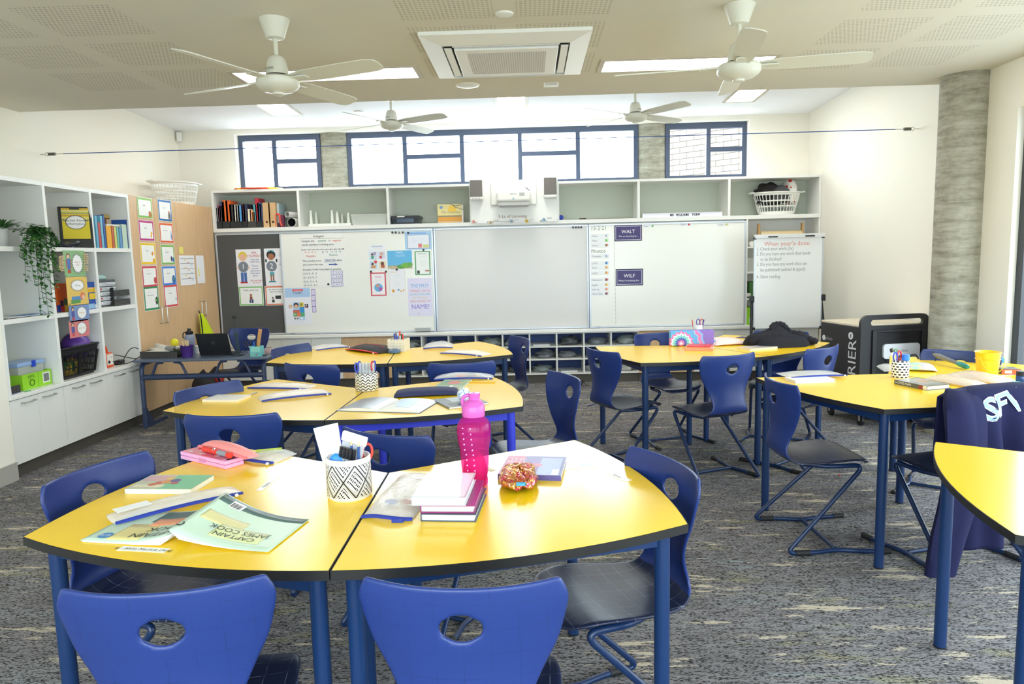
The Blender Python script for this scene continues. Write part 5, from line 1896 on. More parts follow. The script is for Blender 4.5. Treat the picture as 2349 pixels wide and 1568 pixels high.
# pigeonhole contents
BAGM = glassy('grey_clear_bag', (190, 196, 200), .7, .2)
rr = random.Random(11)
ROW = ['bottom', 'middle', 'top']
NTH = ['first', 'second', 'third', 'fourth', 'fifth', 'sixth', 'seventh', 'eighth', 'ninth']
for r_ in (2, 1, 0):
    for k in range(9):
        xm = PX[k] + .16
        kind = rr.random()
        z = PZ[r_] + .0155
        lb = '%s slot of the %s pigeonhole row' % (NTH[k], ROW[r_])
        if kind < .78:
            c = rr.choice([(120, 126, 134), (170, 174, 176), (84, 88, 92), (196, 196, 190), (140, 150, 150)])
            lump('supply_bag', 'crumpled clear bag of supplies in the ' + lb, 'bag', (xm + rr.uniform(-.03, .03), .16, z), .11, .11, rr.uniform(.06, .1), mat('bag_%d' % sum(c), c, .3), rr.randint(1, 99), .25, 'supply bags in the pigeonholes', n=10)
        if kind > .4:
            o = MB().b2(-.1, .1, -.13, .13, 0, .008, PAPER).b2(-.1, .09, -.12, .13, .008, .014, P(206, 210, 216)).build('paper_stack', loc=(xm - .02, .2, z if kind >= .78 else z + .1005), rot=rr.uniform(-.1, .1), smooth=0)
            if kind < .78:
                o.location = (xm + .0, .28, z)
                o.scale = (1, .55, 1)
            tag(o, 'loose white papers in the ' + lb, 'paper', 'papers in the pigeonholes')
# ------------------------------------------------------------------ things on the tables
z6 = lambda x, y: (50 + x * .30226, 960 + y * .30226)
za = lambda x, y: (740 + x * .36611, 920 + y * .36611)
zb = lambda x, y: (360 + x * .37463, 820 + y * .37463)
zq = lambda x, y: (600 + x * .27246, 720 + y * .27246)
zd = lambda x, y: (1300 + x * .28097, 700 + y * .28097)
zE = lambda x, y: (1860 + x * .20817, 680 + y * .20817)
zJ = lambda x, y: (1520 + x * .16177, 730 + y * .16181)
zK = lambda x, y: (2030 + x * .1358, 800 + y * .13575)
F = lambda z_, A, B, C, z=HT: fr(z_(*A), z_(*B), z_(*C), z)


def lift(f, dz):
    return ((f[0][0], f[0][1], f[0][2] + dz), *f[1:])


# ---- nearest left table
f = F(z6, (1205, 305), (1547, 387), (1700, 348))
PK = P(246, 176, 222, .3)
t = thing('pencil_box', 'hard pink two-layer pencil box at the back of the nearest left table', 'pencil box', f[0], f[1])
w_, d_ = f[2] / 2, f[3] / 2
MB().b2(-w_, w_, -d_, d_, 0, .0145, PK).build('lower_case', t, bevel=.003)
MB().b2(-w_, w_, -d_, d_, .0155, .029, PK).build('upper_case', t, bevel=.003)
m = MB().b2(-w_ + .004, w_ - .03, -d_ + .004, d_ - .004, .029, .0305, P(226, 120, 150, .12))
for u, v, r in ((-.5, .3, .016), (-.2, -.4, .014), (.1, .4, .018), (-.7, -.5, .012), (.35, -.2, .014)):
    m.quad([(w_ * u + r * math.cos(q), d_ * v + r * .7 * math.sin(q), .0308) for q in [i * PI / 8 for i in range(16)]], P(240, 214, 232, .12))
m.build('lid_picture', t, smooth=0)
MB().b2(w_ - .026, w_ - .008, -d_ * .5, d_ * .3, .029, .0296, P(70, 50, 66)).build('lid_sticker', t, smooth=0)
MB().b2(-.02, .02, -d_ - .002, -d_, .008, .022, P(214, 140, 190, .3)).build('clasp', t, bevel=.0008)
CORAL = P(250, 152, 150, .5)
a, b_ = at_z(*z6(1375, 170), HT + .052), at_z(*z6(1745, 262), HT + .052)
ang = math.atan2(b_.y - a.y, b_.x - a.x)
c = (a + b_) / 2
pouch('long coral pink zip pencil case lying across the pink pencil box', ((c.x, c.y + .01, HT + .0315), ang, (b_ - a).length, .065), .034, CORAL, seed=4, wob=.03, band=P(246, 130, 136, .5), pull=False)
a, b_ = at_z(*z6(1400, 210), HT + .045), at_z(*z6(1600, 262), HT + .045)
t = thing('novelty_pen', 'red tube-shaped novelty pen with clear end, lying in front of the coral case', 'pen', (a.x, a.y - .02, HT + .0425))
d = (b_ - a)
d.z = 0
MB().tube([Vector((0, 0, 0)), d * .55], .0105, P(226, 60, 46, .4), 14).build('barrel', t)
MB().tube([d * .56, d * .9], .0095, glassy('tinted_clear_tube', (170, 190, 200), .5, .1), 14).build('clear_end', t)
MB().tube([d * .9, d], .0108, P(226, 60, 46, .4), 14).build('cap', t)
MB().ball(d * .42 + Vector((0, -.004, .0085)), .0055, P(250, 250, 250), 8).ball(d * .42 + Vector((0, -.008, .0105)), .0028, INK, 6).build('eye', t)
f = F(z6, (1640, 325), (1890, 352), (2080, 258))
pouch('clear pouch with blue zip and a lime highlighter, right of the pink pencil box', f, .022, seed=2)
c = tp(*z6(1880, 262))
t = pencil('lime green highlighter inside the clear pouch beside the pink pencil box', (c.x - .045, c.y - .01, HT + .011), (c.x + .045, c.y + .012, HT + .011), .0075, (200, 226, 60), name='highlighter', cat='highlighter', cap=(190, 214, 60))


def slip(label, f, body, size, col=(250, 250, 246), ink=(50, 50, 54), **k):
    (x, y, z), rz, wd, d = f
    o = MB().b2(-wd / 2, wd / 2, -d / 2, d / 2, 0, .0006, P(*col, .35)).build('name_label', loc=(x, y, z + .0003), rot=rz, smooth=0)
    tag(o, label, 'label', 'white name labels on the tables')
    if body:
        text(body, size, P(*ink), o, (0, 0, .0009), (0, 0, 0), **k)
    return o


slip('white strip of handwriting stuck on the nearest left table near the pot', F(z6, (1775, 545), (1828, 545), (1942, 440)), None, 0)
o = bpy.data.objects['name_label']
text('Name · · ·', .02, INK, o, (0, 0, .0009), (0, 0, PI / 2))
f = F(z6, (715, 1000), (1080, 1018), (1117, 985))
slip('white printed name label by the curved edge of the nearest left table', f, '8.   Akim Machok Deng', .017, shear=.15)
f = F(z6, (782, 570), (1287, 573), (1482, 462))
book('green paperback with a cartoon cover on the nearest left table', f, .0165, (196, 200, 176), 'x0', rects=[(.46, .02, .99, .98, (120, 196, 154)), (.03, .55, .42, .92, (214, 170, 178)), (.05, .1, .5, .3, (232, 222, 190))],
     discs=[(.36, .42, .016, (200, 90, 60)), (.46, .5, .02, (222, 150, 90)), (.55, .58, .017, (90, 80, 150)), (.42, .72, .014, (226, 190, 100)), (.3, .3, .014, (206, 110, 70)), (.6, .4, .012, (190, 80, 90))],
     texts=[('- - - - - -', .75, .45, .1, (90, 160, 130)), ('- - - -', .22, .8, .12, (220, 90, 90))], pages=(236, 232, 222), hard=False)

# open picture book lying face down
A, B, C = z6(440, 938), z6(1872, 1020), z6(2178, 770)
f = fr(A, B, C)
t = thing('open_picture_book', 'pale green open picture book lying face down at the front of the nearest table', 'book', f[0], f[1])
bw, bd = f[2], f[3]
us = .485
def bz(u, v):
    if u <= us:
        q = u / us
        return .0055 + .030 * q ** 4
    q = (u - us) / (1 - us)
    return .0035 + (.044 + .026 * v) * (1 - q) ** 2.3
def bpos(u, v, dz=0):
    x = -bw / 2 + bw * u
    y = -bd / 2 + bd * v
    if u > us:
        x += .022 * (1 - (u - us) / (1 - us)) * v
    return (x, y, bz(u, v) + dz)
def cover_part(name, u0, u1, mt, dz=0, v0=0, v1=1, nu=22, nv=8):
    return MB().grid(lambda a, b_: bpos(u0 + (u1 - u0) * a, v0 + (v1 - v0) * b_, dz), nu, nv, mt).build(name, t, smooth=80, solid=.0006)
MINT = P(198, 220, 200, .35)
cover_part('front_cover', 0, us - .004, MINT)
cover_part('back_cover', us + .004, 1, MINT)
cover_part('cover_art', .5, .995, P(84, 104, 100, .35), .0006, .84, .985, nv=2)
cover_part('cover_art', .52, .75, P(214, 206, 150, .35), .0007, .42, .62, nv=4)
cover_part('cover_art', .64, .9, P(214, 218, 160, .35), .0009, .16, .45, nv=4)
cover_part('cover_art', .12, .3, P(222, 208, 140, .35), .0006, .06, .55, nv=4)
cover_part('cover_art', .2, .48, P(70, 100, 96, .35), .0007, .62, .96, nv=4)
cover_part('cover_art', .22, .38, P(226, 150, 110, .35), .0009, .5, .72, nv=3)
m = MB()
for k in range(5):
    g = lambda a, b_, k=k: (bpos(us * .02 + (us - .012 * k - us * .02) * a, .01 + .97 * b_)[0], bpos(0, .01 + .97 * b_)[1], max(.0008, bz(us * a * (1 - .02 * k), b_) * (1 - .17 * (k + 1)) if a > .55 else .0055 * (1 - .16 * (k + 1))))
    m.grid(g, 18, 3, PAPER)
    g = lambda a, b_, k=k: (bpos(us + .006 + .01 * k + (.985 - us - .01 * k) * a, .012 + .96 * b_)[0], bpos(0, .012 + .96 * b_)[1], max(.0006, bz(us + .006 + (.985 - us) * a, b_) * (1 - .1 * (k + 1))))
    m.grid(g, 18, 3, PAPER)
m.build('pages', t, smooth=80, solid=.0004)
MB().grid(lambda a, b_: bpos(.565 + .07 * a, .8 + .15 * b_, .0013), 4, 3, P(246, 246, 244, .35)).build('price_sticker', t, smooth=0)
m = MB()
for i in range(9):
    m.grid(lambda a, b_: bpos(.572 + .0062 * i + (.003 if i % 3 else .0045) * a, .815 + .1 * b_, .0018), 1, 2, INK)
m.build('barcode', t, smooth=0)
m = MB()
m.quad([(bpos(.085, .17)[0] + .019 * math.cos(q), bpos(.085, .17)[1] + .019 * math.sin(q), .0068) for q in [i * PI / 12 for i in range(24)]], P(70, 140, 200, .35))
m.build('price_roundel', t, smooth=0)
def lay(p):
    v = max(0, min(1, (p.y + bd / 2) / bd))
    u = (p.x + bw / 2) / bw
    u0 = u
    for _ in range(6):
        if u > us:
            u = u0 - .022 * (1 - (u - us) / (1 - us)) * v / bw
    return Vector((p.x, p.y, bz(u, v) + .0022))
for s_, u, v, sz, c in (('CAPTAIN\nJAMES COOK', .765, .3, .028, (60, 74, 70)), ('- - - - - - - - - -\n- - - - - - - -', .77, .47, .012, (110, 126, 116)), ('CAPTAIN\nCOOK', .37, .28, .04, (56, 66, 62)), ('$5.99', .085, .17, .014, (240, 246, 250))):
    o = text(s_, sz, P(*c), t, (-bw / 2 + bw * u, -bd / 2 + bd * v, 0), (0, 0, PI))
    _bend[o] = lay
f = F(z6, (715, 826), (1682, 590), (1620, 520))
f = lift(f, .0075)
pouch('long clear mesh pouch with blue zip resting on the open picture book', f, .02, POUCHM, seed=9, wob=.08, tp_=.06)
(x, y, z), rz, L, Wd = f
o = MB().b2(-.05, .045, -.022, .022, 0, .0006, P(244, 244, 244)).build('card_slip', loc=(x - math.cos(rz) * L * .33, y - math.sin(rz) * L * .33, z + .0245), rot=rz + R(6), smooth=0)
tag(o, 'small white printed card inside the long mesh pouch', 'card')

# ---- nearest centre table
def _tribal(nt, b):
    o = sep(nt, tex_vec(nt, (1, 1, 1)))
    th = mth(nt, 'DIVIDE', mth(nt, 'ARCTAN2', o[1], o[0]), 2 * PI)
    u = mth(nt, 'MULTIPLY', th, 6)
    v = mth(nt, 'DIVIDE', mth(nt, 'SUBTRACT', o[2], .012), .1)
    tri = lambda q, k=1: mth(nt, 'MULTIPLY', mth(nt, 'ABSOLUTE', mth(nt, 'SUBTRACT', mth(nt, 'FRACT', q), .5)), 2 * k)
    d = mth(nt, 'ABSOLUTE', mth(nt, 'SUBTRACT', tri(u), mth(nt, 'ABSOLUTE', mth(nt, 'SUBTRACT', mth(nt, 'MULTIPLY', v, 2), 1))))
    line = mth(nt, 'LESS_THAN', d, .07)
    line2 = mth(nt, 'MULTIPLY', mth(nt, 'GREATER_THAN', d, .11), mth(nt, 'LESS_THAN', d, .14))
    fine = mth(nt, 'MULTIPLY', mth(nt, 'GREATER_THAN', mth(nt, 'FRACT', mth(nt, 'MULTIPLY', d, 5)), .4), mth(nt, 'GREATER_THAN', mth(nt, 'FRACT', mth(nt, 'ADD', mth(nt, 'MULTIPLY', u, 5), mth(nt, 'MULTIPLY', v, 6))), .35))
    fine = mth(nt, 'MULTIPLY', fine, mth(nt, 'GREATER_THAN', d, .18))
    k = mth(nt, 'MAXIMUM', mth(nt, 'MAXIMUM', line, line2), fine)
    band = mth(nt, 'MULTIPLY', mth(nt, 'GREATER_THAN', v, 0), mth(nt, 'LESS_THAN', v, 1))
    nt.links.new(mixc(nt, mth(nt, 'MULTIPLY', k, band), lin((238, 236, 232)), lin((30, 30, 32))), b.inputs['Base Color'])


def _chevron(nt, b):
    o = sep(nt, tex_vec(nt, (1, 1, 1)))
    th = mth(nt, 'DIVIDE', mth(nt, 'ARCTAN2', o[1], o[0]), 2 * PI)
    z_ = mth(nt, 'ABSOLUTE', mth(nt, 'SUBTRACT', mth(nt, 'FRACT', mth(nt, 'MULTIPLY', th, 13)), .5))
    q = mth(nt, 'FRACT', mth(nt, 'ADD', mth(nt, 'MULTIPLY', o[2], 62), mth(nt, 'MULTIPLY', z_, 1.6)))
    bnd = mth(nt, 'FRACT', mth(nt, 'DIVIDE', o[2], .034))
    k = mth(nt, 'MAXIMUM', mth(nt, 'MULTIPLY', mth(nt, 'LESS_THAN', q, .42), mth(nt, 'GREATER_THAN', bnd, .2)), mth(nt, 'LESS_THAN', bnd, .06))
    nt.links.new(mixc(nt, k, lin((238, 236, 230)), lin((44, 44, 46))), b.inputs['Base Color'])


def pot(label, c, r, h, mt, rim=None, name='pencil_pot', taper=1.0):
    t = thing(name, label, 'pencil pot', c)
    MB().lathe([(r * taper * .92, 0), (r * taper, .006), (r, h - .004), (r - .002, h), (r - .005, h), (r - .006, h - .004), (r * taper - .007, .008), (.001, .008)], mt, 40, cap=False).lathe([(.001, 0), (r * taper * .92, 0)], mt, 40, cap=False).build('pot_body', t, smooth=50)
    return t


c = tp(803, 1136)
rp = (at_z(852, 1136, HT) - at_z(753, 1136, HT)).length / 2
TRB = mat('tribal_print', (238, 236, 232), .4, build=_tribal)
pot('white pencil pot with black diamond pattern on the nearest centre table', c, rp, .128, TRB)
PX_, PY_ = c.x, c.y
zt_ = HT + .009
pencil('blue pencil on the left in the diamond-patterned pot', (PX_ + .016, PY_ - .016, zt_), (PX_ + .018, PY_ - .022, HT + .185), .0038, (44, 84, 150), group='blue pencils in the diamond pot')
pencil('blue pencil on the right in the diamond-patterned pot', (PX_ + .03, PY_ - .02, zt_), (PX_ + .042, PY_ - .026, HT + .183), .0038, (44, 84, 150), group='blue pencils in the diamond pot')
scissors('scissors with blue and red handles in the diamond-patterned pot', (PX_ + .028, PY_ + .012, zt_), R(6), (60, 76, 196), (226, 70, 56), R(20))
o = MB().ball((0, 0, .055), .03, P(54, 140, 232, .35), 12, (1, .5, 1.9)).build('blue_tub', loc=(PX_ - .018, PY_ - .022, HT + .03), rot=(0, R(-8), 0))
tag(o, 'bright blue rounded tub sticking out of the diamond-patterned pot', 'tub')
m = MB()
for k in range(5):
    x = -.022 + .011 * k
    m.tube([(x, 0, .01), (x, 0, .1)], .005, P(200, 204, 206, .3), 8).tube([(x, 0, .1), (x, 0, .135)], .0052, P(36, 36, 40, .35), 8)
o = m.build('marker_pack', loc=(PX_ - .018, PY_ - .012, HT + .028), rot=(R(6), R(13), R(-8)))
tag(o, 'clear pack of black markers in the diamond-patterned pot', 'marker pack')
o = MB().b2(-.036, .036, -.006, .006, .015, .165, glassy('frosty_wallet', (226, 228, 230), .45, .2)).b2(-.04, .04, -.007, .007, .165, .195, P(236, 238, 238, .3)).build('marker_wallet', loc=(PX_ - .02, PY_ + .004, HT + .012), rot=(R(4), R(16), R(-8)), bevel=.003)
tag(o, 'frosted plastic wallet behind the markers in the diamond-patterned pot', 'wallet')
def bagf(u, v):
    return ((u - .5) * .075 * (1 - .25 * (1 - v)), .012 * math.sin(3 * u + 5 * v) * .5, v * .2)
o = MB().grid(bagf, 10, 14, P(238, 236, 236, .25)).build('plastic_packet', loc=(PX_ - .042, PY_ + .028, HT + .018), rot=(R(-4), R(-9), R(10)), solid=.002, smooth=80)
tag(o, 'tall white plastic packet standing in the diamond-patterned pot', 'packet')

f = F(za, (232, 744), (560, 752), (602, 466))
pouch('clear mesh pouch with blue inside, between the patterned pot and the books', f, .026, POUCHM, seed=12, wob=.1, pull=False, tp_=.04)
(x, y, z), rz, L, Wd = f
for k, (c_, lb) in enumerate((((50, 90, 180), 'blue'), ((200, 110, 70), 'brown'))):
    o = MB().ball((0, 0, 0), .013, P(*c_), 10, (1.6, .8, .55)).build('eraser', loc=(x - .03 + .05 * k, y - .075, z + .0095))
    tag(o, '%s eraser inside the mesh pouch left of the book stack' % lb, 'eraser')
o = MB().b2(-.016, .016, -.005, .005, 0, .01, ZIP).build('pouch_tab', loc=(x + .015, y - Wd / 2 - .012, HT + .0005), rot=rz, smooth=0)
tag(o, 'blue fabric tab at the front of the mesh pouch by the books', 'tab')
ft = F(za, (556, 602), (895, 603), (908, 447), HT + .068)
(x, y, z), rz, wd, d = ft
book('thick dark book at the bottom of the stack of three by the pink bottle', ((x + .028, y - .006, HT), rz - R(1), wd + .004, d), .022, (70, 78, 96), 'x0', pages=(226, 234, 240))
book('magenta-sided book in the middle of the stack of three by the pink bottle', ((x + .024, y + .002, HT + .0225), rz, wd + .002, d), .021, (150, 40, 110), 'x0', pages=(226, 236, 240))
book('white shiny book on top of the stack of three by the pink bottle', ((x, y, HT + .0445), rz, wd, d), .0235, (196, 196, 204), 'x0', rects=[(.02, .03, .97, .97, (240, 240, 244))], pages=(244, 246, 244), rough=.14, texts=[('- - - - - -', .5, .12, .06, (214, 216, 222))])
# pink bottle
PINK = glassy('magenta_clear_plastic', (214, 50, 150), .32, .05, (250, 150, 212))
PINKL = P(206, 92, 178, .3)
c = tp(1091, 1111)
t = thing('water_bottle', 'translucent pink water bottle with mauve lid on the nearest centre table', 'bottle', c)
k_ = (tp(1129, 1111) - tp(1053, 1111)).length / .104
prof = [(.001, .002), (.03, .0), (.0385, .004), (.0395, .018), (.0375, .03), (.0405, .045), (.043, .075), (.044, .1), (.046, .125), (.051, .15), (.0525, .18), (.051, .197), (.045, .211), (.034, .222), (.032, .228)]
MB().lathe([(r * k_, z) for r, z in prof], PINK, 40, cap=False).build('bottle_body', t, smooth=60)
MB().lathe([(.0345 * k_, .226), (.0355 * k_, .23), (.0355 * k_, .256), (.033 * k_, .262), (.028 * k_, .272), (.02 * k_, .279), (.001, .282)], PINKL, 36, cap=False).build('lid', t, smooth=50)
MB().lathe([(.017 * k_, .276), (.0165 * k_, .286), (.018 * k_, .292), (.018 * k_, .3), (.001, .302)], PINKL, 24, (.004, 0, 0), cap=False).build('spout', t, smooth=50)
MB().tube(fillet([(-.03 * k_, 0, .25), (-.034 * k_, 0, .282), (-.02 * k_, 0, .293), (-.006, 0, .292)], .012), .006, PINKL, 10).build('carry_loop', t)
m = MB()
for i in range(9):
    for s_ in (-1, 1):
        a = R(-100 + 14 * s_ - i * 1.5)
        q = (.0465 if i < 4 else .052) * k_
        m.ball((q * math.cos(a), q * math.sin(a), .06 + i * .017), .0026, P(244, 170, 226, .3), 5, (1, .4, 1))
m.build('raised_dots', t)
lump('water', 'pink-looking water filling the lower part of the translucent bottle', 'water', (c.x, c.y, HT + .004), .0375 * k_, .0375 * k_, .11, glassy('pink_water', (226, 40, 120), .35, .05, (250, 130, 190)), 2, 0, n=12)

def _seq(nt, b):
    v = nd(nt, 'ShaderNodeTexVoronoi')
    v.inputs['Scale'].default_value = 190
    nt.links.new(tex_vec(nt, (1, 1, 1)), v.inputs['Vector'])
    n = noise(nt, tex_vec(nt, (1, 1, 1)), 22, 3)
    sp = sep(nt, v.outputs['Color'])
    c = mixc(nt, ramp(nt, mth(nt, 'ADD', mth(nt, 'MULTIPLY', n, .7), mth(nt, 'MULTIPLY', sp[0], .3)), [(.47, (0, 0, 0)), (.52, (1, 1, 1))]), lin((236, 180, 86)), lin((232, 110, 130)))
    nt.links.new(c, b.inputs['Base Color'])
    nm = nd(nt, 'ShaderNodeNormalMap')
    vm = nd(nt, 'ShaderNodeVectorMath', operation='SCALE')
    vm.inputs['Scale'].default_value = .9
    nt.links.new(v.outputs['Color'], vm.inputs[0])
    ge = nd(nt, 'ShaderNodeNewGeometry')
    ad = nd(nt, 'ShaderNodeVectorMath', operation='ADD')
    sb = nd(nt, 'ShaderNodeVectorMath', operation='SUBTRACT')
    nt.links.new(vm.outputs[0], sb.inputs[0])
    sb.inputs[1].default_value = (.45, .45, .45)
    nt.links.new(ge.outputs['Normal'], ad.inputs[0])
    nt.links.new(sb.outputs[0], ad.inputs[1])
    no = nd(nt, 'ShaderNodeVectorMath', operation='NORMALIZE')
    nt.links.new(ad.outputs[0], no.inputs[0])
    nt.links.new(no.outputs[0], b.inputs['Normal'])


SEQ = mat('gold_rose_sequins', (230, 170, 90), .22, metal=.9, build=_seq)
f = F(za, (1085, 590), (1370, 585), (1340, 450))
t = thing('pencil_pouch', 'gold and rose sequin pencil pouch with blue tag, right of the pink bottle', 'pencil case', f[0], f[1])
sx_, sy_ = f[2] * .52, f[3] * .55
rr = random.Random(5)
sq = [(rr.uniform(2, 5), rr.uniform(2, 5), rr.uniform(0, 6)) for _ in range(6)]
def seqf(u, v):
    a, b_ = 2 * PI * u, PI * (v - .5)
    cx_, cy_ = math.cos(a), math.sin(a)
    k = 1 / max(abs(cx_), abs(cy_)) ** .55
    w_ = 1 + .05 * sum(math.sin(p * cx_ * 2 + q * cy_ * 2 + 3 * b_ + ph) for p, q, ph in sq) / 2
    cb = math.cos(b_) ** .8 if math.cos(b_) > 0 else 0
    return (cx_ * k * cb * sx_ * .84 * w_, cy_ * k * cb * sy_ * .84 * w_, (math.sin(b_) * w_ * (1.15 if b_ > 0 else .7) + .7) * .031)
MB().grid(seqf, 56, 28, SEQ).build('pouch_body', t, smooth=80)
lab(MB().b2(-.006, .022, -sy_ * .9 - .006, -sy_ * .9 + .006, .03, .039, P(60, 160, 206)).build('brand_tab', t, bevel=.001), 'small blue fabric tab')
f = F(za, (1098, 488), (1494, 499), (1490, 378))
book('purple and red paperback with a spine sticker behind the sequin pouch', f, .018, (92, 84, 150), 'y0', rects=[(.0, .0, .32, 1, (190, 60, 110)), (.3, .1, .6, .8, (120, 80, 160)), (.6, .0, .95, .9, (150, 160, 206)), (.84, .02, .95, .3, (240, 240, 238))], texts=[('THE\nRED', .2, .72, .16, (240, 200, 210))], discs=[(.55, .5, .02, (200, 80, 120))], pages=(236, 232, 222), hard=False, rough=.35)
f = F(za, (1503, 432), (1725, 409), (1690, 380))
o = MB().b2(-f[2] / 2, f[2] / 2, -f[3] / 2, f[3] / 2, 0, .0006, P(244, 246, 250, .3)).b2(f[2] * .1, f[2] * .48, -f[3] * .3, f[3] * .45, .0006, .0009, P(176, 180, 214, .3)).build('bookmark', loc=(f[0][0], f[0][1], HT + .0003), rot=f[1], smooth=0)
tag(o, 'white bookmark card with a pale blue print on the nearest centre table', 'bookmark')
slip('white name label stuck near the right end of the nearest centre table', F(za, (1775, 452), (1893, 504), (1932, 492)), 'Name · ·', .018)
f = F(za, (1052, 440), (1085, 432), (1080, 405))
o = MB().b2(-f[2] / 2, f[2] / 2, -f[3] / 2, f[3] / 2, 0, .0006, P(240, 236, 200)).build('sticky_note', loc=(f[0][0], f[0][1], HT + .0003), rot=f[1], smooth=0)
tag(o, 'pale sticky note between the pink bottle and the purple paperback', 'note')

# ---- left middle table
f = F(zb, (277, 270), (490, 272), (562, 238))
t = book('small white notebook on the left middle table', f, .011, (240, 236, 226), 'x0', pages=(240, 230, 206), texts=[('- - - - - -', .6, .5, .16, (120, 110, 130))], hard=False)
a, b_ = tp(*zb(560, 232)), tp(*zb(620, 215))
pencil('grey pencil lying behind the small white notebook', (a.x, a.y, HT + .004), (b_.x, b_.y, HT + .004), .0035, (170, 170, 172), tip=(150, 150, 150))
pouch('clear pouch with blue zip at the back of the left middle table', F(zb, (545, 192), (905, 200), (945, 168)), .022, seed=21)
pouch('clear pouch with blue zip in the centre of the left middle table', F(zb, (645, 275), (1072, 228), (1045, 195)), .03, seed=23)
# ---- middle table with bright legs
c = tp(842, 894)
rp2 = (tp(866, 894) - tp(816, 894)).length / 2
pot('white pencil pot with black chevron pattern on the middle table', c, rp2, .1, mat('chevron_print', (238, 236, 230), .4, build=_chevron))
m = MB()
for k in range(5):
    m.tube([(-.036 + .018 * k, 0, 0), (-.036 + .018 * k, 0, .1)], .009, glassy('clear_tube_plastic', (226, 228, 230), .5, .12), 10)
o = m.build('marker_wallet', loc=(c.x, c.y, HT + .055), rot=(R(-3), R(2), R(5)))
tag(o, 'clear five-tube marker wallet standing in the chevron pot', 'wallet')
scissors('scissors with blue and red handles in the chevron pot, left side', (c.x - .038, c.y, zt_), R(-5), (60, 80, 196), (60, 80, 196), R(70))
scissors('scissors with red handles in the chevron pot, right side', (c.x + .035, c.y + .01, zt_), R(6), (210, 60, 60), (60, 80, 196), R(80))
# open book, face up
f = F(zb, (1095, 326), (1610, 342), (1670, 268))
(x, y, z), rz, wd, d = f
t = thing('open_book', 'open picture book lying face up on the middle table', 'book', (x, y, z), rz)
pz = lambda u: .0022 + .019 * (abs(math.sin(PI * min(1, abs(u - .5) * 2.0 + .0) * .5 + .0)) ** .35) * (1 - (abs(u - .5) * 2) ** 3)
m = MB().grid(lambda a, b_: (-wd / 2 + wd * (.01 + .98 * a), -d / 2 + d * (.01 + .98 * b_), pz(.01 + .98 * a)), 40, 2, PAPER)
n_ = 41
for v in (.01, .99):
    m.add([(-wd / 2 + wd * (.01 + .98 * i / 40), -d / 2 + d * v, zz) for i in range(41) for zz in (.0022, pz(.01 + .98 * i / 40))], [(2 * i, 2 * i + 2, 2 * i + 3, 2 * i + 1) for i in range(40)], P(236, 234, 228))
m.build('pages', t, smooth=60)
MB().b2(-wd / 2, wd / 2, -d / 2, d / 2, 0, .0022, P(90, 110, 140)).build('cover', t, smooth=0)
gp = lambda u0, u1, v0, v1, mt: MB().grid(lambda a, b_: (-wd / 2 + wd * (u0 + (u1 - u0) * a), -d / 2 + d * (v0 + (v1 - v0) * b_), pz(u0 + (u1 - u0) * a) + .0007), 12, 1, mt).build('page_picture', t, smooth=60)
gp(.02, .4, .03, .97, P(126, 128, 136, .3))
gp(.56, .97, .45, .97, P(196, 214, 240, .3))
gp(.66, .82, .2, .7, P(170, 200, 236, .3))
gp(.4, .485, .1, .97, P(226, 230, 246, .3))
o = text('- - - - - -\n- - - -', .02, P(236, 238, 242), t, (-wd * .28, d * .22, .02), (0, 0, 0))
_bend[o] = lambda p: Vector((p.x, p.y, pz((p.x + wd / 2) / wd) + .0014))
pouch('navy blue fabric pencil case on the middle table', F(zb, (1452, 249), (1850, 233), (1848, 200)), .034, P(46, 52, 92, .8), zip_=False, seed=31, wob=.01, tp_=.04, pw=.3)
f = F(zb, (1790, 316), (2034, 286), (1930, 238))
book('grey paperback lying under the blue and white ball', f, .009, (120, 128, 140), 'x0', rects=[(.0, .0, .98, .98, (134, 142, 152)), (.3, .5, .9, .95, (190, 206, 220)), (.1, .1, .4, .4, (70, 80, 90))], pages=(230, 226, 216), hard=False, rough=.16)
c = tp(*zb(1880, 276))
def _bb(nt, b):
    v = nd(nt, 'ShaderNodeTexVoronoi', feature='DISTANCE_TO_EDGE')
    v.inputs['Scale'].default_value = 80
    nt.links.new(tex_vec(nt, (1, 1, 1)), v.inputs['Vector'])
    nt.links.new(ramp(nt, v.outputs[0], [(.14, lin((240, 244, 248))), (.22, lin((84, 160, 214)))]), b.inputs['Base Color'])
BBALL = mat('blue_white_net', (110, 170, 220), .5, build=_bb)
t = thing('bead_ball', 'small blue and white patterned ball sitting on the grey paperback', 'ball', (c.x, c.y, HT + .0095))
MB().ball((0, 0, .0335), .0335, BBALL, 16).build('ball_body', t)
MB().ball((.013, -.012, .058), .0135, WHT, 10).build('white_bobble', t)
f = F(zb, (1692, 192), (1866, 193), (1806, 140))
book('small green and red picture book behind the navy pencil case', f, .008, (150, 176, 140), 'x0', rects=[(.05, .3, .95, .95, (120, 160, 90)), (.3, .4, .7, .8, (206, 90, 60)), (.5, .05, .62, .25, (244, 244, 240))], discs=[(.75, .6, .012, (226, 190, 80)), (.2, .7, .014, (90, 140, 190))], hard=False, rough=.2)
f = F(zb, (1695, 142), (2055, 134), (2046, 106))
pouch('clear pouch holding thick blue markers at the back of the middle table', f, .03, POUCH, seed=41, wob=.1)
(x, y, z), rz, L, Wd = f
for k, (c_, dx, ln, lb) in enumerate((((30, 44, 90), .01, .085, 'navy marker with a yellow print'), ((40, 120, 200), .075, .04, 'bright blue pen end'), ((226, 80, 50), -.045, .05, 'red marker end'))):
    p0_ = Vector((x + math.cos(rz) * dx, y + math.sin(rz) * dx - Wd * .1, HT + .0155))
    pencil('%s inside the clear pouch of blue markers' % lb, p0_, p0_ + Vector((math.cos(rz) * ln, math.sin(rz) * ln, 0)), .009, c_, name='marker', cat='marker', cap=(226, 190, 60) if k == 0 else c_)
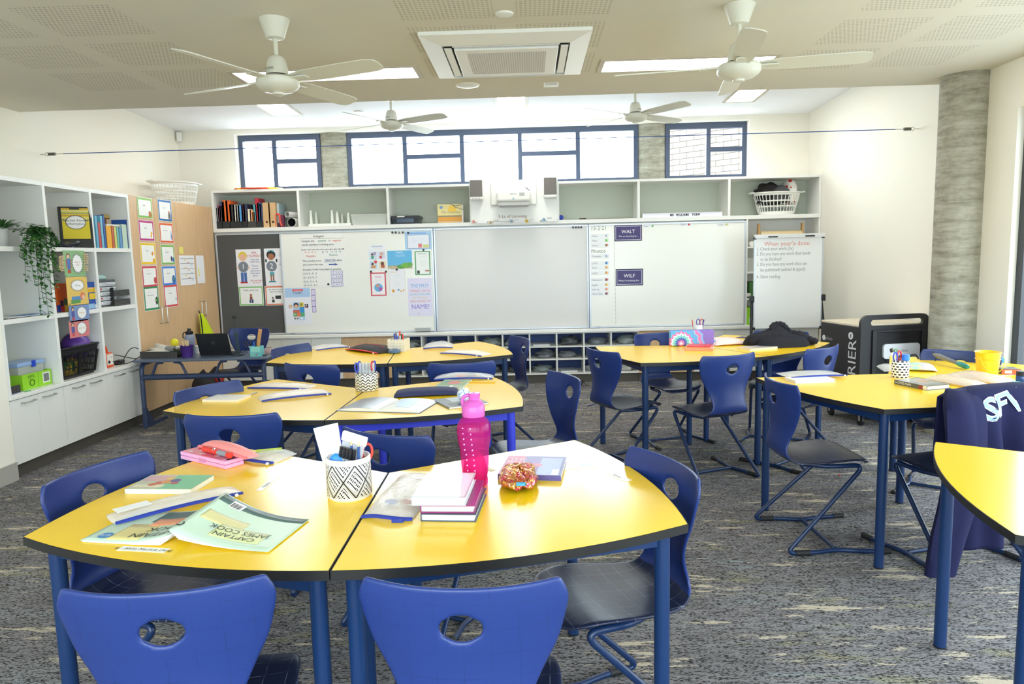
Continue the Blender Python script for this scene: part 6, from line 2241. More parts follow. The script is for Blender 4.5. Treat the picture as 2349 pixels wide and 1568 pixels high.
a, b_ = tp(*zb(1856, 154)), tp(*zb(2070, 154))
pencil('yellow and blue pen lying in front of the pouch of blue markers', (b_.x, b_.y, HT + .005), (a.x, a.y, HT + .005), .004, (240, 196, 60), name='pen', cat='pen', cap=(60, 110, 190))

# ---- far left tables
pouch('clear pouch behind the black and red pencil case on the far table', F(zq, (468, 310), (760, 282), (800, 246)), .026, seed=51, wob=.16)
f = F(zq, (690, 305), (955, 342), (1045, 292))
t = pouch('black pencil case with red zips on the far left table', f, .048, P(40, 36, 38, .75), seed=53, wob=.02, band=P(206, 44, 54, .5))
m = MB().tube([(-f[2] * .46, -f[3] * .1, .03), (-f[2] * .2, -f[3] * .02, .05), (f[2] * .2, 0, .05), (f[2] * .4, -f[3] * .05, .04)], .0022, P(206, 44, 54), 6)
lab(m.build('top_zip', t), 'red zip along the top')
f = F(zq, (992, 338), (1062, 346), (1086, 302))
lump('glasses_case', 'slate blue hard glasses case beside the black and red pencil case', 'case', f[0], .05, .055, .034, P(74, 104, 140, .35), 4, .02, rz=R(25), n=14)
f = F(zq, (1060, 322), (1202, 322), (1204, 300))
def _lat(nt, b):
    o = sep(nt, tex_vec(nt, (1, 1, 1)))
    q = [mth(nt, 'FRACT', mth(nt, 'DIVIDE', mth(nt, 'ADD', mth(nt, 'ADD', o[0], o[1]), s_), .012)) for s_ in (0,)]
    w2 = mth(nt, 'FRACT', mth(nt, 'DIVIDE', o[2], .0125))
    k = mth(nt, 'LESS_THAN', mth(nt, 'ADD', mth(nt, 'ABSOLUTE', mth(nt, 'SUBTRACT', q[0], .5)), mth(nt, 'ABSOLUTE', mth(nt, 'SUBTRACT', w2, .5))), .32)
    nt.links.new(mixc(nt, k, lin((236, 232, 222)), lin((176, 166, 140))), b.inputs['Base Color'])
CUBE = mat('beige_lattice_print', (230, 226, 214), .5, build=_lat)
t = thing('pencil_cube', 'square beige patterned pen holder on the far left table', 'pencil pot', f[0], f[1])
a = f[2] / 2
MB().b2(-a, a, -a, -a + .004, 0, .1, CUBE).b2(-a, a, a - .004, a, 0, .1, CUBE).b2(-a, -a + .004, -a + .004, a - .004, 0, .1, CUBE).b2(a - .004, a, -a + .004, a - .004, 0, .1, CUBE).b2(-a + .004, a - .004, -a + .004, a - .004, 0, .004, CUBE).build('holder_body', t, smooth=0)
for k, (dx, dy, tl, c_, n_, hh_) in enumerate(((-.034, -.01, -.1, (54, 70, 190), 'blue', .135), (-.02, .012, -.14, (120, 122, 126), 'grey', .14), (-.012, -.02, .05, (70, 90, 210), 'bright blue', .12), (.004, .01, .2, (226, 60, 50), 'red', .15), (.016, -.018, .1, (210, 214, 220), 'white', .118), (.024, .012, .1, (40, 120, 80), 'green', .128), (.036, -.005, .22, (226, 64, 54), 'dark red', .125), (.03, .025, -.05, (30, 100, 70), 'dark green', .13))):
    p0_ = Vector((f[0][0] + dx * .8, f[0][1] + dy, HT + .006))
    pencil('%s marker standing in the square beige pen holder' % n_, p0_, p0_ + Vector((math.sin(tl) * hh_ * .25, 0, hh_)), .006, c_, name='marker', cat='marker', cap=c_, group='markers in the square pen holder')
pouch('clear pouch at the back of the far left table near the pigeonholes', F(zq, (1360, 300), (1610, 292), (1622, 248)), .036, seed=55, wob=.16, pull=False)
pouch('clear pouch at the front of the far left table near the pigeonholes', F(zq, (1492, 335), (1838, 362), (1838, 328)), .03, seed=57, wob=.12)

# ---- right back tables
def _mandala(nt, b):
    o = sep(nt, tex_vec(nt, (1, 1, 1)))
    x = mth(nt, 'ADD', o[0], .085)
    z_ = mth(nt, 'SUBTRACT', o[2], .02)
    r = mth(nt, 'SQRT', mth(nt, 'ADD', mth(nt, 'MULTIPLY', x, x), mth(nt, 'MULTIPLY', z_, z_)))
    a = mth(nt, 'ARCTAN2', z_, x)
    pet = mth(nt, 'ABSOLUTE', mth(nt, 'SINE', mth(nt, 'MULTIPLY', a, 8)))
    rr_ = mth(nt, 'ADD', r, mth(nt, 'MULTIPLY', pet, .012))
    c = ramp(nt, mth(nt, 'MULTIPLY', rr_, 5), [(.0, lin((250, 220, 240))), (.09, lin((226, 110, 170))), (.16, lin((80, 90, 180))), (.26, lin((120, 200, 200))), (.36, lin((230, 240, 250))), (.42, lin((226, 120, 180))), (.5, lin((90, 170, 220))), (.62, lin((110, 150, 220))), (.68, lin((120, 200, 214))), (.72, lin((236, 120, 180))), (.84, lin((130, 170, 226))), (.92, lin((132, 104, 190)))])
    c.node.color_ramp.interpolation = 'CONSTANT'
    nt.links.new(c, b.inputs['Base Color'])
MAND = mat('mandala_print', (130, 110, 190), .55, build=_mandala)
a, b_ = tp(*zJ(105, 400)), tp(*zJ(735, 385))
hM = (at_y(*zJ(600, 165), (a.y + b_.y) / 2 + .03).z - HT)
L = (b_ - a).length
t = thing('mandala_pencil_case', 'purple pencil case with a bright mandala standing on the right back table', 'pencil case', ((a.x + b_.x) / 2, (a.y + b_.y) / 2 + .03, HT + .002), math.atan2(b_.y - a.y, b_.x - a.x))
MB().b2(-L / 2, L / 2, -.025, .025, 0, hM, MAND).build('case_body', t, bevel=.012, seg=3)
MB().b2(-L / 2 + .03, L / 2 - .03, -.004, .004, hM - .002, hM + .003, P(120, 90, 180)).build('zip', t, bevel=.001)
MB().b2(L / 2 - .002, L / 2 + .012, -.02, -.006, hM * .08, hM * .3, P(80, 160, 214)).build('side_tab', t, bevel=.001)
f = F(zJ, (318, 458), (715, 465), (742, 420))
f = ((f[0][0], f[0][1], HT), f[1], f[2], max(f[3], .05))
book('orange paperback lying in front of the mandala pencil case', f, .024, (232, 150, 110), 'y0', pages=(236, 230, 214), spine_texts=[('- - - - -', .5, .014, (240, 230, 226))], rects=[(.88, .0, .97, .3, (244, 240, 236))], hard=False)
book('thin red book on top of the orange paperback', ((f[0][0], f[0][1] + .012, HT + .0245), f[1], f[2] * .86, f[3] * .8), .008, (216, 60, 44), 'y0')
ft = F(zJ, (770, 398), (1230, 372), (1250, 300))
PLAID = P(240, 214, 212, .5)
pouch('pale pink and green fabric pouch beside the mandala case', ft, .045, PLAID, zip_=False, seed=61, wob=.05, tp_=.05, pw=.45)
o = MB().grid(lambda u, v: (-.05 + .11 * u, .02 * v, .055 - .03 * u + .012 * math.sin(3 * u)), 8, 1, P(246, 140, 160)).build('pink_strap', loc=(ft[0][0] - .1, ft[0][1] + .09, HT + .03), solid=.002)
tag(o, 'bright pink strap behind the pale pink fabric pouch', 'strap')
f = F(zJ, (1065, 432), (1240, 462), (1530, 412))
book('cream paperback lying in front of the black jumper', f, .0155, (214, 200, 190), 'x0', pages=(238, 224, 186), rects=[(.1, .4, .9, .95, (180, 176, 186))], hard=False)
c = tp(*zJ(515, 260))
t = pot('plain white pencil cup behind the mandala pencil case', (c.x, c.y + .05, HT), .042, .1, P(236, 236, 238, .3))
cc = Vector((c.x, c.y + .05, HT + .009))
pencil('red pencil in the white cup behind the mandala case', cc + Vector((-.03, 0, 0)), cc + Vector((-.05, 0, .15)), .004, (222, 70, 56))
pencil('purple marker in the white cup behind the mandala case', cc + Vector((.026, -.01, 0)), cc + Vector((.05, -.01, .135)), .006, (96, 60, 150), name='marker', cat='marker', cap=(96, 60, 150))
scissors('scissors with purple and red handles in the white cup behind the mandala case', cc + Vector((.008, -.012, -.01)), R(4), (90, 70, 160), (200, 70, 80), R(10))
for k, (q0, q1, q2, c_, lb) in enumerate((((1040, 275), (1190, 285), (1200, 262), (50, 56, 110), 'navy paper slip'), ((1195, 300), (1300, 300), (1320, 282), (240, 236, 226), 'cream paper slip'))):
    f = F(zJ, q0, q1, q2)
    o = MB().b2(-f[2] / 2, f[2] / 2, -f[3] / 2, f[3] / 2, 0, .003, P(*c_)).build('paper_slip', loc=f[0], rot=f[1], smooth=0)
    tag(o, '%s on the table behind the pink fabric pouch' % lb, 'paper')
# black jumper: a heap of folded cloth
a, b_ = tp(*zJ(1205, 390)), tp(*zJ(2235, 415))
ctr = (a + b_) / 2
JX, JY = (b_ - a).length / 2, .17
rr = random.Random(5)
folds = [(rr.uniform(0, PI), rr.uniform(9, 24), rr.uniform(0, 6), rr.uniform(.5, 1)) for _ in range(6)]
def heap(u, v):
    a_ = 2 * PI * u
    r = v
    x, y = math.cos(a_) * r, math.sin(a_) * r
    k = 1 + .1 * math.sin(3 * a_ + 1) + .07 * math.sin(5 * a_)
    base = max(0, 1 - r ** 2.2)
    hgt = .095 * base ** .6 * (1 + .35 * math.exp(-((x + .05) ** 2 + (y - .1) ** 2) / .09))
    w_ = sum(am * abs(math.sin((x * math.cos(q) + y * math.sin(q) * .6) * fr_ * .33 + ph)) for q, fr_, ph, am in folds) / 6
    hgt += (.034 * w_ * min(1, base * 4) + .006 * (1 - r)) if r < 1 else 0
    return (x * JX * k, y * JY * k, max(.0, hgt))
JB = mat('black_fleece', (42, 42, 48), .95, spec=.15, build=lambda nt, b: bump(nt, b, noise(nt, tex_vec(nt, (1, 1, 1)), 300, 2), .3, .001))
m = MB()
nu_, nv_ = 72, 34
vs = [heap(i / nu_, j / nv_) for j in range(nv_ + 1) for i in range(nu_)]
m.add(vs, [(j * nu_ + i, j * nu_ + (i + 1) % nu_, (j + 1) * nu_ + (i + 1) % nu_, (j + 1) * nu_ + i) for j in range(nv_) for i in range(nu_)], JB)
t = thing('jumper', 'black fleece jumper dropped in a heap on the right back table', 'jumper', (ctr.x, ctr.y + .1, HT + .001), 0)
m.build('jumper_body', t, smooth=80)
def roll(pts, r, n, seed):
    q = crom(pts, 28)
    rr = random.Random(seed)
    return MB().tube(q, [r * (.75 + .3 * math.sin(PI * i / 28) + .12 * math.sin(i * 1.9 + seed)) * (1 if 0 < i < 28 else .5) for i in range(29)], JB, 12).build(n, t, smooth=80)
roll([(-.06, -.02, .11), (-.03, .03, .145), (.03, .03, .15), (.06, -.02, .115)], .026, 'hood', 1)
roll([(-.24, -.06, .03), (-.12, -.09, .07), (.02, -.1, .075), (.14, -.08, .045)], .03, 'sleeve', 2)
roll([(.06, -.03, .095), (.14, -.06, .085), (.2, -.03, .05), (.27, -.07, .028)], .027, 'sleeve', 5)

# ---- right tables
f = F(zd, (1868, 640), (2200, 626), (2180, 592))
book('white book under the clear pouch on the right table', f, .016, (232, 232, 236), 'x0', pages=(240, 240, 240), rough=.3)
f = lift(F(zd, (1835, 614), (2290, 592), (2165, 548)), .0165 - .006)
pouch('flat clear pouch with blue zip resting on the white book, right table', (f[0], f[1], f[2], f[3]), .018, POUCHM, seed=71, wob=.08, tp_=.06)
c = tp(*zE(1018, 902))
rc = (tp(*zE(1114, 902)) - tp(*zE(925, 902))).length / 2
def _hole(nt, b):
    o = sep(nt, tex_vec(nt, (1, 1, 1)))
    th = mth(nt, 'MULTIPLY', mth(nt, 'DIVIDE', mth(nt, 'ARCTAN2', o[1], o[0]), 2 * PI), 12)
    v = mth(nt, 'DIVIDE', o[2], .0145)
    u = mth(nt, 'ADD', th, mth(nt, 'MULTIPLY', mth(nt, 'FLOORED_MODULO', mth(nt, 'FLOOR', v), 2), .5))
    du, dv = [mth(nt, 'MULTIPLY', mth(nt, 'SUBTRACT', mth(nt, 'FRACT', q), .5), s_) for q, s_ in ((u, 1), (v, 1.15))]
    h = mth(nt, 'LESS_THAN', mth(nt, 'ADD', mth(nt, 'MULTIPLY', du, du), mth(nt, 'MULTIPLY', dv, dv)), .12)
    nt.links.new(mixc(nt, h, lin((242, 242, 244)), lin((40, 40, 50))), b.inputs['Base Color'])
LATT = mat('white_lattice_cup', (242, 242, 244), .4, build=_hole)
fb = F(zK, (155, 588), (708, 702), (1095, 660))
BKH = .0235
pot('white lattice pencil cup with dark oval holes on the right table', (c.x, c.y + .035, HT), rc, .098, LATT)
cc = Vector((c.x, c.y + .035, HT + .0085))
pencil('black-capped white marker leaning in the lattice cup', cc + Vector((-.01, 0, 0)), cc + Vector((-.055, 0, .155)), .0085, (240, 240, 244), name='marker', cat='marker', cap=(40, 38, 40))
scissors('scissors with red and blue handles in the lattice cup', cc + Vector((-.005, .01, -.012)), R(-6), (60, 80, 190), (206, 50, 56), R(25))
o = MB().cyl((0, 0, 0), (0, 0, .075), .011, WHT, 16).cyl((0, 0, .075), (0, 0, .108), .02, P(50, 130, 236, .35), 20).build('glue_stick', loc=cc + Vector((.025, -.005, .014)), bevel=.003)
tag(o, 'glue stick with a bright blue cap standing in the lattice cup', 'glue stick')
book('grey hardback comic book with white spine lettering by the lattice cup', ((fb[0][0], fb[0][1], HT), fb[1], fb[2], fb[3]), .0225, (92, 96, 98), 'y0', pages=(240, 240, 238), rects=[(.0, .0, .99, .98, (150, 152, 150)), (.1, .3, .8, .9, (176, 176, 172)), (.3, .45, .6, .75, (200, 150, 120))], spine_texts=[('DOG MAN', .33, .017, (246, 246, 246)), ('Pilkey', .07, .009, (236, 236, 236)), ('- - - - -', .55, .009, (220, 220, 220))], rough=.2)
m = MB()
(x, y, z), rz, wd, d = fb
t = [o for o in bpy.data.objects if o.get('label', '').startswith('grey hardback comic')][0]
m.quad([(wd * .25, -d / 2 - .0004, .001), (wd * .38, -d / 2 - .0004, .001), (wd * .38, -d / 2 - .0004, .0215), (wd * .25, -d / 2 - .0004, .0215)], P(150, 70, 52))
m.quad([(wd * .38, -d / 2 - .0004, .001), (wd * .495, -d / 2 - .0004, .001), (wd * .495, -d / 2 - .0004, .0215), (wd * .38, -d / 2 - .0004, .0215)], P(236, 232, 230))
m.build('spine_label', t, smooth=0)
PEACH = glassy('peach_clear_vinyl', (240, 228, 220), .6, .12, crumple=.006)
pouch('plump clear pouch with peach tint lying beside the comic book', F(zK, (600, 520), (1500, 690), (1815, 640)), .036, PEACH, seed=81, wob=.14, pull=False, zip_=False)
pouch('plump clear pouch with peach tint in front of the yellow bucket', F(zK, (960, 440), (1880, 630), (2200, 560)), .036, PEACH, seed=83, wob=.12, pull=False, zip_=False)
def _iri(nt, b):
    n = noise(nt, tex_vec(nt, (1, 1, 1)), 14, 3)
    nt.links.new(ramp(nt, n, [(.3, lin((206, 206, 214))), (.42, lin((170, 226, 214))), (.5, lin((226, 226, 170))), (.58, lin((196, 190, 236))), (.7, lin((226, 220, 224)))]), b.inputs['Base Color'])
IRI = mat('iridescent_vinyl', (210, 214, 216), .18, spec=.6, build=_iri)
f = F(zK, (480, 400), (1040, 420), (1240, 375))
fq = ((f[0][0] - .02, f[0][1] + .075, HT), f[1], f[2] + .02, max(f[3], .16))
pouch('iridescent silver pouch with navy strap behind the lattice cup', fq, .042, IRI, seed=91, wob=.08, zip_=False)
f = F(zK, (10, 405), (300, 410), (420, 300))
pouch('small clear pouch left of the iridescent pouch, behind the lattice cup', (f[0], f[1], f[2], max(f[3], .1)), .03, POUCH, seed=93, wob=.1, zip_=False, pull=False)
o = MB().tube(crom([(-.11, .0, .03), (-.08, .02, .06), (-.02, .03, .062), (.0, .0, .07), (.01, -.02, .05)], 24), .008, P(40, 40, 46, .5), 8).build('watch_strap', loc=(fq[0][0] - .0, fq[0][1] + .03, HT + .014))
tag(o, 'black strap curled over the iridescent pouch', 'strap')
a, b_ = tp(*zK(800, 215)), tp(*zK(1385, 350))
t = thing('glue_gun', 'grey tool with a teal handle lying across the iridescent pouch', 'tool', (a.x, a.y - .01, HT + .05))
d = b_ - a
d.z = -.034
MB().tube([Vector((0, 0, 0)), d * .15, d * .4, d * .72], [.008, .016, .013, .01], P(112, 112, 112, .4), 12).build('tool_body', t)
MB().tube([d * .72, d * .8, d * .95, d], [.013, .0155, .015, .01], P(20, 130, 130, .4), 14).build('tool_handle', t)
MB().tube([Vector((-.005, 0, .02)), Vector((.02, 0, -.02)), Vector((.012, 0, -.045))], .004, BLK, 8).build('tool_clip', t)
c = tp(*zK(1020, 215))
o = MB().ball((0, 0, .02), .02, P(84, 78, 62, .6), 12).build('brown_ball', loc=(c.x + .01, c.y + .1, HT + .0005))
tag(o, 'dark olive ball behind the teal-handled tool', 'ball')
c = tp(*zE(1965, 868))
k_ = (tp(*zE(2085, 868)) - tp(*zE(1850, 868))).length / 2
YB_ = P(250, 200, 20, .35)
t = thing('bucket', 'small yellow metal bucket on the right table', 'bucket', (c.x, c.y + .02, HT))
rb, rt, hb = k_ * .92, k_ * 1.14, .128
MB().lathe([(.001, .003), (rb - .002, .003), (rb, 0), (rb, .004), (rt - .001, hb - .003), (rt + .004, hb), (rt + .003, hb + .004), (rt - .002, hb), (rb - .003, .006), (.001, .006)], YB_, 40, cap=False).lathe([(rb + .0018 + (rt - rb) * .7, hb * .7), (rb + .004 + (rt - rb) * .715, hb * .715), (rb + .0018 + (rt - rb) * .73, hb * .73)], YB_, 40, cap=False).build('bucket_body', t, smooth=50)
MB().tube([(rt * 1.06 * math.cos(q), -rt * .62 - .03 * math.sin(q), hb - .02 - .085 * math.sin(q)) for q in [PI * i / 20 for i in range(21)]], .0016, YB_, 6).build('wire_handle', t)
c2 = at_z(*zK(1893, 170), HT + .02)
box_thing('blue_eraser', 'bright blue block behind the yellow bucket', 'block', (c2.x, c2.y - .02, HT + .0005), (.05, .03, .03), P(50, 140, 230))
f = F(zK, (2085, 475), (2420, 480), (2420, 350))
t = thing('card_game_box', 'dark box with orange ends at the right picture edge', 'box', ((f[0][0]), f[0][1], HT), f[1])
MB().b2(-f[2] / 2, f[2] / 2, -.05, .05, 0, .03, P(66, 62, 64)).b2(-f[2] / 2 - .0004, f[2] / 2, -.0506, -.05, .002, .028, P(232, 90, 50)).build('box_body', t, bevel=.001)
MB().b2(-f[2] / 2 + .015, -f[2] / 2 + .05, -.0512, -.0507, .007, .023, P(240, 220, 210)).b2(-f[2] / 2 + .015, -f[2] / 2 + .05, -.01, .03, .0301, .0305, P(140, 140, 60)).build('box_print', t, smooth=0)
c = tp(*zK(2310, 612))
t = thing('ink_jar', 'dark blue jar at the right picture edge on the right table', 'jar', c)
MB().lathe([(.001, 0), (.026, 0), (.028, .004), (.028, .048), (.026, .052)], P(40, 74, 140, .15), 28, cap=False).build('jar_body', t, smooth=40)
MB().lathe([(.027, .05), (.027, .072), (.025, .074), (.001, .074)], P(30, 34, 46), 28, cap=False).build('jar_lid', t, smooth=40)
c = tp(*zK(2212, 640))
o = box_thing('sharpener', 'small mint green cube sharpener beside the dark blue jar', 'sharpener', c, (.03, .024, .028), P(110, 214, 186, .35), R(-4), .002)
f = F(zK, (1060, 818), (1230, 800), (1230, 782))
slip('white name label near the jumper end of the right table', (f[0], f[1], f[2], max(f[3], .02)), None, 0)
f = F(zd, (1612, 600), (1650, 612), (1668, 596))
slip('small white label at the left corner of the right table', (f[0], f[1], f[2], max(f[3], .015)), None, 0)
f = F(zK, (1935, 445), (1990, 455), (2030, 410))
slip('small pale label between the yellow bucket and the dark box', (f[0], f[1], f[2], max(f[3], .015)), None, 0, col=(210, 204, 206))

# ---- navy jumper over the chair back at right
NAVY = mat('navy_sweatshirt', (36, 38, 72), .92, spec=.15, build=lambda nt, b: bump(nt, b, noise(nt, tex_vec(nt, (1, 1, 1)), 260, 2), .25, .0008))
hx = JC.location
t = thing('school_jumper', 'navy school jumper with pale blue lettering hung over a chair back', 'jumper', hx, JC.rotation_euler.z)
def drape(u, v, off=0):
    """u across (-1..1, + is the camera's left), v from the inner hem over the top to the outer hem"""
    L1, L2 = .3, .66
    s_ = v * (L1 + .07 + L2)
    fold = math.sin(u * 7.5 + 1.1) * .5 + math.sin(u * 13 + .4) * .3
    if s_ < L1:
        k = L1 - s_
        x, z = -.19 + .02 * fold * k / L1, .855 - k
    elif s_ < L1 + .07:
        q = (s_ - L1) / .07 * PI
        x, z = -.2525 + .0625 * math.cos(q), .855 + .022 * math.sin(q)
    else:
        k = s_ - L1 - .07
        x = -.315 - .03 * min(1, k / .3) + fold * .07 * min(1, k / .3) - .03 * k
        z = .855 - k
    x -= off
    wd = .262 + (.03 * max(0, .5 - abs(z - .5)) if s_ > L1 else 0)
    z -= .035 * abs(u) ** 4 + (.02 * math.sin(u * 3) if s_ > L1 + .07 else 0) * max(0, min(1, (.8 - z)))
    return (x, u * wd, z)
MB().grid(lambda a, b_: drape(2 * a - 1, b_), 48, 60, NAVY).build('jumper_body', t, smooth=80, solid=.008)
def sleeve(path, rad, name):
    q = crom(path, 30)
    r = [p[0] for p in crom([(v,) for v in rad], 30)]
    m = MB()
    vs, fs = [], []
    n = 20
    for i, (p, rr_) in enumerate(zip(q, r)):
        for j in range(n):
            a_ = 2 * PI * j / n
            w_ = 1 + .14 * math.sin(3 * a_ + .1 * i) + .1 * math.sin(5 * a_ - .12 * i) + .05 * math.sin(8 * a_)
            vs.append((p[0] + math.cos(a_) * rr_ * .5 * w_, p[1] + math.sin(a_) * rr_ * w_, p[2]))
    for i in range(30):
        for j in range(n):
            fs.append((i * n + j, i * n + (j + 1) % n, (i + 1) * n + (j + 1) % n, (i + 1) * n + j))
    fs.append(tuple(range(n))[::-1])
    fs.append(tuple(range(30 * n, 31 * n)))
    m.add(vs, fs, NAVY)
    return m.build(name, t, smooth=80)
sleeve([(-.25, .23, .872), (-.325, .27, .82), (-.375, .3, .64), (-.385, .335, .42), (-.375, .365, .24), (-.36, .375, .085)], [.05, .09, .092, .09, .084, .074], 'sleeve')
sleeve([(-.25, -.24, .865), (-.33, -.28, .79), (-.375, -.3, .6), (-.38, -.31, .42), (-.37, -.32, .2)], [.045, .085, .1, .095, .085], 'sleeve')
lay2 = None
def on_drape(p):
    # text plane: local x across (camera right = -y), local z up along the outer side
    u = -p.x / .262
    v = (.3 + .07 + (.93 - p.z) * .9) / 1.03
    return Vector(drape(u, min(.999, max(0, v)), p.y if p.y else .0))
for col, b_, off in (((232, 240, 250), .006, .0062), ((150, 186, 230), .001, .0072)):
    o = text('SFV', .15, P(*col, .6), t, (-.04, off, .872), (PI / 2, -R(12), 0), bold=b_, space=.95)
    _bend[o] = on_drape
o = text('o', .1, P(190, 214, 240, .6), t, (-.27, .0062, .52), (PI / 2, 0, 0))
_bend[o] = on_drape
# ------------------------------------------------------------------ left wall: shelves and cupboards
zl = lambda x, y: (x * .22318, 380 + y * .22318)
zm = lambda x, y: (x * .28698, 680 + y * .28698)
zg = lambda x, y: (300 + x * .18493, 690 + y * .18493)
SH1, SH2, SH0 = 1.6585, 1.1435, .6025
LW = ('x', XL + .0015)
ROLES = [((1400, 315), (1572, 547), (132, 190, 70), 'CATERER', 'green', 'first', [(.8, .72, .07, (200, 60, 40)), (.82, .8, .1, (196, 110, 50))]),
         ((1416, 553), (1590, 776), (190, 50, 130), 'SPEAKER', 'magenta', 'second', [(.82, .62, .06, (236, 176, 40)), (.78, .76, .05, (236, 176, 40))]),
         ((1432, 788), (1608, 1012), (242, 200, 24), 'SECURITY', 'yellow', 'third', [(.78, .5, .07, (232, 150, 60)), (.84, .82, .08, (236, 180, 50))]),
         ((1450, 1028), (1625, 1240), (212, 70, 84), "TEACHER'S ASSISTANT", 'pinkish red', 'fourth', [(.84, .7, .1, (200, 70, 70), 1.2)]),
         ((1468, 1242), (1641, 1475), (40, 140, 84), 'COMPUTER TECHNICIAN', 'dark green', 'lowest', [(.84, .62, .09, (50, 60, 50), 1.6), (.84, .6, .05, (100, 190, 60))])]
ROLES2 = [((1615, 340), (1771, 577), (0, 108, 176), 'CLEANING CREW', 'deep blue', 'first', [(.8, .75, .1, (120, 120, 126), 1.5), (.78, .56, .05, (190, 90, 50))]),
          ((1630, 581), (1786, 797), (230, 100, 56), 'HOMEWORK MARSHAL', 'orange', 'second', [(.84, .6, .09, (214, 220, 236), 2), (.86, .68, .03, (80, 130, 190), 4)]),
          ((1645, 808), (1801, 1016), (132, 184, 90), 'LINE LEADER', 'light green', 'third', [(.74, .7, .05, (40, 40, 60), 2), (.86, .74, .07, (50, 110, 190), 1.3)]),
          ((1658, 1031), (1817, 1222), (66, 132, 222), 'TRIVIA BUDDY', 'sky blue', 'fourth', [(.8, .72, .12, (40, 110, 180), 1.4), (.83, .66, .05, (90, 160, 80))]),
          ((1675, 1226), (1837, 1441), (220, 76, 80), 'MESSENGER', 'red', 'lowest', [(.84, .66, .05, (150, 190, 220))])]
for col, lst in (('left', ROLES), ('right', ROLES2)):
    for tl, br, c, s_, cn, nth, dd in lst:
        c2 = tuple(int(v * .8) for v in c)
        poster('role_card', '%s-bordered class role card on the beech cupboard, %s in the %s column' % (cn, nth, col), 'card', zl(*tl), zl(*br), LW, (246, 246, 242),
               [], dd, [('~ ~ ~', .4, .24, .1, (70, 72, 80)), (s_, .44, .38, .07 if len(s_) < 13 else .055, (80, 82, 88), 'CENTER', .8), ('- - - - - -\n- - - - -', .44, .53, .05, (150, 150, 154))], group='class role cards on the beech cupboards', border=(c, .085))
poster('timetable_sheet', 'printed weekly timetable sheet taped to the beech cupboard', 'paper', zl(1836, 921), zl(2014, 1218), LW, (242, 242, 244), [(.06, .1 + .17 * i, .96, .112 + .17 * i, (70, 76, 84)) for i in range(5)] + [(.3 + .2 * ((i * 7) % 3), .14 + .085 * i, .45 + .2 * ((i * 7) % 3), .17 + .085 * i, [(240, 214, 130), (236, 160, 140), (176, 206, 220)][i % 3]) for i in range(9)])
poster('paper_sheet', 'plain narrow sheet with yellow marks right of the timetable sheet', 'paper', zl(2010, 922), zl(2110, 1203), LW, (240, 240, 242), [(.18, .45, .34, .75, (234, 234, 140))])
o = poster('sticky_note', 'pale yellow sticky note above the timetable sheet', 'note', zl(1838, 832), zl(1886, 905), LW, (238, 226, 120))

# hanging reward cards in front of the bookcase
HP = ('x', XL + .006)
HC = [((143, 574), (198, 633), (140, 184, 130), 'Ready to\nlearn!', (200, 110, 120), 'green', 'topmost'), ((150, 636), (204, 697), (232, 196, 100), 'Warning', (120, 120, 130), 'yellow', 'second from the top'),
      ((157, 701), (206, 733), (124, 150, 200), 'Reflection', (220, 180, 110), 'blue', 'third from the top'), ((157, 737), (206, 768), (222, 130, 130), 'Buddy Class', (220, 180, 110), 'pink', 'lowest')]
for i, (tl, br, c, s_, tc, cn, nth) in enumerate(HC):
    cx0, cy0 = (.62, .5) if i != 1 else (.52, .3)
    rx_, ry_ = (.28, .42) if i != 1 else (.36, .22)
    st = lambda k: [(cx0 + (rx_ if j % 2 == 0 else rx_ * .78) * k * math.cos(2 * PI * j / 40), cy0 + (ry_ if j % 2 == 0 else ry_ * .78) * k * math.sin(2 * PI * j / 40)) for j in range(40)][::-1]
    fig = [(.14, .3, .3, .55, (80, 120, 190)), (.16, .55, .28, .74, (70, 110, 190)), (.15, .72, .29, .86, (190, 70, 60)), (.1, .34, .14, .66, (200, 80, 70)), (.3, .34, .33, .66, (200, 80, 70))] if i == 0 else ([(.2, .68, .7, .82, (84, 140, 200)), (.15, .8, .6, .93, (90, 150, 80))] if i == 1 else [(.1, .35, .26, .7, (90, 90, 160)), (.12, .7, .24, .9, (190, 80, 90))])
    dsc = [(.21, .2, .08, (120, 70, 50)), (.21, .23, .06, (232, 190, 160))] if i == 0 else ([(.72, .68, .12, (226, 130, 80)), (.76, .73, .07, (236, 196, 170))] if i == 1 else [(.18, .22, .07, (60, 50, 50)), (.18, .25, .05, (226, 184, 150))])
    poster('reward_card', '%s starburst card hung on the white bookcase, %s of four' % (cn, nth), 'card', tl, br, HP, c, fig, dsc, [(s_, cx0, cy0, .1 if i < 2 else .15, tc, 'CENTER', .85)], tris=[(st(1), (40, 40, 44)), (st(.92), (246, 246, 246))], group='hanging behaviour cards')
m = MB()
rings = [(150, 635), (196, 634.5), (160, 699), (203, 697), (160, 735.5), (204, 733)]
for k, (x, y) in enumerate(rings):
    p = at_x(x, y, XL + .008)
    o = MB().tube([(0.004 * math.sin(q), .009 * math.cos(q), .012 * math.sin(q)) for q in [i * PI / 8 for i in range(16)]], .0016, STEEL, 6, closed=True).build('card_ring', loc=p)
    tag(o, 'thin metal ring joining the hanging cards, %s side, %s join' % (['left', 'right'][k % 2], ['upper', 'middle', 'lower'][k // 2]), 'ring', 'rings of the hanging cards')
PEG = P(222, 190, 140, .6)
PL = [(y, 'left') for y in (588, 592, 596, 600, 604, 608, 612, 616, 620)] + [(y, 'right') for y in (583, 588, 593, 598, 603, 610, 615, 620)]
